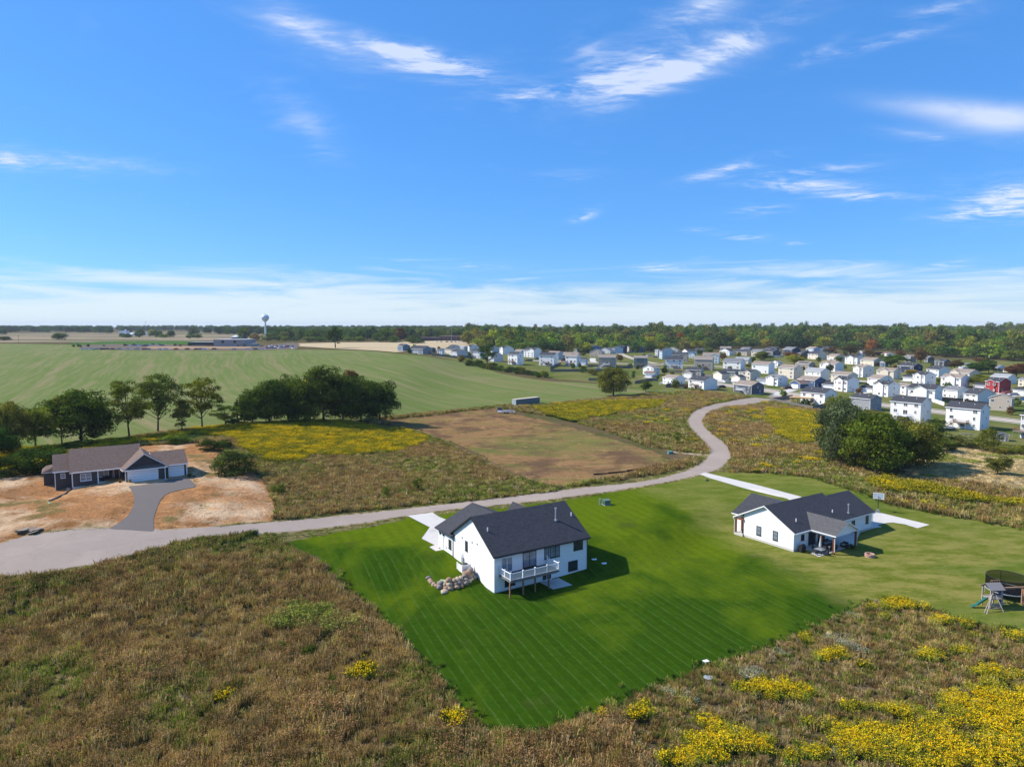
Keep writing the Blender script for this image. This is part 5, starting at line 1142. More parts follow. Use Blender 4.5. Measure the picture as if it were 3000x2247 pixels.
# ------------------------------------------------------------------ dark grey house, left
def hero_left_house():
    A = LH_A; base = T(-76.7, 134.9); O = np.array([LH_O[0], LH_O[1], base])
    t = thing('grey_house', 'dark grey single-storey house with brown roof and white garage doors on bare soil', 'house', tuple(O), A)
    SW = siding('charcoal_lap_siding', (.068, .060, .057), .16); RD = shingle('brown_grey_shingles', (.150, .104, .084)); ZE = 2.75; k = .12
    def slab(mb, P): mb.prism(P, (0, 0, -.18), 1, 0)
    m = MB(); m.prism([(-8.6, 3.8, -2), (-8.6, 16.9, -2), (-8.6, 16.9, ZE), (-8.6, 10.4, 6.2), (-8.6, 3.8, ZE)], (4.4, 0, 0)); m.prism([(-4.2, 5.7, -1), (-4.2, 16.9, -1), (-4.2, 16.9, ZE), (-4.2, 10.4, 6.2), (-4.2, 5.7, ZE+.9)], (7.6, 0, 0)); w = m.build('wall', SW, t)
    m = MB(); s = (6.2-ZE)/6.6; slab(m, [(-9.0, 3.4, ZE-s*.4+k), (1.6, 3.4, ZE-s*.4+k), (3.9, 10.4, 6.32), (-9.0, 10.4, 6.32)]); slab(m, [(-9.0, 10.4, 6.32), (3.9, 10.4, 6.32), (3.9, 17.4, ZE-.1), (-9.0, 17.4, ZE-.1)]); m.build('roof', [RD, WHITE], t)
    m = MB(); m.box(-8.55, .2, 3.32, 3.46, ZE-.22, ZE-.06); m.build('fascia', WHITE, t)
    # low left wing
    m = MB(); m.prism([(-11.5, 6.6, -3), (-11.5, 15.2, -3), (-11.5, 15.2, ZE), (-11.5, 10.9, 5.3), (-11.5, 6.6, ZE)], (2.9, 0, 0)); m.build('side_wing', SW, t)
    m = MB(); gable_roof(m, 2.9, 8.6, ZE, 5.3, 'x', x=-11.5, y=6.6, ov=.35, rk=.3); m.build('side_wing_roof', [RD, WHITE], t)
    m = MB(); m.box(-13.4, -11.51, 9.5, 13.5, -3, 2.1); m.build('bay', SW, t)
    m = MB(); m.prism([(-13.7, 9.2, 2.15), (-11.5, 9.2, 2.15), (-11.5, 10.2, 3.1), (-12.9, 11.2, 3.1)], (0, 0, -.12), 1, 0); m.prism([(-13.7, 9.2, 2.15), (-12.9, 11.2, 3.1), (-12.9, 12, 3.1), (-13.7, 13.8, 2.15)], (0, 0, -.12), 1, 0); m.prism([(-12.9, 11.2, 3.1), (-11.5, 10.2, 3.1), (-11.5, 13, 3.1), (-12.9, 12, 3.1)], (0, 0, -.12), 1, 0); m.build('bay_roof', [RD, WHITE], t)
    # garage block with gable
    m = MB(); m.box(.35, 7.55, .4, 9, -.5, ZE).prism([(.5, 1.5, ZE), (7.3, 1.5, ZE), (3.9, 1.5, 5.35)], (0, 6, 0)); m.build('garage_block', SW, t)
    m = MB(); slab(m, [(-.35, 3.2, 2.55), (-.1, .15, 2.62), (3.9, .85, 5.6), (3.9, 9.2, 5.6)]); slab(m, [(3.9, .85, 5.6), (7.9, .85, 2.85), (7.9, 8, 2.85), (3.9, 9.2, 5.6)]); m.build('garage_gable_roof', [RD, WHITE], t)
    m = MB(); slab(m, [(-.1, -.05, 2.66), (8.0, -.05, 2.66), (8.0, 1.5, 3.15), (.6, 1.5, 3.15)]); m.build('pent_roof', [RD, WHITE], t)
    m = MB(); m.box(.35, 7.6, -.13, -.05, 2.46, 2.66); m.box(.36, .48, .28, .4, -.2, 2.5).box(7.46, 7.6, .28, .4, -.2, 2.5); m.build('garage_trim', WHITE, t)
    # third bay
    m = MB(); m.prism([(7.6, 1.6, -.5), (7.6, 10.6, -.5), (7.6, 10.6, ZE), (7.6, 6.1, 4.85), (7.6, 1.6, ZE)], (4.1, 0, 0)); m.build('third_bay', SW, t)
    m = MB(); slab(m, [(6.6, 1.2, ZE-.07), (12.0, 1.2, ZE-.07), (12.0, 6.1, 4.97), (5.2, 6.1, 4.97)]); slab(m, [(5.2, 6.1, 4.97), (12.0, 6.1, 4.97), (12.0, 11, ZE-.07), (6.6, 11, ZE-.07)]); m.build('third_bay_roof', [RD, WHITE], t)
    m = MB(); m.box(7.9, 12.05, 1.1, 1.2, ZE-.25, ZE-.08).box(11.6, 11.72, 1.5, 1.6, -.2, ZE).tube((11.95, 1.1, 2.6), (11.8, 1.45, 2.3), .05).tube((11.8, 1.45, 2.3), (11.8, 1.45, .1), .05); m.build('third_bay_trim', WHITE, t)
    m = MB()
    for x, y, z in ((-8.62, 3.74, -1.2), (-4.32, 3.74, -.6), (-11.52, 6.54, -3), (-11.52, 9.45, -3), (-8.7, 6.5, -2)): m.box(x, x+.14, y, y+.14, z, ZE-.1)
    m.build('corner_board', WHITE, t)
    garage_door(t, 3.5, .39, .0, 5.3, 2.25, 0, 4, 'garage_door'); garage_door(t, 9.75, 1.59, .0, 2.75, 2.25, 0, 4, 'garage_door', cols=2)
    window(t, -6.3, 3.79, .75, 1.9, 1.45, 0, 2, 2, WHITE, GLASSB); window(t, -3.1, 5.69, .8, 1.7, 1.3, 0, 2, 1, WHITE, GLASSB); window(t, -10.1, 6.59, 1.2, .8, .95, 0, 1, 2, WHITE, GLASSB)
    d = MB().box(-.75, .75, -.06, 0, 0, 2.15).build('door_surround', WHITE, t); d.location = (-.9, 5.69, .15)
    RDm = plain('red_brown_door', (.10, .025, .02), .4); dd = MB().box(-.42, .42, -.10, -.061, .02, 2.08).build('door', RDm, t); dd.location = (-.9, 5.69, .15); MB().tube((.33, -.14, 1.0), (.33, -.10, 1.0), .04).build('handle', STEEL, dd)
    for x in (-.62, .62): q = MB().box(x-.1, x+.1, -.095, -.061, .1, 2.0).build('sidelight', GLASS, t); q.location = (-.9, 5.69, .15)
    MB().box(-4.2, .3, 3.9, 5.68, -.6, .12).build('porch_floor', CONC, t); MB().box(-4.25, -4.1, 3.75, 3.9, -.6, ZE-.05).build('porch_post', WHITE, t); MB().box(-4.05, .3, 3.8, 5.6, ZE-.1, ZE).build('porch_ceiling', WHITE, t)
    MB().box(-8.58, -4.2, 3.70, 3.79, -1.6, -.25).build('foundation', CONC, t)
    for x, y in ((-2.8, 4.8),): q = thing('porch_bench', 'dark bench under the porch window of the dark grey house', 'bench', tuple(np.array([*local(O, A, x, y), base+.12])), A); MB().box(-.6, .6, -.25, .25, .38, .45).build('seat', BLACKM, q); MB().box(-.6, .6, .2, .25, .45, .9).build('backrest', BLACKM, q); [MB().box(a-.03, a+.03, -.2, .2, 0, .38).build('leg', BLACKM, q) for a in (-.5, .5)]
    sheet('front_walk', [local(O, A, *p) for p in ((-1.8, 3.9), (.3, 3.9), (.3, .3), (1.1, .25), (1.1, -.35), (-.7, -.5), (-1.9, .3), (-2.1, 1.6))], CONC, .6, .12)
    sheet('garage_apron', [local(O, A, *p) for p in ((.6, .42), (7.7, .42), (7.7, 1.6), (11.4, 1.6), (11.4, .9), (8.0, .7), (7.7, -.35), (.6, -.35))], CONC, .6, .13)
    def L(x, y, z=0): p = local(O, A, x, y); return (p[0], p[1], T(*p)+z)
    def pot(lb, x, y, col, w=.55, pm=BLACKM):
        t = thing('flower_pot', lb, 'flower pot', L(x, y, .08), 0, 'flower pots by the dark grey house'); MB().tube((0, 0, 0), (0, 0, .35), .16, .24, 10).build('pot', pm, t); V = TREES['shrub'][1][0]; c = ob('flowers', V, t, (0, 0, .3), 0, (w, w, .45)); c.color = (*col, 1)
    PK = plain('pumpkin_orange', (.55, .20, .03), .5)
    pot('pot of yellow flowers at the left corner of the double garage', 1.05, -.1, (.45, .3, .03), .6, PK); pot('pot of red and yellow flowers beside the front walk', -.6, .9, (.30, .15, .04), .8); pot('yellow flowers between the two garage doors', 7.9, .9, (.35, .27, .03), .5); pot('leafy planter of pale flowers at the right corner of the garage', 12.1, .7, (.10, .13, .04), 1.2); pot('small white flowered pot right of the single garage door', 12.9, .2, (.35, .35, .3), .6)
    # stepped block wall with the drain pipe
    bl = thing('block_wall', 'low stepped brown block wall running down the slope at the left of the dark grey house', 'retaining wall', L(-8.6, 3.4)); b0 = np.array(bl.location); bmx = plain('brown_block', (.15, .11, .085), .9, var=.3)
    bk = MB().box(-.3, .3, -.15, .15, -.35, .12).mesh('wall_block_mesh', bmx); pts = [G(*q)[:2] for q in C2([(500, 782), (440, 812), (380, 850), (320, 885), (250, 920), (175, 948)])]; P = np.array(chaikin([tuple(p) for p in pts], 2)); Ls = np.concatenate([[0], np.cumsum(np.linalg.norm(np.diff(P, axis=0), axis=1))])
    for i in range(int(Ls[-1]/.62)):
        s_ = i*.62+.3; q = (np.interp(s_, Ls, P[:, 0]), np.interp(s_, Ls, P[:, 1])); q2 = (np.interp(s_+.2, Ls, P[:, 0]), np.interp(s_+.2, Ls, P[:, 1]))
        for r_ in range(2): ob('block', bk, bl, (q[0]-b0[0], q[1]-b0[1], T(*q)+.12+r_*.2-b0[2]), math.atan2(q2[1]-q[1], q2[0]-q[0]))
    g = G(*C2([(200, 968)])[0]); t2 = thing('drain_pipe', 'short bright green drain pipe at the end of the stepped block wall', 'pipe', tuple(g)); gp = plain('green_pipe', (.05, .30, .14), .5); MB().tube((-.7, .5, .25), (.5, -.5, .12), .14, n=10, cap=False).build('pipe', gp, t2); MB().tube((-.78, .57, .25), (-.6, .42, .25), .18, n=10).build('collar', gp, t2)
    g = G(*C2([(425, 795)])[0]); o = MB().box(-.25, .25, -.25, .25, 0, .55).box(-.2, .2, -.27, -.25, .1, .45).build('meter_box', STEEL); o.location = tuple(g); o.rotation_euler.z = A; o['label'] = 'grey utility box at the wall corner above the stepped block wall'; o['category'] = 'utility box'
    g = G(*R1([(150, 752)])[0]); t3 = thing('asphalt_rubble', 'heap of broken dark asphalt slabs at the edge of the turning circle', 'rubble', tuple(g)); r = random.Random(3); am = plain('broken_asphalt', (.24, .19, .145), .95, var=.5)
    for i in range(13):
        w = r.uniform(.5, 1.1); q = MB().prism([(-w, -w*.5, 0), (w*.8, -w*.6, 0), (w, w*.4, 0), (-w*.2, w*.7, 0), (-w*.9, w*.3, 0)], (0, 0, .12)).build('slab', am, t3); q.location = (r.uniform(-1.5, 1.5), r.uniform(-.7, .7), r.uniform(.0, .28)); q.rotation_euler = (r.uniform(-.25, .25), r.uniform(-.25, .25), r.uniform(0, 6))
hero_left_house()
# ------------------------------------------------------------------ far buildings, tower, vehicles, yards
def at_dist(px, d, z=None):
    """point in the direction of column px, d metres ahead"""
    x = (px-CX)/F_PX*d; return np.array([x, d, T(x, d)])
def water_tower():
    g = at_dist(780, 1150); top = CAM_H+(950-921)/F_PX*1150; rr = 6.4
    t = thing('water_tower', 'pale blue-white water tower with a bulb on a single stem, on the horizon', 'water tower', tuple(g)); m, N = newmat('tower_paint')
    finish(N, N.mix(N.noise(opos(N), .1, 3), (.50, .57, .62), (.60, .66, .70)), .45)
    zt = top-g[2]-rr*.92
    bm = bmesh.new(); bmesh.ops.create_uvsphere(bm, u_segments=24, v_segments=14, radius=rr)
    for v in bm.verts:
        if v.co.z < 0: v.co.z *= 1.05; f = 1-.16*min(1, -v.co.z/rr); v.co.x *= f; v.co.y *= f
        else: v.co.z *= .88
    me = bpy.data.meshes.new('tank'); bm.to_mesh(me); bm.free(); me.materials.append(m); smooth(me); ob('tank', me, t, (0, 0, zt))
    MB().tube((0, 0, 0), (0, 0, zt-rr*1.1), 1.7, 1.25, 16).tube((0, 0, zt-rr*1.15), (0, 0, zt-rr*.6), 1.25, 3.9, 16).build('stem', m, t); MB().tube((0, 0, 0), (0, 0, 3), 3.2, 1.7, 16).build('base', m, t)
    MB().tube((0, 0, zt+rr*.86), (0, 0, zt+rr*1.0), .8, n=8).tube((0, 0, zt+rr), (0, 0, zt+rr+1.6), .12).build('antenna', STEEL, t)
    MB().tube((-5.6, -3.0, zt-.2), (-3.2, -5.4, zt-.2), .25).tube((-3.2, -5.4, zt-.2), (-.8, -6.1, zt-.2), .25).build('dark_emblem', plain('emblem_grey', (.16, .2, .24)), t)
water_tower()
CAR_P = {}
def car_meshes():
    b = MB(); P = [(-2.25, .35), (-2.3, .75), (-2.05, .95), (-1.2, 1.0), (-.5, 1.02), (1.2, 1.02), (2.0, .98), (2.3, .85), (2.3, .35)]
    b.prism([(x, -.88, z) for x, z in P], (0, 1.76, 0)); body = b
    c = [(-1.35, 1.0), (-.65, 1.45), (1.2, 1.48), (2.0, 1.0)]; w = MB(); w.prism([(x, -.80, z) for x, z in c], (0, 1.60, 0))
    r = MB(); r.prism([(-.72, -.74, 1.44), (1.25, -.74, 1.47), (1.25, .74, 1.47), (-.72, .74, 1.44)], (0, 0, .06))
    CAR_P['body'] = body; CAR_P['windows'] = w.mesh('car_windows', GLASS); CAR_P['roofm'] = r
    CAR_P['wheel'] = MB().tube((0, -.11, 0), (0, .11, 0), .34, n=10).mesh('wheel_mesh', BLACKM)
    CAR_P['lamp'] = MB().box(-.03, .03, -.2, .2, -.07, .07).mesh('lamp_mesh', plain('lamp_glass', (.6, .6, .55), .2)); CAR_P['c'] = {}
car_meshes()
CARC = {'white': (.75, .75, .75), 'silver': (.42, .44, .46), 'black': (.02, .02, .022), 'grey': (.13, .135, .14), 'red': (.32, .02, .02), 'blue': (.03, .09, .28), 'maroon': (.10, .015, .02)}
def car(label, p, rot, col, group=None, s=1.0, parts=True):
    if col not in CAR_P['c']:
        pm = plain('car_paint_'+col, CARC[col], .3, .6, var=.04); CAR_P['c'][col] = (CAR_P['body'].mesh('car_body', pm), CAR_P['roofm'].mesh('car_roof', pm))
    bm, rm = CAR_P['c'][col]; t = thing('parked_car', label, 'car', tuple(p), rot, group, s); ob('body', bm, t); ob('windows', CAR_P['windows'], t); ob('roof', rm, t)
    if parts:
        for x in (-1.45, 1.45):
            for y in (-.8, .8): ob('wheel', CAR_P['wheel'], t, (x, y, .34))
        for y in (-.6, .6): ob('headlight', CAR_P['lamp'], t, (-2.28, y, .68))
    return t
def cars_far():
    xs = [545, 560, 600, 612, 625, 655, 672, 690, 728, 778, 828, 888, 940, 962, 1035, 1080, 1140, 1213, 1275, 1298, 1325, 1390, 1518, 1605, 1658, 1700]
    cs = ['white', 'white', 'white', 'silver', 'silver', 'grey', 'black', 'maroon', 'red', 'silver', 'white', 'silver', 'red', 'silver', 'white', 'white', 'red', 'black', 'black', 'grey', 'white', 'black', 'silver', 'white', 'maroon', 'white']
    for i, (x, c) in enumerate(zip(xs, cs)):
        g = G(x*.4521, 1025.5-.4*(i % 2)); o = {1: 'first'}
        n = ['first', 'second', 'third', 'fourth', 'fifth', 'sixth', 'seventh', 'eighth', 'ninth', 'tenth'][[q for q in cs[:i+1]].count(c)-1]
        car(f'{c} car, {n} {c} one from the left in the roadside row before the school', g, R(random.uniform(-6, 6)) + (math.pi if i % 3 == 0 else 0), c, 'cars in the roadside row before the school', 1.12)
    r = random.Random(5)
    for k in range(34):
        px = r.uniform(1690, 1900)*.4521; py = r.uniform(1014, 1022.5); c = r.choice(['white', 'silver', 'grey', 'black', 'red', 'white', 'blue'])
        car(f'{c} car among those packed in the school lot at the right end', G(px, py), R(r.choice([35, 125])+r.uniform(-5, 5)), c, f'{c} cars packed in the school lot', 1.0, False)
    for k in range(22):
        px = r.uniform(815, 1060)*.4521; py = r.uniform(1010, 1016); c = r.choice(['white', 'silver', 'grey', 'white', 'blue', 'black'])
        car(f'{c} car in the farther lot left of the school building', G(px, py), R(r.choice([10, 190])+r.uniform(-5, 5)), c, f'{c} cars in the lot left of the school', 1.0, False)
cars_far()
def far_box(name, label, cat, x0, x1, top, by, wallc, parts=None, roofc=None, depth=20, gable=False, dist=None):
    """a far building from its photo extent"""
    g = G((x0+x1)/2, by) if dist is None else at_dist((x0+x1)/2, dist); s = scale_at(g); w = (x1-x0)/s; h = CAM_H-(top-950)/F_PX*g[1]-g[2]; h = max(2.5, h)
    t = thing(name, label, cat, tuple(g)); wm = plain('wall_'+'_'.join('%d' % (v*100) for v in wallc), wallc, .8, scale=.2)
    rm = plain('roof_'+'_'.join('%d' % (v*100) for v in (roofc or wallc)), roofc or wallc, .7, scale=.2)
    if gable:
        he = h*.6; m = MB(); gable_body(m, w, depth, -2, he, h-.3, 'x', x=-w/2); m.build('wall', wm, t); m = MB(); gable_roof(m, w, depth, he, h-.3, 'x', x=-w/2, m=0, mt=0); m.build('roof', rm, t)
    else:
        MB().box(-w/2, w/2, 0, depth, -2, h-.4).build('wall', wm, t); MB().box(-w/2-.4, w/2+.4, -.4, depth+.4, h-.4, h).build('roof', rm, t)
    if parts:
        for a, b, c, d, mt in parts: MB().box(-w/2+a*w, -w/2+b*w, -.25, -.002, c*h, d*h).build('window', mt, t)
    return t
def far_buildings():
    f = .4521
    BLKG = plain('dark_facade', (.03, .04, .035), .4)
    far_box('school_building', 'low grey block school with flat roof and dark tall windows beyond the green field', 'building', 1385*f, 1590*f, 900+209*f, 900+256*f, (.30, .285, .275), [(.25, .33, .5, .85, BLKG), (.63, .71, .5, .85, BLKG), (.75, .80, .0, .25, BLKG)], (.4, .4, .4), 30)
    far_box('school_wing', 'long dark low wing with flat roof joined left of the grey block school', 'building', 1218*f, 1386*f, 900+226*f, 900+252*f, (.035, .045, .04), [(.15, .95, .12, .38, plain('wing_brick', (.22, .15, .12)))], (.28, .29, .3), 25)
    far_box('school_annex', 'low grey annex at the right end of the grey block school', 'building', 1580*f, 1640*f, 900+236*f, 900+256*f, (.33, .31, .29), None, (.35, .34, .33), 18)
    far_box('shed_barn', 'pale metal-roofed open barn left of the water tower', 'barn', 1500*f, 1555*f, 900+181*f, 900+212*f, (.20, .19, .18), None, (.5, .54, .58), 30, True)
    far_box('barn', 'white-roofed low barn right of the water tower', 'barn', 1868*f, 1955*f, 900+183*f, 900+206*f, (.35, .35, .34), None, (.62, .66, .70), 30, True)
    far_box('farm_barn', 'white farm barn with grey roof far left on the horizon', 'barn', 776*f, 822*f, 900+152*f, 900+174*f, (.70, .72, .74), [(.1, .9, .12, .4, BLKG)], (.35, .40, .45), 15, dist=1500)
    for x0, x1, tp, lb in ((815, 828, 143, 'tall white grain silo beside the white farm barn'), (945, 962, 162, 'squat white grain bin by the yellow tree far left')):
        g = at_dist((x0+x1)/2*f, 1480); s = scale_at(g); r_ = (x1-x0)*f/s/2; h = CAM_H-(900+tp*f-950)/F_PX*g[1]-g[2]; t = thing('silo', lb, 'silo', tuple(g)); wm = plain('silo_white', (.62, .66, .70), .5)
        MB().tube((0, 0, -1), (0, 0, h*.8), r_, n=14).build('bin', wm, t); MB().tube((0, 0, h*.8), (0, 0, h), r_, r_*.15, 14).build('dome', wm, t)
    g = at_dist(953*f, 1490); t = thing('radio_mast', 'thin lattice mast beside the squat grain bin far left', 'mast', tuple(g)); MB().tube((0, 0, 0), (0, 0, 33), .35, .2).build('pole', STEEL, t); MB().box(-1.2, 1.2, -.1, .1, 27, 28).build('antenna', STEEL, t)
    far_box('grain_shed', 'long low white shed between the silo and the grain bin', 'shed', 845*f, 890*f, 900+166*f, 900+178*f, (.62, .66, .7), None, None, 10, True, dist=1400)
    # shops beyond the stubble
    def C6(x, y): return 900+x*f, 900+y*f
    for a in (('school_hall', 'large red-brown brick hall behind the trees in the middle distance', 685, 835, 150, 188, (.26, .115, .10), 900, None), ('brick_wing', 'brown low wing at the left of the large red-brown hall', 650, 690, 166, 186, (.22, .11, .10), 890, None),
              ('shop_block', 'long low brown shop building with dark roof behind the stubble field', 728, 860, 197, 222, (.10, .07, .07), 750, .6), ('shop_block', 'tan-topped low brown shop building with cars in front', 858, 1000, 187, 222, (.14, .095, .085), 745, .7), ('gabled_shop', 'blue-grey gabled small building at the right of the brown shops', 985, 1052, 178, 208, (.22, .26, .30), 800, .5), ('warehouse', 'low white warehouse line just under the horizon in the middle', 985, 1058, 152, 164, (.62, .64, .64), 1500, None)):
        X0, Y0 = C6(a[2], a[4]); X1, Y1 = C6(a[3], a[5]); nm, lb = a[0], a[1]
        t = far_box(nm, lb, 'building', X0, X1, Y0, Y1-1.5, a[6], [(q, q+.06, .2, .55, BLKG) for q in (.08, .25, .42, .6, .8)], (a[6][0]*1.2, a[6][1]*1.1, a[6][2]*1.1), 30, bool(a[8]) and nm == 'gabled_shop', dist=a[7] if a[7] > 1400 else None)
    r = random.Random(9)
    for i, x in enumerate((842, 868, 905, 935, 958, 985, 1003, 1018)):
        c = ['white', 'silver', 'maroon', 'blue', 'white', 'white', 'silver', 'black'][i]
        car(f'{c} car before the brown shops, {["leftmost", "second", "third", "fourth", "fifth", "sixth", "seventh", "rightmost"][i]} of the row', G(900+x*f, 1003), R(r.uniform(60, 120)), c, 'cars before the brown shops', 1.1, False)
    g = G(900+935*f, 1001); t = thing('lamp_pole', 'tall thin floodlight pole in front of the brown shops', 'pole', tuple(g)); MB().tube((0, 0, 0), (0, 0, 20), .22, .12).build('pole', STEEL, t); MB().box(-1, 1, -.15, .15, 19.4, 20).build('lamp_head', STEEL, t)
    # poles along the school road
    for i, px in enumerate((500, 562, 678, 725, 812, 875, 975, 1010, 1075, 1105)):
        g = G(px*f, 1012); t = thing('light_pole', f'thin light pole, {["first", "second", "third", "fourth", "fifth", "sixth", "seventh", "eighth", "ninth", "tenth"][i]} from the left near the school', 'pole', tuple(g), 0, 'light poles near the school'); MB().tube((0, 0, 0), (0, 0, 8.5), .10, .06, 5).build('pole', STEEL, t); MB().box(-.6, .6, -.12, .12, 8.4, 8.55).build('lamp_head', STEEL, t)
    for px, tp in ((123, 203), ):
        g = G(px*f, 1011); t = thing('utility_pole', 'wooden utility pole at the far left edge of the green field', 'pole', tuple(g)); MB().tube((0, 0, 0), (0, 0, 11), .16, .1, 6).build('pole', BARK, t); MB().box(-1.2, 1.2, -.08, .08, 10.2, 10.4).build('crossarm', BARK, t)
far_buildings()
# subdivision vehicles
def P_(crop, x, y): return G(crop[0]+x*crop[2], crop[1]+y*crop[2])
for lb, cr, x, y, a, c, s in (('white SUV on the drive before the open cream garage', cC, 1498, 728, 20, 'white', 1.05), ('black covered car beside the dark-roofed white house at the meadow', cC, 1402, 810, 15, 'black', 1.05), ('white car on the street left of the kayak walk-out', cC, 452, 440, 70, 'white', 1), ('white van parked before the far cream gables', cC, 232, 298, 5, 'white', 1.25), ('black car behind the far white van', cC, 330, 318, 5, 'black', 1.1), ('dark red SUV in front of the front-gabled grey-sided house', cD, 482, 826, 10, 'maroon', 1.1),
                           ('bright blue car right of the first stair walk-out', cB, 288, 432, 10, 'blue', 1.1), ('dark car beside the bright blue car', cB, 240, 432, 10, 'black', 1.0), ('black car left of the bright walk-out', cB, 410, 408, 10, 'black', 1.0), ('red car before the cream garage behind the third walk-out', cB, 838, 440, 10, 'red', 1.1), ('black SUV above the red car behind the third walk-out', cB, 835, 415, 10, 'black', 1.1),
                           ('white car at the far street before the blue gable', cB, 1735, 318, 0, 'white', 1.2), ('dark car behind the green house in the far street', cB, 1850, 310, 0, 'black', 1.1), ('red car right of the red house', cE, 1940, 905, 5, 'red', 1.1), ('silver car at the street right of the red house', cE, 2040, 935, -5, 'silver', 1.1), ('silver car beside the white double garage door left of the black and slate house', cC, 300, 640, 30, 'silver', 1.0)):
    car(lb, P_(cr, x, y), R(a), c, None, s)
car('dark blue car parked just inside the right edge by the beige gable', P_(cG, 2206, 402), R(-50), 'blue')

# yards
def fence(label, pts, h=1.8, mat=None, group='wooden yard fences', pick=True):
    P = [G(*p) for p in pts]; o = P[0]; t = thing('fence', label, 'fence', tuple(o), 0, group); mat = mat or FENCEM
    for a, b in zip(P, P[1:]):
        L = math.hypot(b[0]-a[0], b[1]-a[1]); n = max(1, int(round(L/2.4))); ang = math.atan2(b[1]-a[1], b[0]-a[0]); w = L/n
        m = MB(); k = int(w/.2)
        for i in range(k): m.box(i*w/k+.01, (i+1)*w/k-.01, -.03, .03-.02*(i % 2), .05, h-.04*(i % 3))
        m.box(0, w, .03, .08, .4, .5).box(0, w, .03, .08, h-.5, h-.4); me = m.mesh('fence_panel', mat); pm = MB().box(-.06, .06, -.06, .06, -.3, h+.08).mesh('fence_post', mat)
        for i in range(n):
            q = a+(b-a)*i/n; z = T(q[0], q[1]); ob('panel', me, t, (q[0]-o[0], q[1]-o[1], z-o[2]), ang); ob('post', pm, t, (q[0]-o[0], q[1]-o[1], z-o[2]), ang)
    return t
def c_(cr, *p): return [(cr[0]+x*cr[2], cr[1]+y*cr[2]) for x, y in p]
fence('weathered grey fence round the pergola yard beside the road', c_(cF, (450, 370), (95, 425), (780, 560), (1040, 490)), 1.9)
fence('long grey fence before the third and fourth walk-outs', c_(cB, (790, 490), (622, 560), (622, 605), (1100, 605), (1360, 600), (1600, 600)), 1.9)
fence('short grey fence left of the round tree in the dry grass', c_(cB, (1240, 750), (1480, 752)), 1.7)
fence('dark fence running right from the brown walk-out deck to the green house', c_(cB, (1230, 520), (1500, 530), (1800, 545), (1960, 545)), 1.8)
fence('dark sloping fence behind the slate house to the white deck house', c_(cC, (0, 745), (240, 700), (380, 700)), 1.8)
fence('brown fence before the white deck house', c_(cC, (500, 805), (860, 790)), 1.8)
fence('dark fence behind the kayak walk-out', c_(cC, (520, 560), (850, 575)), 1.8)
fence('dark fence behind the houses above the road bend', c_(cC, (1100, 620), (1265, 640)), 1.8)
fence('black fence before the two blue-grey gable houses at right', c_(cG, (890, 395), (1230, 425), (1450, 470), (1640, 490)), 1.6, BLACKM)
fence('white solid vinyl fence by the front-gabled house at right', c_(cG, (758, 440), (920, 495)), 1.9, WHITE)
fence('white fence behind the slate house at the far back', c_(cD, (130, 318), (420, 312)), 1.9, WHITE)
fence('brown fence beside the orange toys at the left end', c_(cA, (640, 345), (900, 368), (1050, 390)), 1.7)
fence('grey fence right of the pale stair house at the left end', c_(cA, (1100, 372), (1260, 385)), 1.7)
def trampoline(label, p, r, net=2.0, pad=None, blue=False):
    t = thing('trampoline', label, 'trampoline', tuple(p)); n = 20; c = [(r*math.cos(6.2832*i/n), r*math.sin(6.2832*i/n)) for i in range(n)]
    m = MB(); [m.tube((*c[i], .9), (*c[(i+1) % n], .9), .05, n=5) for i in range(n)]; m.build('frame', STEEL, t)
    MB().tube((0, 0, .87), (0, 0, .89), r*.93, n=n).build('mat', plain('jump_mat', (.015, .015, .018), .7), t)
    pdm = plain('pad_blue', (.05, .16, .38)) if blue else plain('pad_grey', (.38, .42, .44)); m = MB()
    for i in range(n): a, b = c[i], c[(i+1) % n]; m.prism([(a[0]*1.03, a[1]*1.03, .93), (b[0]*1.03, b[1]*1.03, .93), (b[0]*.9, b[1]*.9, .95), (a[0]*.9, a[1]*.9, .95)], (0, 0, .03))
    m.build('pad', pdm, t)
    for i in range(0, n, 4): MB().tube((*c[i], 0), (*c[i], .9), .04).build('leg', STEEL, t); MB().tube((*c[i], .9), (*c[i], .9+net), .035).build('net_pole', BLACKM, t)
    m, N = newmat('safety_net'); d = N.n('ShaderNodeBsdfDiffuse'); d.inputs[0].default_value = (.01, .01, .01, 1); tr = N.n('ShaderNodeBsdfTransparent'); mx = N.n('ShaderNodeMixShader'); mx.inputs[0].default_value = .72
    N.l(tr.outputs[0], mx.inputs[1]); N.l(d.outputs[0], mx.inputs[2]); o = N.n('ShaderNodeOutputMaterial'); N.l(mx.outputs[0], o.inputs[0])
    q = MB(); [q.poly([(*c[i], .95), (*c[(i+1) % n], .95), (*c[(i+1) % n], .9+net), (*c[i], .9+net)]) for i in range(n)]; q.build('net', m, t)
    q = MB(); [q.tube((*c[i], .9+net), (*c[(i+1) % n], .9+net), .03, n=4) for i in range(n)]; q.build('top_rail', BLACKM, t)
def g5(x, y): return G(2500+x*.3904, 1600+y*.3904)
p = g5(1150, 372); trampoline('large round trampoline with black net behind the wooden swing set', p, 2.5, 1.9)
trampoline('blue-edged trampoline under the white deck of the near walk-out', P_(cG, 235, 768), 1.9, 1.8, None, True)
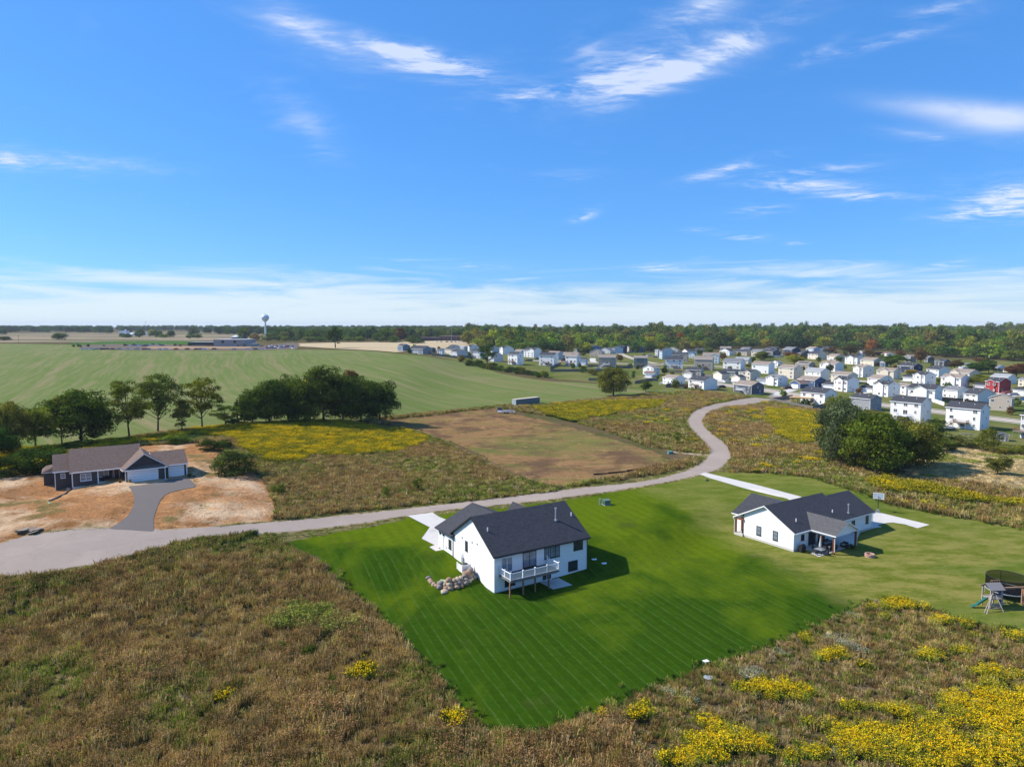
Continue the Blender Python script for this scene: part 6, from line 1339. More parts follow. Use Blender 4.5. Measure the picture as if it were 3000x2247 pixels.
def playset():
    g = g5(1040, 455); t = thing('playset', 'weathered wooden play fort with green slide, swings and tall swing beam', 'playset', tuple(g), R(5), None, .88); W_ = plain('playset_cedar', (.36, .20, .12), .85, var=.25); GW = plain('playset_grey_wood', (.33, .29, .26), .9, var=.3)
    for x in (-.9, .9):
        for y in (-.7, .9): MB().box(x-.08, x+.08, y-.08, y+.08, 0, 3.0).build('post', GW, t)
    MB().box(-1, 1, -.8, 1, 1.45, 1.55).build('platform', GW, t)
    m = MB(); [m.box(-1+i*.25, -.85+i*.25, -.82, -.78, .25, .95) for i in range(8)]; [m.box(-1+i*.25, -.85+i*.25, -.82, -.78, 1.55, 2.2) for i in range(8)]; m.build('slat_wall', GW, t)
    MB().prism([(-1.2, -1, 2.9), (1.2, -1, 2.9), (1.2, .1, 3.7), (-1.2, .1, 3.7)], (0, 0, .07)).prism([(-1.2, .1, 3.7), (1.2, .1, 3.7), (1.2, 1.2, 2.9), (-1.2, 1.2, 2.9)], (0, 0, .07)).build('roof', plain('fort_roof', (.22, .20, .19)), t)
    m = MB(); m.box(.1, 1.5, .6, 1.6, 3.0, 3.08); [m.tube((.1+i*.28, .6, 3.0), (.1+i*.28, .6, 3.9), .04, n=4) for i in range(6)]; m.tube((.1, .6, 3.9), (1.5, .6, 3.9), .05); m.build('crows_nest', W_, t)
    MB().prism([(-1, -.3, 1.5), (-1, .2, 1.5), (-2.6, .2, .5), (-2.6, -.3, .5)], (0, 0, .06)).prism([(-2.6, -.3, .5), (-2.6, .2, .5), (-3.4, .2, .2), (-3.4, -.3, .2)], (0, 0, .06)).prism([(-1, -.36, 1.75), (-1, -.3, 1.75), (-2.6, -.3, .75), (-2.6, -.36, .75)], (0, 0, -.3)).build('slide', plain('slide_green', (.02, .12, .09), .35), t)
    for y in (-1.5, -.9): MB().tube((-2.7+(y+.9)*.2, y-.9, 0), (-.8, -.8, 2.3), .07).build('brace', GW, t)
    MB().tube((.2, -2.0, 0), (-.3, -.8, 2.5), .07).tube((-2.0, -1.9, .6), (-.1, -1.7, .6), .05).build('brace', GW, t)
    MB().box(.9, 5.4, -.1, .12, 2.75, 3.0).build('swing_beam', W_, t)
    for a, b in ((5.2, -.7), (5.2, .7), (4.75, -.7)): MB().box(a-.09, a+.09, b*.6-.08, b*.6+.08, 0, 2.8).build('swing_post', W_, t)
    sb = plain('swing_blue', (.03, .08, .28))
    for i, x in enumerate((1.9, 2.7, 3.6)): MB().tube((x-.22, 0, 2.75), (x-.22, 0, .55), .015).tube((x+.22, 0, 2.75), (x+.22, 0, .55), .015).box(x-.25, x+.25, -.12, .12, .5, .56).build('swing', sb if i == 0 else BLACKM, t)
    MB().prism([(1.2, -.3, .3), (1.5, -.3, .3), (1.9, .3, 1.9), (1.6, .3, 1.9)], (0, .5, 0)).build('climbing_ramp', plain('rope_blue', (.05, .09, .25)), t)
playset()
def yard_bits():
    g = P_(cG, 960, 885); t = thing('pool', 'round black-walled above-ground pool at the left of the wooden-deck walk-out', 'pool', tuple(g)); m = MB(); n = 24; r = 2.75
    m.tube((0, 0, 0), (0, 0, 1.2), r, n=n, cap=False).build('wall', plain('pool_wall', (.05, .055, .065), .5), t); MB().tube((0, 0, .9), (0, 0, 1.0), r*.98, n=n).build('water', glassy('pool_water', (.05, .08, .10)), t)
    q = MB(); [q.tube((r*math.cos(6.2832*i/n), r*math.sin(6.2832*i/n), 1.2), (r*math.cos(6.2832*(i+1)/n), r*math.sin(6.2832*(i+1)/n), 1.2), .08, n=4) for i in range(n)]; q.build('rim', STEEL, t)
    def shed(lb, cr, x, y, rot, w, d, h, wallm, rm, door=True):
        g = P_(cr, x, y); t = thing('shed', lb, 'shed', tuple(g), rot); m = MB(); gable_body(m, w, d, -.3, h, h+.75, 'y'); m.build('wall', wallm, t); m = MB(); gable_roof(m, w, d, h, h+.75, 'y', ov=.18, rk=.18, th=.1); m.build('roof', [rm, WHITE], t)
        if door:
            for i in (0, 1):
                x0 = w*.2+i*w*.3; MB().box(x0+.02, x0+w*.3-.02, -.06, -.002, .05, 1.95).build('door', plain('shed_door', (.62, .60, .56)), t)
                f = MB(); f.box(x0, x0+w*.3, -.09, -.06, .02, .12).box(x0, x0+w*.3, -.09, -.06, 1.88, 1.98).box(x0, x0+.09, -.09, -.06, .1, 1.9).box(x0+w*.3-.09, x0+w*.3, -.09, -.06, .1, 1.9).box(x0, x0+w*.3, -.09, -.06, .95, 1.03).build('door_frame', BLACKM, t)
        MB().box(-.3, w+.3, -1.0, -.1, -.2, .06).build('step', CONC, t)
    shed('garden shed with white double doors and dark roof near the right edge', cG, 1775, 1062, R(-28), 3.2, 3.0, 2.2, SID['taupe'], ROOF['dark'])
    shed('tiny shed with teal roof before the taupe walk-out', cB, 1358, 592, R(-5), 3.3, 2.6, 1.9, SID['pale grey'], plain('teal_roof', (.03, .16, .13)), False)
    # pergola
    g = P_(cF, 745, 478); t = thing('pergola', 'new yellow timber pergola frame behind the white house by the road', 'pergola', tuple(g), R(150)); W_ = WOODN
    pm = MB().box(-.09, .09, -.09, .09, 0, 2.8).mesh('pergola_post_mesh', W_)
    for x in (0, 3.2, 6.4, 9.4):
        for y in (0, -3.6): ob('post', pm, t, (x, y, 0))
    MB().box(-.3, 9.7, -.12, .12, 2.8, 3.1).box(-.3, 9.7, -3.7, -3.5, 2.8, 3.1).build('beam', W_, t); rf2 = MB().box(-.06, .06, -4.1, .5, 3.1, 3.3).mesh('rafter_mesh', W_)
    for i in range(20): ob('rafter', rf2, t, (-.2+i*.52, 0, 0))
    MB().box(-.4, 9.8, -4.0, .3, 3.3, 3.36).build('roof_deck', W_, t)
    MB().tube((-.2, 0, .1), (-2.6, 0, 3.0), .12, n=4).tube((-.2, -1, .1), (-2.6, -1, 3.0), .12, n=4).build('stair_stringer', W_, t)
    g = P_(cF, 620, 520); sheet('yard_lawn', [tuple(P_(cF, *q)[:2]) for q in ((460, 470), (560, 480), (760, 478), (920, 490), (780, 535))], ground_mat('yard_turf', [((.03, .09, .015), .4, .2, .2)]), 2, .06)
    for x, y, lb, c in ((310, 440, 'blue covered bin in the pergola yard', (.05, .18, .35)), (395, 445, 'white covered chairs heap in the pergola yard', (.7, .7, .7))):
        g = P_(cF, x, y); t = thing('covered_seat', lb, 'garden furniture', tuple(g)); m_ = plain('cover_%d' % x, c, .7); MB().prism([(-.9, -.5, 0), (.9, -.5, 0), (.75, -.4, .6), (-.75, -.4, .6)], (0, 1, 0)).build('cover', m_, t); MB().box(-.8, -.3, .3, .5, .5, .95).box(.3, .8, .3, .5, .5, .95).build('backrest', m_, t)
    # kayak and toys
    g = P_(cC, 700, 528); t = thing('kayak', 'orange kayak lying on the grass behind the big white walk-out', 'kayak', (g[0], g[1], g[2]), R(12)); om = plain('kayak_orange', (.62, .17, .02), .4)
    m = MB(); S = [(-2.2, .02, .25), (-1.5, .3, .2), (0, .42, .15), (1.5, .3, .2), (2.2, .02, .25)]
    for a, b in zip(S, S[1:]): m.prism([(a[0], -a[1], .35), (b[0], -b[1], .35), (b[0], b[1], .35), (a[0], a[1], .35)], (0, 0, -.3))
    m.build('hull', om, t); MB().box(-.4, .5, -.2, .2, .35, .37).build('cockpit', BLACKM, t)
    for x, y, lb, c in ((280, 262, 'tan wooden play tower at the left end houses', (.42, .22, .12)), (420, 290, 'brown climbing frame before the long grey house at the left end', (.35, .17, .09)), (620, 310, 'orange plastic climber beside the small slate building', (.55, .13, .04)), (720, 315, 'brown wooden play frame left of the small white house', (.30, .17, .12))):
        g = P_(cA, x, y+8); t = thing('climbing_frame', lb, 'climbing frame', tuple(g)); m_ = plain('frame_%d' % x, c, .7)
        for a in (-2, 2):
            for b in (-.9, .9): MB().tube((a*1.2, b*1.2, 0), (a, b*.2, 2.6), .14).build('leg', m_, t)
        MB().box(-2.2, 2.2, -.15, .15, 2.5, 2.75).build('beam', m_, t); MB().box(-2, -.4, -.8, .8, 1.3, 1.45).box(-2, -.4, -.85, -.75, 1.4, 2.0).build('platform', m_, t); MB().prism([(-.4, -.4, 1.4), (-.4, .4, 1.4), (2.0, .4, .2), (2.0, -.4, .2)], (0, 0, .12)).build('slide', m_, t)
    # raised timber stacks
    g = P_(cG, 960, 962); t = thing('lumber_stack', 'low stack of new boards with white sheet below the wooden-deck walk-out', 'lumber', tuple(g), R(10))
    for i in range(4): MB().box(-2.6+i*.3, 2.2-i*.2, -.9+i*.4, -.6+i*.4, .15, .35).build('board', WOODN, t)
    MB().box(-2.8, 0, -1.9, -1.2, 0, .25).build('sheet', WHITE, t)
    g = P_(cG, 1270, 1010); t = thing('garden_frame', 'grey open timber frame table in the grass left of the garden shed', 'table', tuple(g), R(-8)); MB().box(-1.9, 1.9, -.6, .6, 1.35, 1.5).build('tabletop', WOODG, t)
    for a in (-1.7, 0, 1.7):
        for b in (-.5, .5): MB().tube((a, b, 0), (a, b, 1.35), .06).build('leg', WOODG, t)
    g = P_(cG, 2185, 1035); t = thing('ladder', 'dark ladder leaning on the house cut by the right edge', 'ladder', tuple(g), R(60)); m = MB(); m.tube((-.25, -1.4, 0), (-.25, 0, 4.6), .06).tube((.25, -1.4, 0), (.25, 0, 4.6), .06); m.build('rail', BLACKM, t)
    rg = MB().tube((-.25, 0, 0), (.25, 0, 0), .04).mesh('rung_mesh', BLACKM); [ob('rung', rg, t, (0, -1.4+1.4*i/12, 4.6*i/12)) for i in range(1, 12)]
    # container and trailer at the field edge
    def c6(x, y): return G(900+x*f_, 900+y*f_)
    f_ = .4521
    a = c6(1354, 640); b = c6(1507, 622); L = 12.2; ang = math.atan2(b[1]-a[1], b[0]-a[0]); t = thing('shipping_container', 'long grey-green shipping container at the edge of the green field', 'container', tuple(a), ang); cm = plain('container_green_grey', (.13, .17, .165), .6, var=.15); sc_ = math.hypot(b[0]-a[0], b[1]-a[1])
    L = min(max(sc_, 12.2), 22); m = MB(); m.box(0, L, 0, 2.7, .12, 2.75); m.build('body', cm, t); ribs = MB().box(-.08, .08, -.05, -.002, .2, 2.65).mesh('rib_mesh', cm)
    for i in range(28): ob('rib', ribs, t, (.3+i*(L-.6)/27, 0, 0))
    MB().box(-.05, L+.05, -.05, 2.75, 2.75, 2.85).build('roof', plain('container_roof', (.50, .42, .33), .8), t); [MB().box(-.06, -.002, .08+i*1.29, 1.30+i*1.29, .2, 2.65).build('door', plain('container_door', (.34, .40, .40)), t) for i in (0, 1)]
    g = c6(1290, 690); t = thing('flatbed_trailer', 'white flatbed trailer loaded with boards at the corner of the mown plot', 'trailer', tuple(g), R(-5)); MB().box(-3.6, 3.4, -1.1, 1.1, .7, .95).build('bed', plain('trailer_white', (.55, .55, .55)), t)
    for x in (-.6, .6):
        for y in (-1.2, 1.2): MB().tube((x, y-.12, .38), (x, y+.12, .38), .38, n=10).build('wheel', BLACKM, t)
    r = random.Random(2); pm_ = plain('pale_boards', (.45, .40, .38), .8)
    for i in range(9): q = MB().box(-1.8, 1.8, -.12, .12, 0, .12).build('board', pm_, t); q.location = (r.uniform(-.4, 1.2), -.9+i*.22, .95+.13*r.randint(0, 4)); q.rotation_euler.z = r.uniform(-.06, .06)
    g = c6(1248, 680); t = thing('utility_cart', 'dark blue-grey machine parked at the left end of the loaded trailer', 'machine', tuple(g), R(70)); bmt = plain('machine_blue', (.10, .12, .17), .5)
    MB().box(-1.3, 1.3, -.75, .75, .45, 1.15).build('body', bmt, t); MB().prism([(-.6, -.7, 1.15), (.7, -.7, 1.15), (.5, -.6, 2.0), (-.5, -.6, 2.0)], (0, 1.35, 0)).build('cab', GLASS, t)
    for x in (-.9, .9):
        for y in (-.75, .75): MB().tube((x, y-.12, .42), (x, y+.12, .42), .42, n=10).build('wheel', BLACKM, t)
    for i, (px, py) in enumerate(((2395, 1150), (2490, 1163), (2830, 1201), (2665, 1180), (2260, 1128))):
        g = G(px, py-3); t = thing('street_lamp', ['thin street lamp left of the street corner', 'thin street lamp at the drive of the pergola house', 'thin street lamp near the beige gable', 'thin street lamp between the near walk-outs', 'pale green street pole by the front-gabled house'][i], 'street lamp', tuple(g)); MB().tube((0, 0, 0), (0, 0, 4.2), .08, .05).build('pole', STEEL, t); MB().box(-.2, .2, -.2, .2, 4.2, 4.6).build('lamp_head', BLACKM, t)
    for i, (px, py, lb) in enumerate(((2290, 1162, 'white mailbox at the bend where road meets street'), (2300, 1160, 'small fire hydrant at the street corner'))):
        g = G(px, py); t = thing('mailbox' if i == 0 else 'hydrant', lb, 'mailbox' if i == 0 else 'hydrant', tuple(g)); MB().tube((0, 0, 0), (0, 0, .9 if i == 0 else .6), .07 if i == 0 else .16).build('post' if i == 0 else 'barrel', WHITE, t); MB().box(-.2, .2, -.3, .3, .9 if i == 0 else .6, 1.2 if i == 0 else .75).build('box' if i == 0 else 'cap', WHITE, t)
    # culvert and silt fence at the plot edge
    pts = R7([(1362, 448), (1440, 441), (1540, 430), (1640, 410), (1720, 392)]); Pn = [G(*p) for p in pts]; o = Pn[0]; t = thing('silt_fence', 'low sagging black silt fence along the mown plot beside the road', 'silt fence', tuple(o)); m = MB()
    for a, b in zip(Pn, Pn[1:]): m.prism([(a[0]-o[0], a[1]-o[1], a[2]-o[2]), (b[0]-o[0], b[1]-o[1], b[2]-o[2]), (b[0]-o[0], b[1]-o[1], b[2]-o[2]+.35), (a[0]-o[0], a[1]-o[1], a[2]-o[2]+.5)], (0, .05, 0))
    m.build('fabric', plain('silt_fabric', (.035, .028, .022), .9), t)
    for p in Pn: MB().tube((p[0]-o[0], p[1]-o[1], p[2]-o[2]), (p[0]-o[0], p[1]-o[1], p[2]-o[2]+.7), .03).build('stake', WOODG, t)
yard_bits()
# ------------------------------------------------------------------ trees one can tell apart
LT = 'trees along the edge of the green field at left'
for a in [
 ('yellowing leafy tree at the left edge behind the grey house', 35, 1335, 95, 1172, 'bigtree', 'olive'), ('second yellow-green tree from the left edge', 106, 1318, 88, 1185, 'oak', 'olive'), ('small green bushy tree at the far left edge beside the bare lot', -10, 1350, 90, 1235, 'oak', 'dark'),
 ('dark broad oak behind the dark grey house', 238, 1300, 160, 1143, 'bigtree', 'oak'), ('pale green slim tree left of the dark broad oak', 182, 1302, 92, 1155, 'open', 'olive'),
 ('airy green tree with forked trunk right of the dark oak', 380, 1285, 128, 1112, 'open', (.085, .10, .02)), ('tall airy tree with bare forked limbs in the middle of the left row', 462, 1270, 128, 1092, 'open', (.085, .095, .02)), ('small brownish slender tree between the airy trees', 533, 1268, 50, 1168, 'tall', 'olive'),
 ('yellow-green vase-shaped tree with visible limbs left of the dark grove', 593, 1260, 112, 1104, 'open', (.12, .115, .02)), ('pale loose bushy tree before the dark grove', 662, 1252, 80, 1182, 'open', 'lime'), ('small dark cone-shaped tree at the left end of the grove', 697, 1248, 60, 1166, 'cone', 'dark')]:
    tree(*a[:5], kind=a[5], col=a[6], group=LT)
for i, (x, by, w, top) in enumerate(((740, 1243, 78, 1142), (790, 1243, 100, 1108), (845, 1238, 96, 1100), (893, 1242, 95, 1118), (948, 1238, 125, 1074), (1005, 1236, 95, 1092), (1058, 1237, 98, 1104), (1112, 1236, 98, 1112))):
    tree(f'dark dense tree, {["leftmost", "second from the left", "third from the left", "fourth from the left", "fifth and tallest", "third from the right", "second from the right", "rightmost"][i]} of the dark grove in the green field', x, by, w, top, 'bigtree', 'oak', 'trees of the dark grove', vary=.08)
tree('bright yellow tree top peeking from the dark grove', 910, 1232, 52, 1098, 'oak', 'gold'); tree('reddish-brown tree behind the right part of the dark grove', 1030, 1222, 60, 1085, 'oak', 'rust')
tree('lone dark tall tree standing at the edge of the stubble field', 983, 1020, 44, 957, 'tall', 'dark')
tree('dark ragged tree at the corner of the green field by the first walk-out', 1428, 1083, 50, 1004, 'open', 'dark'); tree('lone round airy tree before the taupe walk-out', 1797, 1160, 84, 1076, 'bigtree', 'olive'); tree('small round green tree left of the white deck house', 1892, 1149, 34, 1114, 'oak', 'mid')
tree('large silver-green leaved tree at the right of the goldenrod meadow', 2466, 1362, 135, 1172, 'bigtree', 'silver'); tree('olive tree behind the silver-green tree', 2455, 1310, 80, 1152, 'oak', 'olive')
tree('broad green tree in front of the near walk-outs', 2565, 1388, 165, 1212, 'bigtree', 'fresh'); tree('rounded green tree with dark hollow right of the silver one', 2505, 1372, 70, 1238, 'bigtree', 'olive'); tree('brown-olive spreading tree at the right of the clump', 2655, 1372, 150, 1228, 'bigtree', 'olive'); tree('low leaning tree over its shadow right of the clump', 2705, 1360, 100, 1262, 'oak', 'olive')
tree('slim bright green tree before the wooden-deck walk-out', 2738, 1300, 66, 1226, 'tall', 'fresh'); tree('yellow-green small tree below the black pool', 2742, 1322, 85, 1262, 'oak', 'olive'); tree('round willow shrub left of the garden shed', 2895, 1322, 68, 1250, 'shrub', 'olive', name='shrub')
tree('lone green shrub in the dry grass at the right', 2923, 1390, 66, 1336, 'oak', 'olive', name='shrub')
for i, a in enumerate([(2555, 1228, 60, 1196), (2590, 1232, 40, 1205), (2800, 1305, 60, 1275), (2850, 1312, 50, 1285), (2960, 1330, 70, 1300), (3010, 1335, 60, 1300), (2780, 1320, 50, 1290), (2700, 1315, 50, 1275), (2925, 1330, 60, 1305)]):
    tree('green bush in the hedge behind the dry grass patch', *a, 'shrub', 'olive', 'bushes of the hedge behind the dry grass', name='shrub')
# shrubs
for lb, x, by, w, top, c in (('large dark mounded bush on the bare soil right of the dark grey house', 688, 1390, 128, 1316, (.062, .080, .028)), ('dark low bush at the top of the bare soil, left one', 612, 1322, 66, 1288, 'dark'), ('dark low bush at the top of the bare soil, right one', 655, 1318, 50, 1286, 'dark'), ('wide dark mound of bushes left of the dark grey house', 120, 1385, 150, 1300, 'dark'), ('dark bush at the left edge by the bare lot', 15, 1400, 90, 1335, 'dark'), ('dark bush behind the roof of the dark grey house', 225, 1318, 110, 1290, 'mid'),
                         ('brownish bush row above the bare soil', 520, 1300, 80, 1268, 'olive'), ('orange-tinged round bush by the pale stair house', 1351, 1061, 24, 1038, (.16, .12, .02)), ('round bright bush by the long grey fence', 1708, 1092, 22, 1070, 'lime'), ('wide grey-green round bush by the long grey fence', 1738, 1099, 40, 1081, 'olive'), ('small shrub before the fence of the teal shed', 1698, 1078, 12, 1064, 'mid')):
    tree(lb, x, by, w, top, 'shrub', c, name='shrub')
for i in range(15):
    x = 1372+i*16+random.uniform(-4, 4); by = 1064+i*2.9+random.uniform(-2, 3)+(6 if i < 6 else 3)
    tree('bush in the hedgerow along the field before the near walk-outs', x, by, random.uniform(22, 34), by-random.uniform(14, 24), 'shrub', random.choice(['dark', 'mid', 'olive', 'lime']), 'hedgerow bushes along the field', name='shrub')
# trees among the houses: crop, x, base, width, top, kind, colour
for cr, x, by, w, tp, c, lb in (
 (cC, 1045, 285, 110, 190, 'mid', 'green tree behind the kayak walk-out roofs'), (cC, 1200, 240, 130, 150, 'olive', 'olive tree before the wood in the middle'), (cC, 1410, 330, 120, 215, 'fresh', 'bright tree right of the tall white gable'), (cC, 1420, 350, 110, 270, 'rust', 'brownish shrub tree right of the tall white gable'), (cC, 1680, 290, 90, 250, 'gold', 'golden shrub tree beside the grey-roofed house'), (cC, 2045, 370, 210, 230, 'olive', 'green-gold tree in the middle of the subdivision'), (cC, 480, 600, 90, 480, 'dark', 'dark small tree right of the two-gabled white house'), (cC, 375, 680, 50, 610, 'mid', 'slim young tree in the front yard by the white deck house'), (cC, 1850, 480, 110, 410, 'olive', 'shrub below the palest roof'), (cC, 1910, 400, 70, 310, 'dark', 'dark tree beside the palest roof'), (cC, 930, 850, 60, 790, 'lime', 'small yellow-green bush behind the dark-roofed white house'),
 (cB, 1750, 450, 90, 320, 'rust', 'tree with reddish top between the walk-outs'), (cB, 1095, 545, 60, 455, 'mid', 'small tree beside the pale blue wing'), (cB, 1155, 350, 80, 290, 'olive', 'bushes behind the beige gable'), (cD, 190, 745, 40, 650, 'mid', 'young slim tree before the front-gabled grey-sided house'),
 (cD, 90, 365, 200, 220, 'olive', 'tree left of the slate house at the back'), (cD, 210, 345, 100, 280, 'mid', 'small green tree right of the green-gold one'), (cD, 540, 320, 210, 220, 'rust', 'maroon tree left of the slate house in the third row'), (cD, 600, 430, 240, 270, (.20, .19, .02), 'yellow-green tree in front of the maroon one'), (cD, 740, 380, 90, 290, 'rust', 'reddish small tree left of the green-gabled house'), (cD, 985, 400, 80, 315, 'fresh', 'round dark green tree below the green-gabled house'), (cD, 1305, 385, 110, 300, 'fresh', 'rounded green tree before the third row tan roof'), (cD, 1190, 250, 120, 140, 'rust', 'dark red tree in the far row'), (cD, 1100, 240, 80, 170, 'mid', 'green tree left of the dark red one'), (cD, 1500, 275, 270, 105, (.07, .055, .02), 'big brown-green tree above the hill lawn'), (cD, 1800, 300, 170, 190, 'rust', 'rust tree above the tan-roofed third row house'), (cD, 1950, 300, 110, 220, (.05, .03, .05), 'dark purple tree far back'), (cD, 2020, 330, 60, 280, 'gold', 'small golden tree by the purple one'),
 (cD, 1165, 560, 110, 425, (.05, .06, .025), 'conical dark tree before the second row front gable'), (cD, 2150, 470, 200, 285, 'fresh', 'big green tree beside the little blue house'), (cD, 745, 530, 50, 460, 'rust', 'rust shrub by the solar panel house'), (cD, 1920, 460, 100, 395, (.14, .06, .03), 'round brown-red shrub at the third row gable'), (cD, 1410, 520, 60, 440, 'mid', 'green shrub right of the second row house'),
 (cD, 1500, 400, 60, 355, 'dark', 'small dark shrub by the bright hill gable'), (cD, 1340, 860, 70, 790, (.20, .13, .04), 'orange-tinged bush at the shuttered house'), (cD, 1985, 930, 30, 870, 'mid', 'tiny tree before the front gable right of the shuttered house'),
 (cE, 385, 600, 170, 510, (.24, .17, .02), 'golden-orange round tree below the navy house'), (cE, 485, 745, 110, 590, (.14, .06, .02), 'reddish young tree before the front gable at right'), (cE, 150, 400, 250, 270, 'fresh', 'broad green tree left of the navy house'), (cE, 215, 320, 150, 200, 'rust', 'rust-topped tree behind the broad green one'), (cE, 540, 410, 190, 195, 'rust', 'tall maroon tree at the right back'), (cE, 330, 395, 90, 335, 'mid', 'green shrub before the brown gable'), (cE, 1090, 505, 190, 340, (.09, .07, .025), 'brownish tree right of the slate gable'), (cE, 1440, 580, 300, 400, 'dark', 'broad dark green tree behind the long cream house'), (cE, 1640, 570, 200, 330, 'mid', 'green tree with maroon top right of the broad dark one'), (cE, 1500, 400, 200, 330, 'rust', 'maroon crowned tree at the wood edge'), (cE, 1770, 560, 130, 480, 'blue', 'blue-green conifer before the pale blue gable'), (cE, 2090, 650, 300, 385, (.10, .05, .025), 'large maroon-green tree near the right edge'), (cE, 1490, 800, 330, 590, (.16, .16, .02), 'large yellow-green tree left of the red house'), (cE, 1620, 860, 90, 790, 'lime', 'small bright tree before the red garage'), (cE, 820, 740, 70, 650, 'olive', 'small shrub beside the white front gable'), (cE, 1110, 620, 140, 570, 'olive', 'low tree before the long cream house'),
 (cF, 1230, 400, 60, 330, 'rust', 'small reddish shrub at the shuttered house corner'), (cF, 560, 555, 20, 540, 'mid', 'tiny green weed by the pergola fence')):
    g = P_(cr, x, by); tree(lb, cr[0]+x*cr[2], cr[1]+by*cr[2], w*cr[2]*1.1, cr[1]+tp*cr[2], 'oak' if w > 60 else 'fartall', c)
# distant single trees left of the subdivision, crop [0,900]x.4521 : x, base, width, top
f5 = .4521
for x, by, w, tp, c, lb in ((387, 214, 88, 166, 'dark', 'dark round tree alone in the corn land at left'), (30, 217, 75, 188, 'dark', 'low dark tree at the left edge in the corn land'), (1585, 215, 75, 130, 'mid', 'tall green tree left of the water tower'), (1655, 217, 60, 172, (.14, .10, .03), 'orange-brown tree under the water tower'), (1735, 220, 95, 174, (.10, .11, .03), 'olive round tree at the foot of the water tower'), (1235, 205, 50, 166, 'mid', 'green tree left of a pair in the corn land'), (1285, 204, 40, 168, 'mid', 'green tree right of a pair in the corn land'), (1110, 198, 50, 150, 'dark', 'dark round tree right of the farm'), (1010, 195, 80, 150, 'dark', 'dark tree behind the farm bin'), (985, 180, 45, 143, (.26, .22, .04), 'yellow tree by the farm bin'), (905, 198, 60, 148, 'dark', 'tall dark tree right of the farm barn'), (830, 200, 50, 172, 'dark', 'low dark tree below the farm barn'), (795, 196, 40, 170, 'mid', 'bushy tree left of the farm silo'), (1060, 200, 60, 172, 'mid', 'low tree between the farm trees')):
    g = G(x*f5, 900+by*f5); tree(lb, x*f5, 900+by*f5, w*f5, 900+tp*f5, 'far', tuple(q*1.1 for q in (GREEN[c] if isinstance(c, str) else c)), 'trees in the corn land')
for i, (x, by, w, tp, c) in enumerate(((1810, 220, 60, 182, 'mid'), (1850, 222, 50, 186, 'olive'), (1975, 212, 80, 142, 'mid'), (2030, 218, 90, 150, 'mid'), (2090, 215, 80, 150, 'dark'), (2130, 222, 70, 160, 'mid'), (1910, 222, 50, 195, 'mid'), (2010, 225, 80, 190, 'olive'), (2070, 225, 80, 192, 'mid'))):
    tree('green tree in the belt between the water tower and the stubble field', x*f5, 900+by*f5, w*f5*1.2, 900+tp*f5, 'far', c, 'tree belt right of the water tower')
for i, (x, by, w, tp, c) in enumerate(((300, 215, 75, 140, 'mid'), (345, 218, 60, 145, 'mid'), (390, 215, 75, 140, 'dark'), (430, 212, 60, 130, 'dark'), (270, 222, 60, 190, 'olive'), (340, 224, 70, 192, 'olive'), (470, 228, 90, 160, 'mid'), (515, 228, 95, 135, 'mid'), (560, 230, 60, 185, 'fresh'), (600, 222, 80, 132, (.09, .05, .02)), (690, 232, 80, 180, 'mid'), (705, 236, 90, 208, 'dark'), (870, 185, 60, 152, 'mid'), (940, 190, 70, 140, 'dark'), (640, 175, 60, 128, 'mid'), (1000, 200, 50, 160, 'mid'), (250, 190, 60, 140, 'mid'))):
    tree('green tree before and beside the red-brown hall' if i != 9 else 'tree with orange-red top left of the red-brown hall', 900+x*f5, 900+by*f5, w*f5*1.1, 900+tp*f5, 'far', c, 'trees round the red-brown hall' if i != 9 else None)
for i, x in enumerate((478, 505, 520, 572, 675, 808, 880, 868, 935, 1135, 1170, 1570, 1345)):
    tree('young small tree planted around the school car park', x*f5, 900+(262 if i < 4 else 255)*f5, 9, 900+(236 if i % 2 else 243)*f5, 'fartall', random.choice(['rust', 'mid', 'olive', 'mid']), 'young trees around the school')
# two lone saplings in the meadows
for lb, x, by, w, top, c in (('leafy pale green sapling in the meadow inside the road bend', 1985, 1304, 22, 1262, 'lime'), ('light green sapling at the right edge of the bare soil', 803, 1450, 20, 1420, 'lime'), ('tall pale weed tree in the brown meadow behind the road', 1225, 1440, 34, 1398, 'lime'), ('small sapling left of the pale weed tree', 1130, 1458, 24, 1425, 'lime'), ('sapling near the bare soil edge', 825, 1450, 20, 1418, 'lime')):
    tree(lb, x, by, w, top, 'open', c, name='sapling')
def yard_trees():
    r = random.Random(21); H_ = [o.location.copy() for o in SC.objects if o.get('category') in ('house', 'garage') and o.location.y > 240]; n = 0
    for h in H_:
        for _ in range(2):
            a = r.uniform(0, 6.28); d = r.uniform(13, 17); x = h.x+math.cos(a)*d; y = h.y+math.sin(a)*d
            if min(math.hypot(x-q.x-3, y-q.y-3) for q in H_) < 11 or r.random() < .35: continue
            X_ = CX+F_PX*x/y; c = r.choice(['mid', 'olive', 'rust', 'lime', 'dark', 'fresh']); V = TREES['farshrub'][r.randrange(3)]; w = r.uniform(2.2, 4.6)
            nm = {'mid': 'mid green', 'olive': 'olive', 'rust': 'reddish', 'lime': 'lime green', 'dark': 'dark green', 'fresh': 'bright green'}[c]; sec = 'left' if X_ < 1900 else ('middle' if X_ < 2400 else 'right')
            t = thing('shrub', f'small {nm} yard shrub between houses in the {sec} part of the subdivision', 'shrub', (x, y, T(x, y)), r.uniform(0, 6), 'yard shrubs of the subdivision', (w, w, w*r.uniform(.8, 1.4))); o = ob('crown', V[0], t); o.color = (*GREEN[c], 1); ob('stem', V[1], t)
yard_trees()
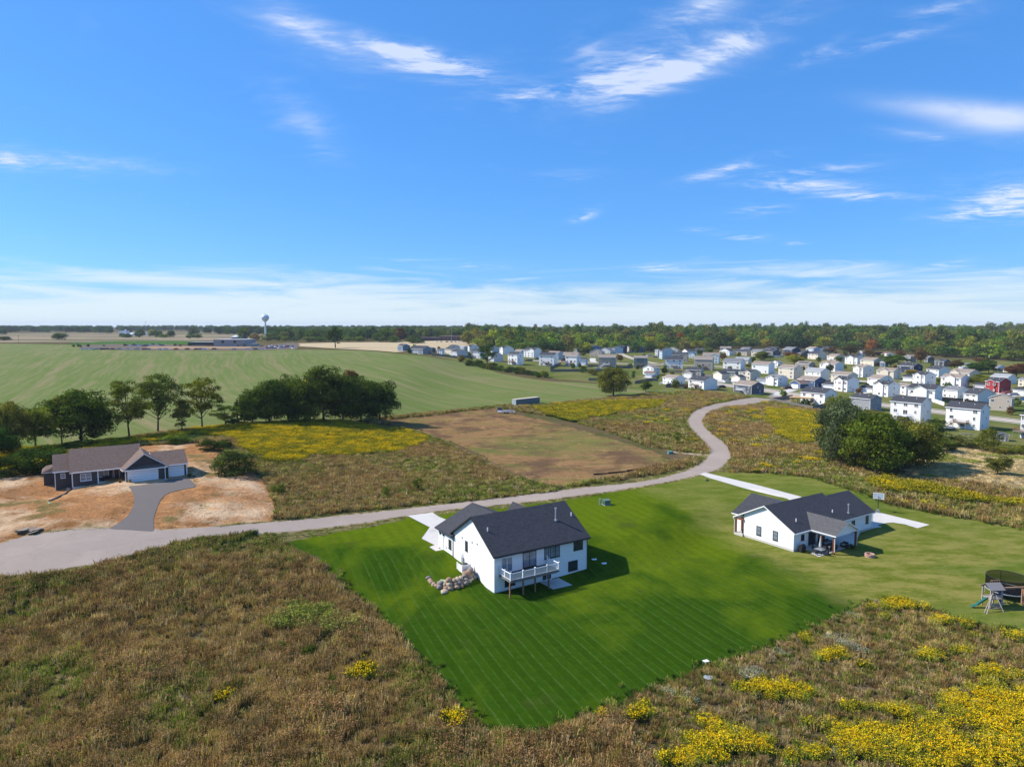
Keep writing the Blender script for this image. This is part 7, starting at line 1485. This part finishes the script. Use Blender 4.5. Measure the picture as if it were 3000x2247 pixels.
# the wood behind the houses: nearest trees single, the rest in one mass
def wood():
    pts = []; r = random.Random(11)
    front = [(1385, 1010), (1420, 1021), (1480, 1030), (1560, 1034), (1700, 1033), (1850, 1031), (1980, 1030), (2120, 1020), (2250, 1018), (2330, 1018), (2450, 1022), (2560, 1024), (2660, 1034), (2760, 1044), (2860, 1050), (2940, 1056), (3100, 1062), (3300, 1066)]
    fx = np.array([p[0] for p in front]); fy = np.array([p[1] for p in front])
    cols = ['mid', 'mid', 'olive', 'dark', 'mid', 'olive', 'lime', (.06, .075, .018), (.055, .085, .02), (.10, .085, .03), (.05, .075, .02), (.03, .055, .015)]
    n = 0
    for row in range(6):
        x = 1372
        while x < 3120:
            yb = np.interp(x, fx, fy)-row*5.2+r.uniform(-2.2, 1.5); g = G(x, yb); s = scale_at(g); wm = r.uniform(11, 20); hh = r.uniform(13, 23) + (4 if row > 2 else 0) + (7 if r.random() < .07 else 0)
            if row == 0: hh *= .72
            c = r.choice(cols) if not (row < 2 and r.random() < .3) else r.choice(['lime', (.17, .16, .02), (.12, .13, .02)])
            if r.random() < .006: c = (.17, .065, .02)
            pts.append((g, wm, hh, c)); x += wm*s*r.uniform(.55, .85)
    # nearest 285 as single trees
    fdist = [G(p, q)[1] for p, q in zip(fx, fy)]
    pts.sort(key=lambda p: p[0][1]); one = pts[:170]; rest = pts[170:]
    for g, w, h, c in one:
        k = len(bpy.data.objects) % 7; V = TREES['far'][k]; w_ = w/.8
        X_ = CX+F_PX*g[0]/g[1]; sec = 'left end' if X_ < 1700 else ('left part' if X_ < 2050 else ('middle' if X_ < 2400 else ('right part' if X_ < 2750 else 'right end')))
        hue = {'mid': 'mid green', 'olive': 'olive', 'dark': 'dark green', 'lime': 'lime green'}.get(c if isinstance(c, str) else '', 'yellowing' if (not isinstance(c, str) and c[0] > .09) else 'dull green'); dp = 'front edge' if g[1] < np.interp(X_, fx, fdist)*1.06 else 'second line'
        t = thing('tree', f'{hue} tree at the {dp} of the wood, {sec}, behind the subdivision', 'tree', tuple(g), r.uniform(0, 6.28), 'trees of the wood behind the houses', (w_, w_, h))
        cc = GREEN[c] if isinstance(c, str) else c; q_ = r.uniform(.8, 1.25)*1.45; v = [q_*r.uniform(.9, 1.1) for _ in range(3)]; o = ob('crown', V[0], t); o.color = (cc[0]*v[0], cc[1]*v[1], cc[2]*v[2], 1); ob('trunk', V[1], t)
    for k in range(1500):   # the wood goes on behind
        y = r.uniform(900, 2600); x = r.uniform(-.07, .95)*y
        if x < -.04*y+0: continue
        rest.append((np.array([x, y, T(x, y)]), r.uniform(12, 21), r.uniform(14, 24) + (r.random() < .08)*8, r.choice(cols)))
    for k in range(1500):   # far tree line all the way to the left, broken
        y = r.uniform(1500, 3400); a = r.uniform(-.95, .02); x = a*y
        b = mnoise.noise(Vector((a*9, y*.0016, 0)))
        if b < .02 and y < 2300: continue
        rest.append((np.array([x, y, T(x, y)-max(0, y-3500)*.0016]), r.uniform(12, 18), r.uniform(13, 20), r.choice(['dark', 'mid', 'dark', (.04, .06, .025)])))
    for k in range(500):   # line past the hall
        y = r.uniform(1050, 1700); x = r.uniform(-.36, -.06)*y; rest.append((np.array([x, y, T(x, y)]), r.uniform(10, 16), r.uniform(12, 18), r.choice(['mid', 'dark', 'olive'])))
    P = [p[0] for p in rest]; sc = [(p[1]/.8, p[1]/.8, p[2]) for p in rest]; cl = [tuple(q*1.5*r.uniform(.85, 1.15) for q in (GREEN[p[3]] if isinstance(p[3], str) else p[3])) for p in rest]
    return P, sc, cl
# ------------------------------------------------------------------ scattered growth (one object per kind of growth)
def scatter(name, P, scale, rot, meshes, tint=None, idx=None, cat='plants', label=None):
    P = np.asarray(P, np.float32); n = len(P)
    src = bpy.data.collections.new(name+'_sources')
    for i, me in enumerate(meshes): src.objects.link(bpy.data.objects.new('%s_source_%02d' % (name, i), me))
    me = bpy.data.meshes.new(name); me.vertices.add(n); me.vertices.foreach_set('co', P.ravel())
    def att(nm, ty, dom, v, key): a = me.attributes.new(nm, ty, dom); a.data.foreach_set(key, np.ascontiguousarray(v).ravel())
    sc = np.asarray(scale, np.float32); sc = np.repeat(sc[:, None], 3, 1) if sc.ndim == 1 else sc
    att('scl', 'FLOAT_VECTOR', 'POINT', sc, 'vector'); rv = np.zeros((n, 3), np.float32); rv[:, 2] = rot
    att('rotv', 'FLOAT_VECTOR', 'POINT', rv, 'vector'); att('pick', 'INT', 'POINT', (np.arange(n) % len(meshes) if idx is None else idx).astype(np.int32), 'value')
    tn = np.ones((n, 4), np.float32)
    if tint is not None: tn[:, :3] = tint
    att('tint', 'FLOAT_COLOR', 'POINT', tn, 'color')
    g = bpy.data.node_groups.new(name, 'GeometryNodeTree'); g.interface.new_socket('Geometry', in_out='INPUT', socket_type='NodeSocketGeometry'); g.interface.new_socket('Geometry', in_out='OUTPUT', socket_type='NodeSocketGeometry')
    N = NT(g); i = N.n('NodeGroupInput'); o = N.n('NodeGroupOutput'); m2p = N.n('GeometryNodeMeshToPoints'); iop = N.n('GeometryNodeInstanceOnPoints'); ci = N.n('GeometryNodeCollectionInfo')
    ci.inputs[0].default_value = src; ci.inputs[1].default_value = True; ci.inputs[2].default_value = True
    def na(nm, dt): q = N.n('GeometryNodeInputNamedAttribute', data_type=dt); q.inputs[0].default_value = nm; return q.outputs[0]
    N.l(i.outputs[0], m2p.inputs[0]); N.l(m2p.outputs[0], iop.inputs['Points']); N.l(ci.outputs[0], iop.inputs['Instance']); iop.inputs['Pick Instance'].default_value = True
    N.l(na('pick', 'INT'), iop.inputs['Instance Index']); e2r = N.n('FunctionNodeEulerToRotation'); N.l(na('rotv', 'FLOAT_VECTOR'), e2r.inputs[0]); N.l(e2r.outputs[0], iop.inputs['Rotation']); N.l(na('scl', 'FLOAT_VECTOR'), iop.inputs['Scale'])
    N.l(iop.outputs[0], o.inputs[0])
    ob_ = ob(name, me, kind='stuff'); md = ob_.modifiers.new('scatter', 'NODES'); md.node_group = g
    if label: ob_['label'] = label
    ob_['category'] = cat
    return ob_
def tintmat(name, cols=None, trans=.22, lo=.6, hi=1.45):
    """leaf colour carried by each scattered plant"""
    m, N = newmat(name); a = N.n('ShaderNodeAttribute', attribute_type='INSTANCER', attribute_name='tint'); t = N.n('ShaderNodeAttribute', attribute_name='tone')
    P = wpos(N); n = N.mr(N.noise(P, .5, 3, .6), .3, .7, lo, hi); col = N.mix(1, a.outputs['Color'], t.outputs['Color'], 'MULTIPLY'); cb = N.n('ShaderNodeCombineColor'); [N.l(n, cb.inputs[i]) for i in range(3)]
    col = N.mix(1, col, cb.outputs[0], 'MULTIPLY')
    d = N.n('ShaderNodeBsdfDiffuse'); N.l(col, d.inputs[0]); tr = N.n('ShaderNodeBsdfTranslucent'); N.l(N.mix(1, col, (1.1, 1.2, .6), 'MULTIPLY'), tr.inputs[0]); mx = N.n('ShaderNodeMixShader'); mx.inputs[0].default_value = trans
    N.l(d.outputs[0], mx.inputs[1]); N.l(tr.outputs[0], mx.inputs[2]); o = N.n('ShaderNodeOutputMaterial'); N.l(mx.outputs[0], o.inputs[0]); return m
TINT = tintmat('scattered_leaf')
FAR_T = []
for i, (cm, tm) in enumerate(TREES['far']): c = cm.copy(); c.materials.clear(); c.materials.append(TINT); FAR_T.append(c)
P, sc, cl = wood()
scatter('woodland', P, np.array(sc), rng.uniform(0, 6.28, len(P)), FAR_T, np.array(cl), cat='woodland', label='continuous wood and far tree lines along the horizon')

# small plants: blades, stalks and heads, about one metre high
def tuft(name, seed, n=34, rad=.42, h=(.5, 1.0), w=.035, lean=.25, heads=0, head_size=.06, hc=1, mats=None, hspread=.12, hmin=.75, leafy=0):
    r = np.random.default_rng(seed); V = []; Fq = []; mi = []; tone = []
    def addq(q, m, t): i = len(V); V.extend(q); Fq.append((i, i+1, i+2, i+3)); mi.append(m); tone.append(t)
    tops = []
    for k in range(n):
        a = r.uniform(0, 6.28); d = rad*math.sqrt(r.random()); b = np.array([math.cos(a)*d, math.sin(a)*d, -.08]); H = r.uniform(*h)
        t = b+np.array([r.normal()*lean*H+math.cos(a)*d*.5, r.normal()*lean*H+math.sin(a)*d*.5, H]); p = r.uniform(0, 6.28); u = np.array([math.cos(p), math.sin(p), 0])*w*r.uniform(.6, 1.4); tn = r.uniform(.65, 1.35)
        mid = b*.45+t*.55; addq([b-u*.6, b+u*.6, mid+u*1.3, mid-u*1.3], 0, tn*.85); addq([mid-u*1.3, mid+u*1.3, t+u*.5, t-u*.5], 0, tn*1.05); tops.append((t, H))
        for _ in range(leafy):
            c = b+(t-b)*r.uniform(.25, .95); v = r.normal(size=3)*np.array([1, 1, .5]); v /= np.linalg.norm(v); s = r.uniform(.05, .10); uu = np.cross(v, r.normal(size=3)); uu /= np.linalg.norm(uu); addq([c, c+v*s+uu*s*.4, c+v*2*s, c+v*s-uu*s*.4], 0, r.uniform(.7, 1.4))
    if heads:
        for k in range(heads):
            t, H = tops[r.integers(len(tops))]
            if H < h[1]*hmin*.8: continue
            c = t+r.normal(size=3)*hspread*np.array([1, 1, .6])+np.array([0, 0, .02]); nn = r.normal(size=3); nn[2] = abs(nn[2])+.6; nn /= np.linalg.norm(nn); u = np.cross(nn, r.normal(size=3)); u /= np.linalg.norm(u); v = np.cross(nn, u); s = head_size*r.uniform(.6, 1.4)
            addq([c-u*s, c-v*s*.8, c+u*s, c+v*s*.8], hc, r.uniform(.75, 1.25))
    return mesh_np(name, np.array(V), np.array(Fq), mats, mi, np.array(tone))
def fixedleaf(name, c, trans=.25, v=.2):
    return leafmat(name, [tuple(q*(1-v) for q in c), c, tuple(q*(1+v) for q in c)], .5, trans, .5)
GOLD = leafmat('goldenrod_flower', [(.64, .50, .02), (.74, .50, .010), (.70, .38, .008)], .9, .2, .5); GOLD2 = fixedleaf('faded_goldenrod_flower', (.42, .33, .02), .2); ASTER = fixedleaf('aster_flower', (.50, .47, .39), .2)
HEADB = fixedleaf('seed_head', (.32, .18, .085), .2, .45)
DRYT = [tuft('dry_stalks', i, 30, .42, (.55, 1.1), .028, .10, 46, .045, 1, [TINT, HEADB], .09) for i in range(5)]
GRASS_T = [tuft('meadow_grass', 20+i, 44, .45, (.3, .75), .022, .38, 0, 0, 0, [TINT]) for i in range(4)]
WEED_T = [tuft('green_weed', 40+i, 16, .34, (.5, 1.0), .03, .15, 0, 0, 0, [TINT], leafy=9) for i in range(4)]
GR_T = [tuft('goldenrod', 60+i, 22, .44, (.70, 1.15), .03, .13, 110, .046, 1, [TINT, GOLD], .10, leafy=7) for i in range(5)]
GR2_T = [tuft('green_goldenrod', 70+i, 30, .48, (.7, 1.1), .03, .13, 80, .05, 1, [TINT, GOLD2], .13, leafy=5) for i in range(3)]
AS_T = [tuft('white_aster', 80+i, 20, .42, (.5, .85), .025, .2, 110, .032, 1, [TINT, ASTER], .16, leafy=6) for i in range(3)]
C_BROWN = np.array([(.32, .205, .070), (.36, .255, .09), (.25, .150, .062), (.31, .245, .075), (.47, .36, .16)]); C_OLIVE = np.array([(.19, .22, .035), (.25, .26, .05), (.30, .27, .08), (.14, .18, .03)]); C_TAN = np.array([(.42, .32, .17), (.48, .37, .21), (.36, .27, .13)]); C_GREEN = np.array([(.045, .085, .015), (.06, .11, .02), (.035, .065, .012), (.10, .15, .02)])
def fill(poly, dens, holes=()):
    xs = [p[0] for p in poly]; ys = [p[1] for p in poly]; n = int((max(xs)-min(xs))*(max(ys)-min(ys))*dens)
    x = rng.uniform(min(xs), max(xs), n); y = rng.uniform(min(ys), max(ys), n); k = inside(x, y, poly)
    for h in holes: k &= ~inside(x, y, h)
    return x[k], y[k]
def nz(x, y, s, o=0): return np.array([mnoise.noise(Vector((a*s, b*s, o))) for a, b in zip(x, y)])
def place(x, y, dz=0): return np.stack([x, y, terr(x, y)+dz], 1)
def pickc(C, n): return C[rng.integers(len(C), size=n)]*rng.uniform(.82, 1.2, (n, 1))
DRIVES = [LAWN_W, ROAD_W, PLOT_W, LOT_W, DW_W]
def wpx(*pp): return [tuple(G(*p)[:2]) for p in pp]
# left foreground meadow
ML = wpx((-420,1740),(0,1702),(120,1693),(217,1684),(330,1655),(420,1628),(470,1612),(545,1590),(700,1572),(785,1556),(820,1575),(880,1625),(960,1680),(1100,1800),(1180,1900),(1290,2010),(1370,2090),(1420,2145),(1500,2158),(1560,2160),(1800,2100),(1900,2247),(1900,2420),(-700,2420))
x, y = fill(ML, 5.8, [LAWN_W, ROAD_W]); n = len(x)
a = nz(x, y, .07, 1); b = nz(x, y, .25, 2); top = ss(96, 112, y); u = rng.random(n)
olive = a*1.9+b*.9+top*.45-.02
bare = (b < -.42) & (u < .8)
kind = np.where(u+olive*.9 > 1.02, 2, np.where(u > .82, 1, 0)); kind = np.where((olive > .55) & (u > .4), 2, kind)
tint = np.where((rng.random(n) < np.clip(.20+olive*.9, .05, .85))[:, None], pickc(C_OLIVE, n), pickc(C_BROWN, n)); tint = np.where((rng.random(n) < .12)[:, None], pickc(C_TAN, n), tint)
hs = (.78+.5*nz(x, y, .12, 7))*rng.uniform(.6, 1.3, n)*(1-.25*top)
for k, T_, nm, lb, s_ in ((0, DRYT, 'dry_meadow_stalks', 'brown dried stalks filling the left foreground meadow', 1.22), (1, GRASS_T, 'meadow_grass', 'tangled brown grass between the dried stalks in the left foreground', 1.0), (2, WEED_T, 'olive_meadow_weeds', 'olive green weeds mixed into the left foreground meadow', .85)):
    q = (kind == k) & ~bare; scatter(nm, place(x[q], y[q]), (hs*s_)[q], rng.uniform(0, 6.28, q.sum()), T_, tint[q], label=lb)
# verge edge tufts beside the turning circle
xe, ye = fill(wpx((0,1704),(120,1693),(217,1684),(330,1655),(420,1628),(470,1612),(545,1590),(700,1572),(760,1562),(700,1590),(560,1615),(480,1650),(330,1700),(200,1725),(0,1745)), 5); n = len(xe)
scatter('roadside_growth', place(xe, ye), rng.uniform(.8, 1.25, n), rng.uniform(0, 6.28, n), WEED_T+DRYT[:2], pickc(np.vstack([C_GREEN, C_OLIVE, C_BROWN[:2]]), n), label='taller green and purple-brown growth along the near edge of the turning circle')
# pale tall weeds patch, small saplings
xp, yp = [], []
for cx, cy, w, h, m in ((880, 1812, 60, 26, 60), (820, 1838, 30, 14, 22), (930, 1830, 45, 18, 40), (1000, 1845, 50, 20, 44), (960, 1800, 25, 12, 16)):
    for _ in range(m): p = G(cx+rng.normal()*w*.55, cy+rng.normal()*h*.5); xp.append(p[0]); yp.append(p[1])
xp = np.array(xp); yp = np.array(yp); n = len(xp)
scatter('pale_tall_weeds', place(xp, yp), rng.uniform(1.3, 2.0, n), rng.uniform(0, 6.28, n), WEED_T, pickc(np.array([(.27, .27, .06), (.22, .25, .05), (.32, .29, .09)]), n), label='patch of tall pale yellow-green weeds in the left foreground meadow')
# right foreground meadow
MR = wpx((1500,2162),(1560,2160),(1620,2146),(1800,2068),(1950,2008),(2075,1955),(2190,1925),(2300,1882),(2495,1796),(2560,1768),(2650,1764),(2700,1782),(2800,1822),(2880,1838),(3000,1864),(3350,1930),(4100,2100),(4100,2420),(1900,2420),(1900,2247),(1780,2110))
x, y = fill(MR, 6.0, [LAWN_W]); n = len(x)
# goldenrod drifts: measured spots of the photograph, (x, y, half width, half height, strength)
GS = [(1990,1585,70,20,1),(2212,1560,120,50,1.3),(2100,1520,60,25,.9),(2050,1640,160,30,1.2),(1850,1600,50,30,1),(1560,1600,80,22,1),(1500,1640,60,20,.9),(1740,1630,60,22,.7),(1450,1640,30,12,.3),(1660,1492,60,16,1.1),(1720,1500,45,14,.9),(1790,1420,35,10,.9),(1840,1445,25,8,.7),(1385,1538,22,14,1),(1520,1560,30,12,.9),(1600,1612,50,14,1),(1850,1530,45,10,.6),(1940,1306,42,9,1),(2000,1310,14,9,.9),(1920,1332,18,6,.6),(2030,1345,22,9,.9),(2090,1348,20,7,.8),(2010,1418,28,7,1),(2080,1405,26,7,.7),(2100,1375,24,9,.4),(2190,1378,26,6,1),(2150,1460,55,14,.9),(1870,1440,20,6,.5),(1640,1440,20,8,.5),(1740,1375,16,10,.5),(1975,1380,15,10,.3),(2170,1520,60,18,.8),(1960,1540,40,16,.6),(1730,1560,30,10,.5),(1800,1570,30,12,.6)]
px_ = CX+F_PX*x/(y*math.cos(PITCH)-(terr(x, y)-CAM_H)*math.sin(PITCH)); up = y*math.sin(PITCH)+(terr(x, y)-CAM_H)*math.cos(PITCH); py_ = CY-F_PX*up/(y*math.cos(PITCH)-(terr(x, y)-CAM_H)*math.sin(PITCH))
gd = np.zeros(n)
for sx, sy, w, h, s in GS: gd += s*np.exp(-(((px_-sx*1.3562)/(w*1.3562))**2+((py_-sy*1.3562-8)/(h*1.3562))**2))
gd = gd+.35*nz(x, y, .5, 3)-.02; bn = nz(x, y, .09, 5); u = rng.random(n)
asd = nz(x, y, .22, 12)+.25*(np.exp(-(((px_-2020)/110)**2+((py_-2090)/45)**2)))
gd = gd*(.75+1.0*nz(x, y, .8, 13)+.5*nz(x, y, .3, 14)); kind = np.where(gd > .58-.3*u+.5*(rng.random(n) < .32), 3, np.where((gd > .25) & (u < .7), 4, np.where((asd > .42) & (u < .22), 5, np.where(u > .72, 2, np.where(u > .38, 1, 0)))))
tint = np.where((rng.random(n) < .45)[:, None], pickc(C_OLIVE, n), pickc(C_BROWN, n)); tint = np.where((rng.random(n) < .25+.4*bn)[:, None], pickc(C_TAN, n)*.8, tint)
tint[(kind >= 3)] = pickc(np.vstack([C_GREEN, C_OLIVE])*1.2, (kind >= 3).sum())
hs = rng.uniform(.65, 1.1, n)*(.9+.3*nz(x, y, .15, 8))
keep = ~((kind < 3) & (nz(x, y, .6, 6) < -.35))
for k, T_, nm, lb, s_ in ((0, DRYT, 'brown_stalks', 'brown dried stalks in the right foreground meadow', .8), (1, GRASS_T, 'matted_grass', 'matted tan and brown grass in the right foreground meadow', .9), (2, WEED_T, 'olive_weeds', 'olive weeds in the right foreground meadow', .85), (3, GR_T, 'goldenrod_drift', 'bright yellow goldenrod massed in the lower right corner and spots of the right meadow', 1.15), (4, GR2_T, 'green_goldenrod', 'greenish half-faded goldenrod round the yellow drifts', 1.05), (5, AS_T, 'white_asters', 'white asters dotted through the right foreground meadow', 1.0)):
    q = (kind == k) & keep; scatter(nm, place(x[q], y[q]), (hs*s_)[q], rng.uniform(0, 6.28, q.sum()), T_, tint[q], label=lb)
# meadows in the middle distance
YEL = [wpx((545,1262),(650,1250),(810,1240),(1010,1236),(1110,1260),(1180,1262),(1260,1290),(1190,1322),(1080,1335),(950,1342),(850,1352),(780,1352),(750,1330),(690,1300),(640,1282)), wpx((1560,1198),(1680,1185),(1800,1176),(1950,1176),(1930,1196),(1800,1215),(1680,1238),(1640,1232)), wpx((2240,1200),(2330,1205),(2410,1215),(2405,1290),(2330,1302),(2280,1275),(2250,1240)), wpx((2560,1415),(2700,1420),(2850,1455),(3000,1470),(3060,1490),(3000,1488),(2850,1480),(2700,1452),(2560,1432)), wpx((0,1310),(120,1315),(270,1300),(420,1285),(560,1268),(560,1280),(430,1300),(300,1322),(130,1375),(0,1385))]
M1 = wpx((0,1325),(300,1296),(540,1262),(700,1248),(1010,1234),(1075,1248),(1230,1262),(1290,1292),(1365,1330),(1430,1358),(1478,1390),(1555,1412),(1640,1430),(1600,1462),(1290,1475),(1000,1500),(870,1520),(800,1520),(808,1495),(795,1450),(770,1400),(745,1385),(640,1360),(620,1345),(670,1310),(580,1298),(490,1302),(280,1318),(150,1360),(100,1385),(0,1400))
M2 = wpx((1495,1192),(1600,1185),(1760,1170),(1900,1155),(2050,1148),(2150,1160),(2200,1162),(2090,1182),(2030,1205),(2006,1230),(2012,1255),(2050,1290),(2076,1322),(2070,1330),(1990,1325),(1900,1310),(1770,1262),(1620,1222),(1510,1205))
M3 = wpx((2065,1262),(2062,1235),(2082,1210),(2160,1185),(2260,1172),(2350,1190),(2440,1215),(2440,1300),(2480,1360),(2560,1395),(2680,1405),(2830,1415),(3000,1445),(3300,1490),(3900,1580),(3900,1850),(3400,1800),(3250,1700),(3000,1565),(2850,1535),(2700,1500),(2580,1475),(2490,1450),(2400,1415),(2250,1400),(2140,1390),(2135,1372),(2150,1340),(2140,1310),(2110,1290))
M4 = wpx((1540,1440),(1700,1412),(1800,1402),(1870,1385),(1950,1360),(2060,1340),(2030,1365),(1950,1385),(1800,1410),(1600,1436))
M5 = wpx((1075,1246),(1110,1226),(1290,1208),(1430,1193),(1500,1186),(1505,1196),(1400,1208),(1240,1228),(1130,1246))
for nm, poly, dens, lb in (('left', M1, 2.4, 'behind the road at left'), ('middle', M2, 1.1, 'inside the road bend'), ('right', M3, 1.7, 'right of the road bend'), ('rim', M4, 1.6, 'between the mown plot and the road'), ('fieldedge', M5, 1.2, 'along the near edge of the green field')):
    x, y = fill(poly, dens, [LOT_W, ROAD_W, LAWN_W, PLOT_W, DW_W]); n = len(x); u = rng.random(n)
    Y = np.zeros(n, bool)
    for q in YEL: Y |= inside(x+2.5*nz(x, y, .12, 3), y+5*nz(x, y, .1, 4), q)
    g1 = 1.15*nz(x, y*.8, .26, 9)+.4*nz(x, y*.8, .55, 10)+{'left': .12, 'middle': -.26, 'right': -.24}.get(nm, -.3)+.25*(rng.random(n)-.5); a = nz(x, y, .045, 1)
    kind = np.where(Y & (g1 > (.14 if nm == 'left' else .10)) & (rng.random(n) < .8), 3, np.where(Y, 4, np.where((g1 > .40) & (nm in ('middle', 'right')), 3, np.where(u+a > .62, 2, np.where(u > .3, 0, 1)))))
    tint = np.where((rng.random(n) < np.clip(.4+a*.9, .05, .95))[:, None], pickc(C_OLIVE, n), pickc(C_BROWN, n)); tint = np.where((rng.random(n) < .15)[:, None], pickc(C_TAN, n), tint); tint[kind >= 3] = pickc(C_GREEN, (kind >= 3).sum())*1.15
    big = 1.25 if nm == 'left' else 1.5
    hs = rng.uniform(.7, 1.15, n)*big
    for k, T_, kn, ll in ((0, DRYT, 'far_dry_stalks', 'brown dried stalks '), (1, GRASS_T, 'far_meadow_grass', 'rough meadow grass '), (2, WEED_T, 'far_weeds', 'olive and green weeds '), (3, GR_T, 'far_goldenrod', 'yellow goldenrod carpet '), (4, GR2_T, 'far_green_goldenrod', 'green goldenrod stems ')):
        q = kind == k
        if q.sum(): sv = np.stack([hs[q]*1.15, hs[q]*1.15, hs[q]*.8], 1); scatter(kn, place(x[q], y[q]), sv, rng.uniform(0, 6.28, q.sum()), T_, tint[q], label=ll+lb)
# dry grass patch and hedge growth
x, y = fill(DRY_W, .9); n = len(x)
scatter('dry_grass_tufts', place(x, y), np.stack([rng.uniform(.9, 1.5, n)]*2+[rng.uniform(.35, .7, n)], 1), rng.uniform(0, 6.28, n), GRASS_T, np.where((nz(x, y, .08, 2) > .12)[:, None], pickc(C_OLIVE, n), pickc(C_TAN*1.25, n)), label='pale dry grass tufts in the patch before the garden shed')
# low growth on the mown plot, the bare lot and the verges
x, y = fill(PLOT_W, 1.3); q = nz(x, y, .35, 5) > -.15; x = x[q]; y = y[q]; n = len(x)
scatter('mown_stubble', place(x, y), np.stack([rng.uniform(.8, 1.5, n)]*2+[rng.uniform(.12, .3, n)], 1), rng.uniform(0, 6.28, n), GRASS_T, np.where((rng.random(n) < .35)[:, None], pickc(C_OLIVE*.8, n), pickc(np.array([(.36, .21, .10), (.27, .15, .08), (.42, .30, .17)]), n)), label='cut brown and green stubble over the mown plot')
x, y = fill(LOT_W, .5, [DW_W, ROAD_W]); q = nz(x, y, .16, 5) > .12; x = x[q]; y = y[q]; n = len(x)
scatter('lot_weeds', place(x, y), np.stack([rng.uniform(.5, 1.1, n)]*2+[rng.uniform(.12, .3, n)], 1), rng.uniform(0, 6.28, n), GRASS_T, pickc(np.vstack([C_OLIVE, C_TAN]), n), label='thin weeds coming up in patches of the bare lot')
x, y = fill(offset_line(rf, 2.6)+offset_line(rn, -3.8)[::-1], 2.6, [ROAD_W, LAWN_W, LOT_W, DW_W, D1W, D2W]); n = len(x)
scatter('verge_grass', place(x, y), np.stack([rng.uniform(.5, .9, n)]*2+[rng.uniform(.15, .35, n)], 1), rng.uniform(0, 6.28, n), GRASS_T, pickc(np.vstack([C_OLIVE, C_TAN, C_OLIVE*.8]), n), label='short rough grass on the verges of the road')
# rim of the striped lawn: weeds leaning over its edge
E_ = []
for i in range(0, len(LAWN_W), 1):
    p = LAWN_W[i]
    if p[1] < 98 or p[0] > 30: E_.append(p)
E_ = np.array(E_); E_ = np.repeat(E_, 3, 0)+rng.normal(size=(len(E_)*3, 2))*.6; n = len(E_)
kk = ~inside(E_[:, 0], E_[:, 1], ROAD_W)&~inside(E_[:, 0], E_[:, 1], D1W)&~inside(E_[:, 0], E_[:, 1], D2W)&((E_[:, 1] < 98) | (E_[:, 0] > 62)); E_ = E_[kk]; n = len(E_)
scatter('lawn_edge_growth', place(E_[:, 0], E_[:, 1]), rng.uniform(.35, .75, n), rng.uniform(0, 6.28, n), WEED_T+GRASS_T, pickc(np.vstack([C_OLIVE, C_GREEN]), n), label='ragged weeds along the rim of the striped lawn')

# single clumps one can point at
def clump(name, cat, label, px, py, w, h, kinds, col, n=9, group=None):
    g = G(px, py); s = scale_at(g); R_ = w/s/2; t = thing(name, label, cat, tuple(g), 0, group); r = random.Random(int(px))
    for i in range(n):
        a = r.uniform(0, 6.28); d = R_*.75*math.sqrt(r.random()); k = r.choice(kinds); sc_ = h*r.uniform(.8, 1.15)
        ob('stem_tuft', k, t, (math.cos(a)*d, math.sin(a)*d, 0), r.uniform(0, 6.28), (sc_*.9, sc_*.9, sc_), kind='stuff')
    return t
def solid(meshes, col, nm):
    out = []; m = fixedleaf(nm, col)
    for q in meshes: c = q.copy(); c.materials[0] = m; out.append(c)
    return out
GRs = solid(GR_T, (.045, .085, .015), 'goldenrod_leaf'); WDs = solid(WEED_T, (.085, .15, .018), 'bright_weed_leaf'); ASs = solid(AS_T, (.06, .10, .03), 'aster_leaf')
for px, py, w, lb in ((1340, 2128, 92, 'bright goldenrod bush at the lower left corner of the striped lawn'), (1062, 1985, 100, 'amber goldenrod bush left of the striped lawn'), (664, 2048, 62, 'single small goldenrod plant alone in the brown meadow'), (1875, 2112, 60, 'round goldenrod bush on the lower edge of the striped lawn'), (1762, 2108, 34, 'small narrow goldenrod right of the lower lawn corner')):
    clump('goldenrod_bush', 'goldenrod', lb, px, py, w, 1.25 if w > 70 else 1.0, GRs, None, 10 if w > 70 else 5)
for i, (px, py, hh) in enumerate(((835, 1905, 1.2), (905, 1915, 1.1), (960, 1905, 1.2), (1045, 1890, 1.3), (915, 1995, 1.2), (970, 2000, 1.0), (955, 2110, 1.8), (855, 2130, 1.2), (870, 2045, 1.1), (1060, 2050, 1.0), (1000, 1930, 1.0), (710, 2150, .9), (930, 2225, .9), (170, 2080, .8), (1045, 2130, 1.0))):
    clump('green_weed_plant', 'weed', 'bright green upright weed standing out in the brown meadow left of the striped lawn', px, py, 22, hh, WDs, None, 3, 'bright green weeds in the brown meadow')
# the air between here and the horizon
hz = MB().box(-6500, 6500, -400, 9400, -14.0, 62.0).mesh('haze', []); hm = bpy.data.materials.new('haze'); hm.use_nodes = True; hm.node_tree.nodes.clear(); N = NT(hm.node_tree)
pv = N.n('ShaderNodeVolumePrincipled'); pv.inputs['Color'].default_value = (.80, .88, 1, 1); pv.inputs['Density'].default_value = .00006; o = N.n('ShaderNodeOutputMaterial'); N.l(pv.outputs[0], o.inputs['Volume']); hz.materials.append(hm)
ob('haze', hz, kind='stuff')
print('TRIS', sum(len(m.loops)-2*len(m.polygons) for m in set(o.data for o in SC.objects if o.type == 'MESH')), 'OBJ', len(SC.objects))
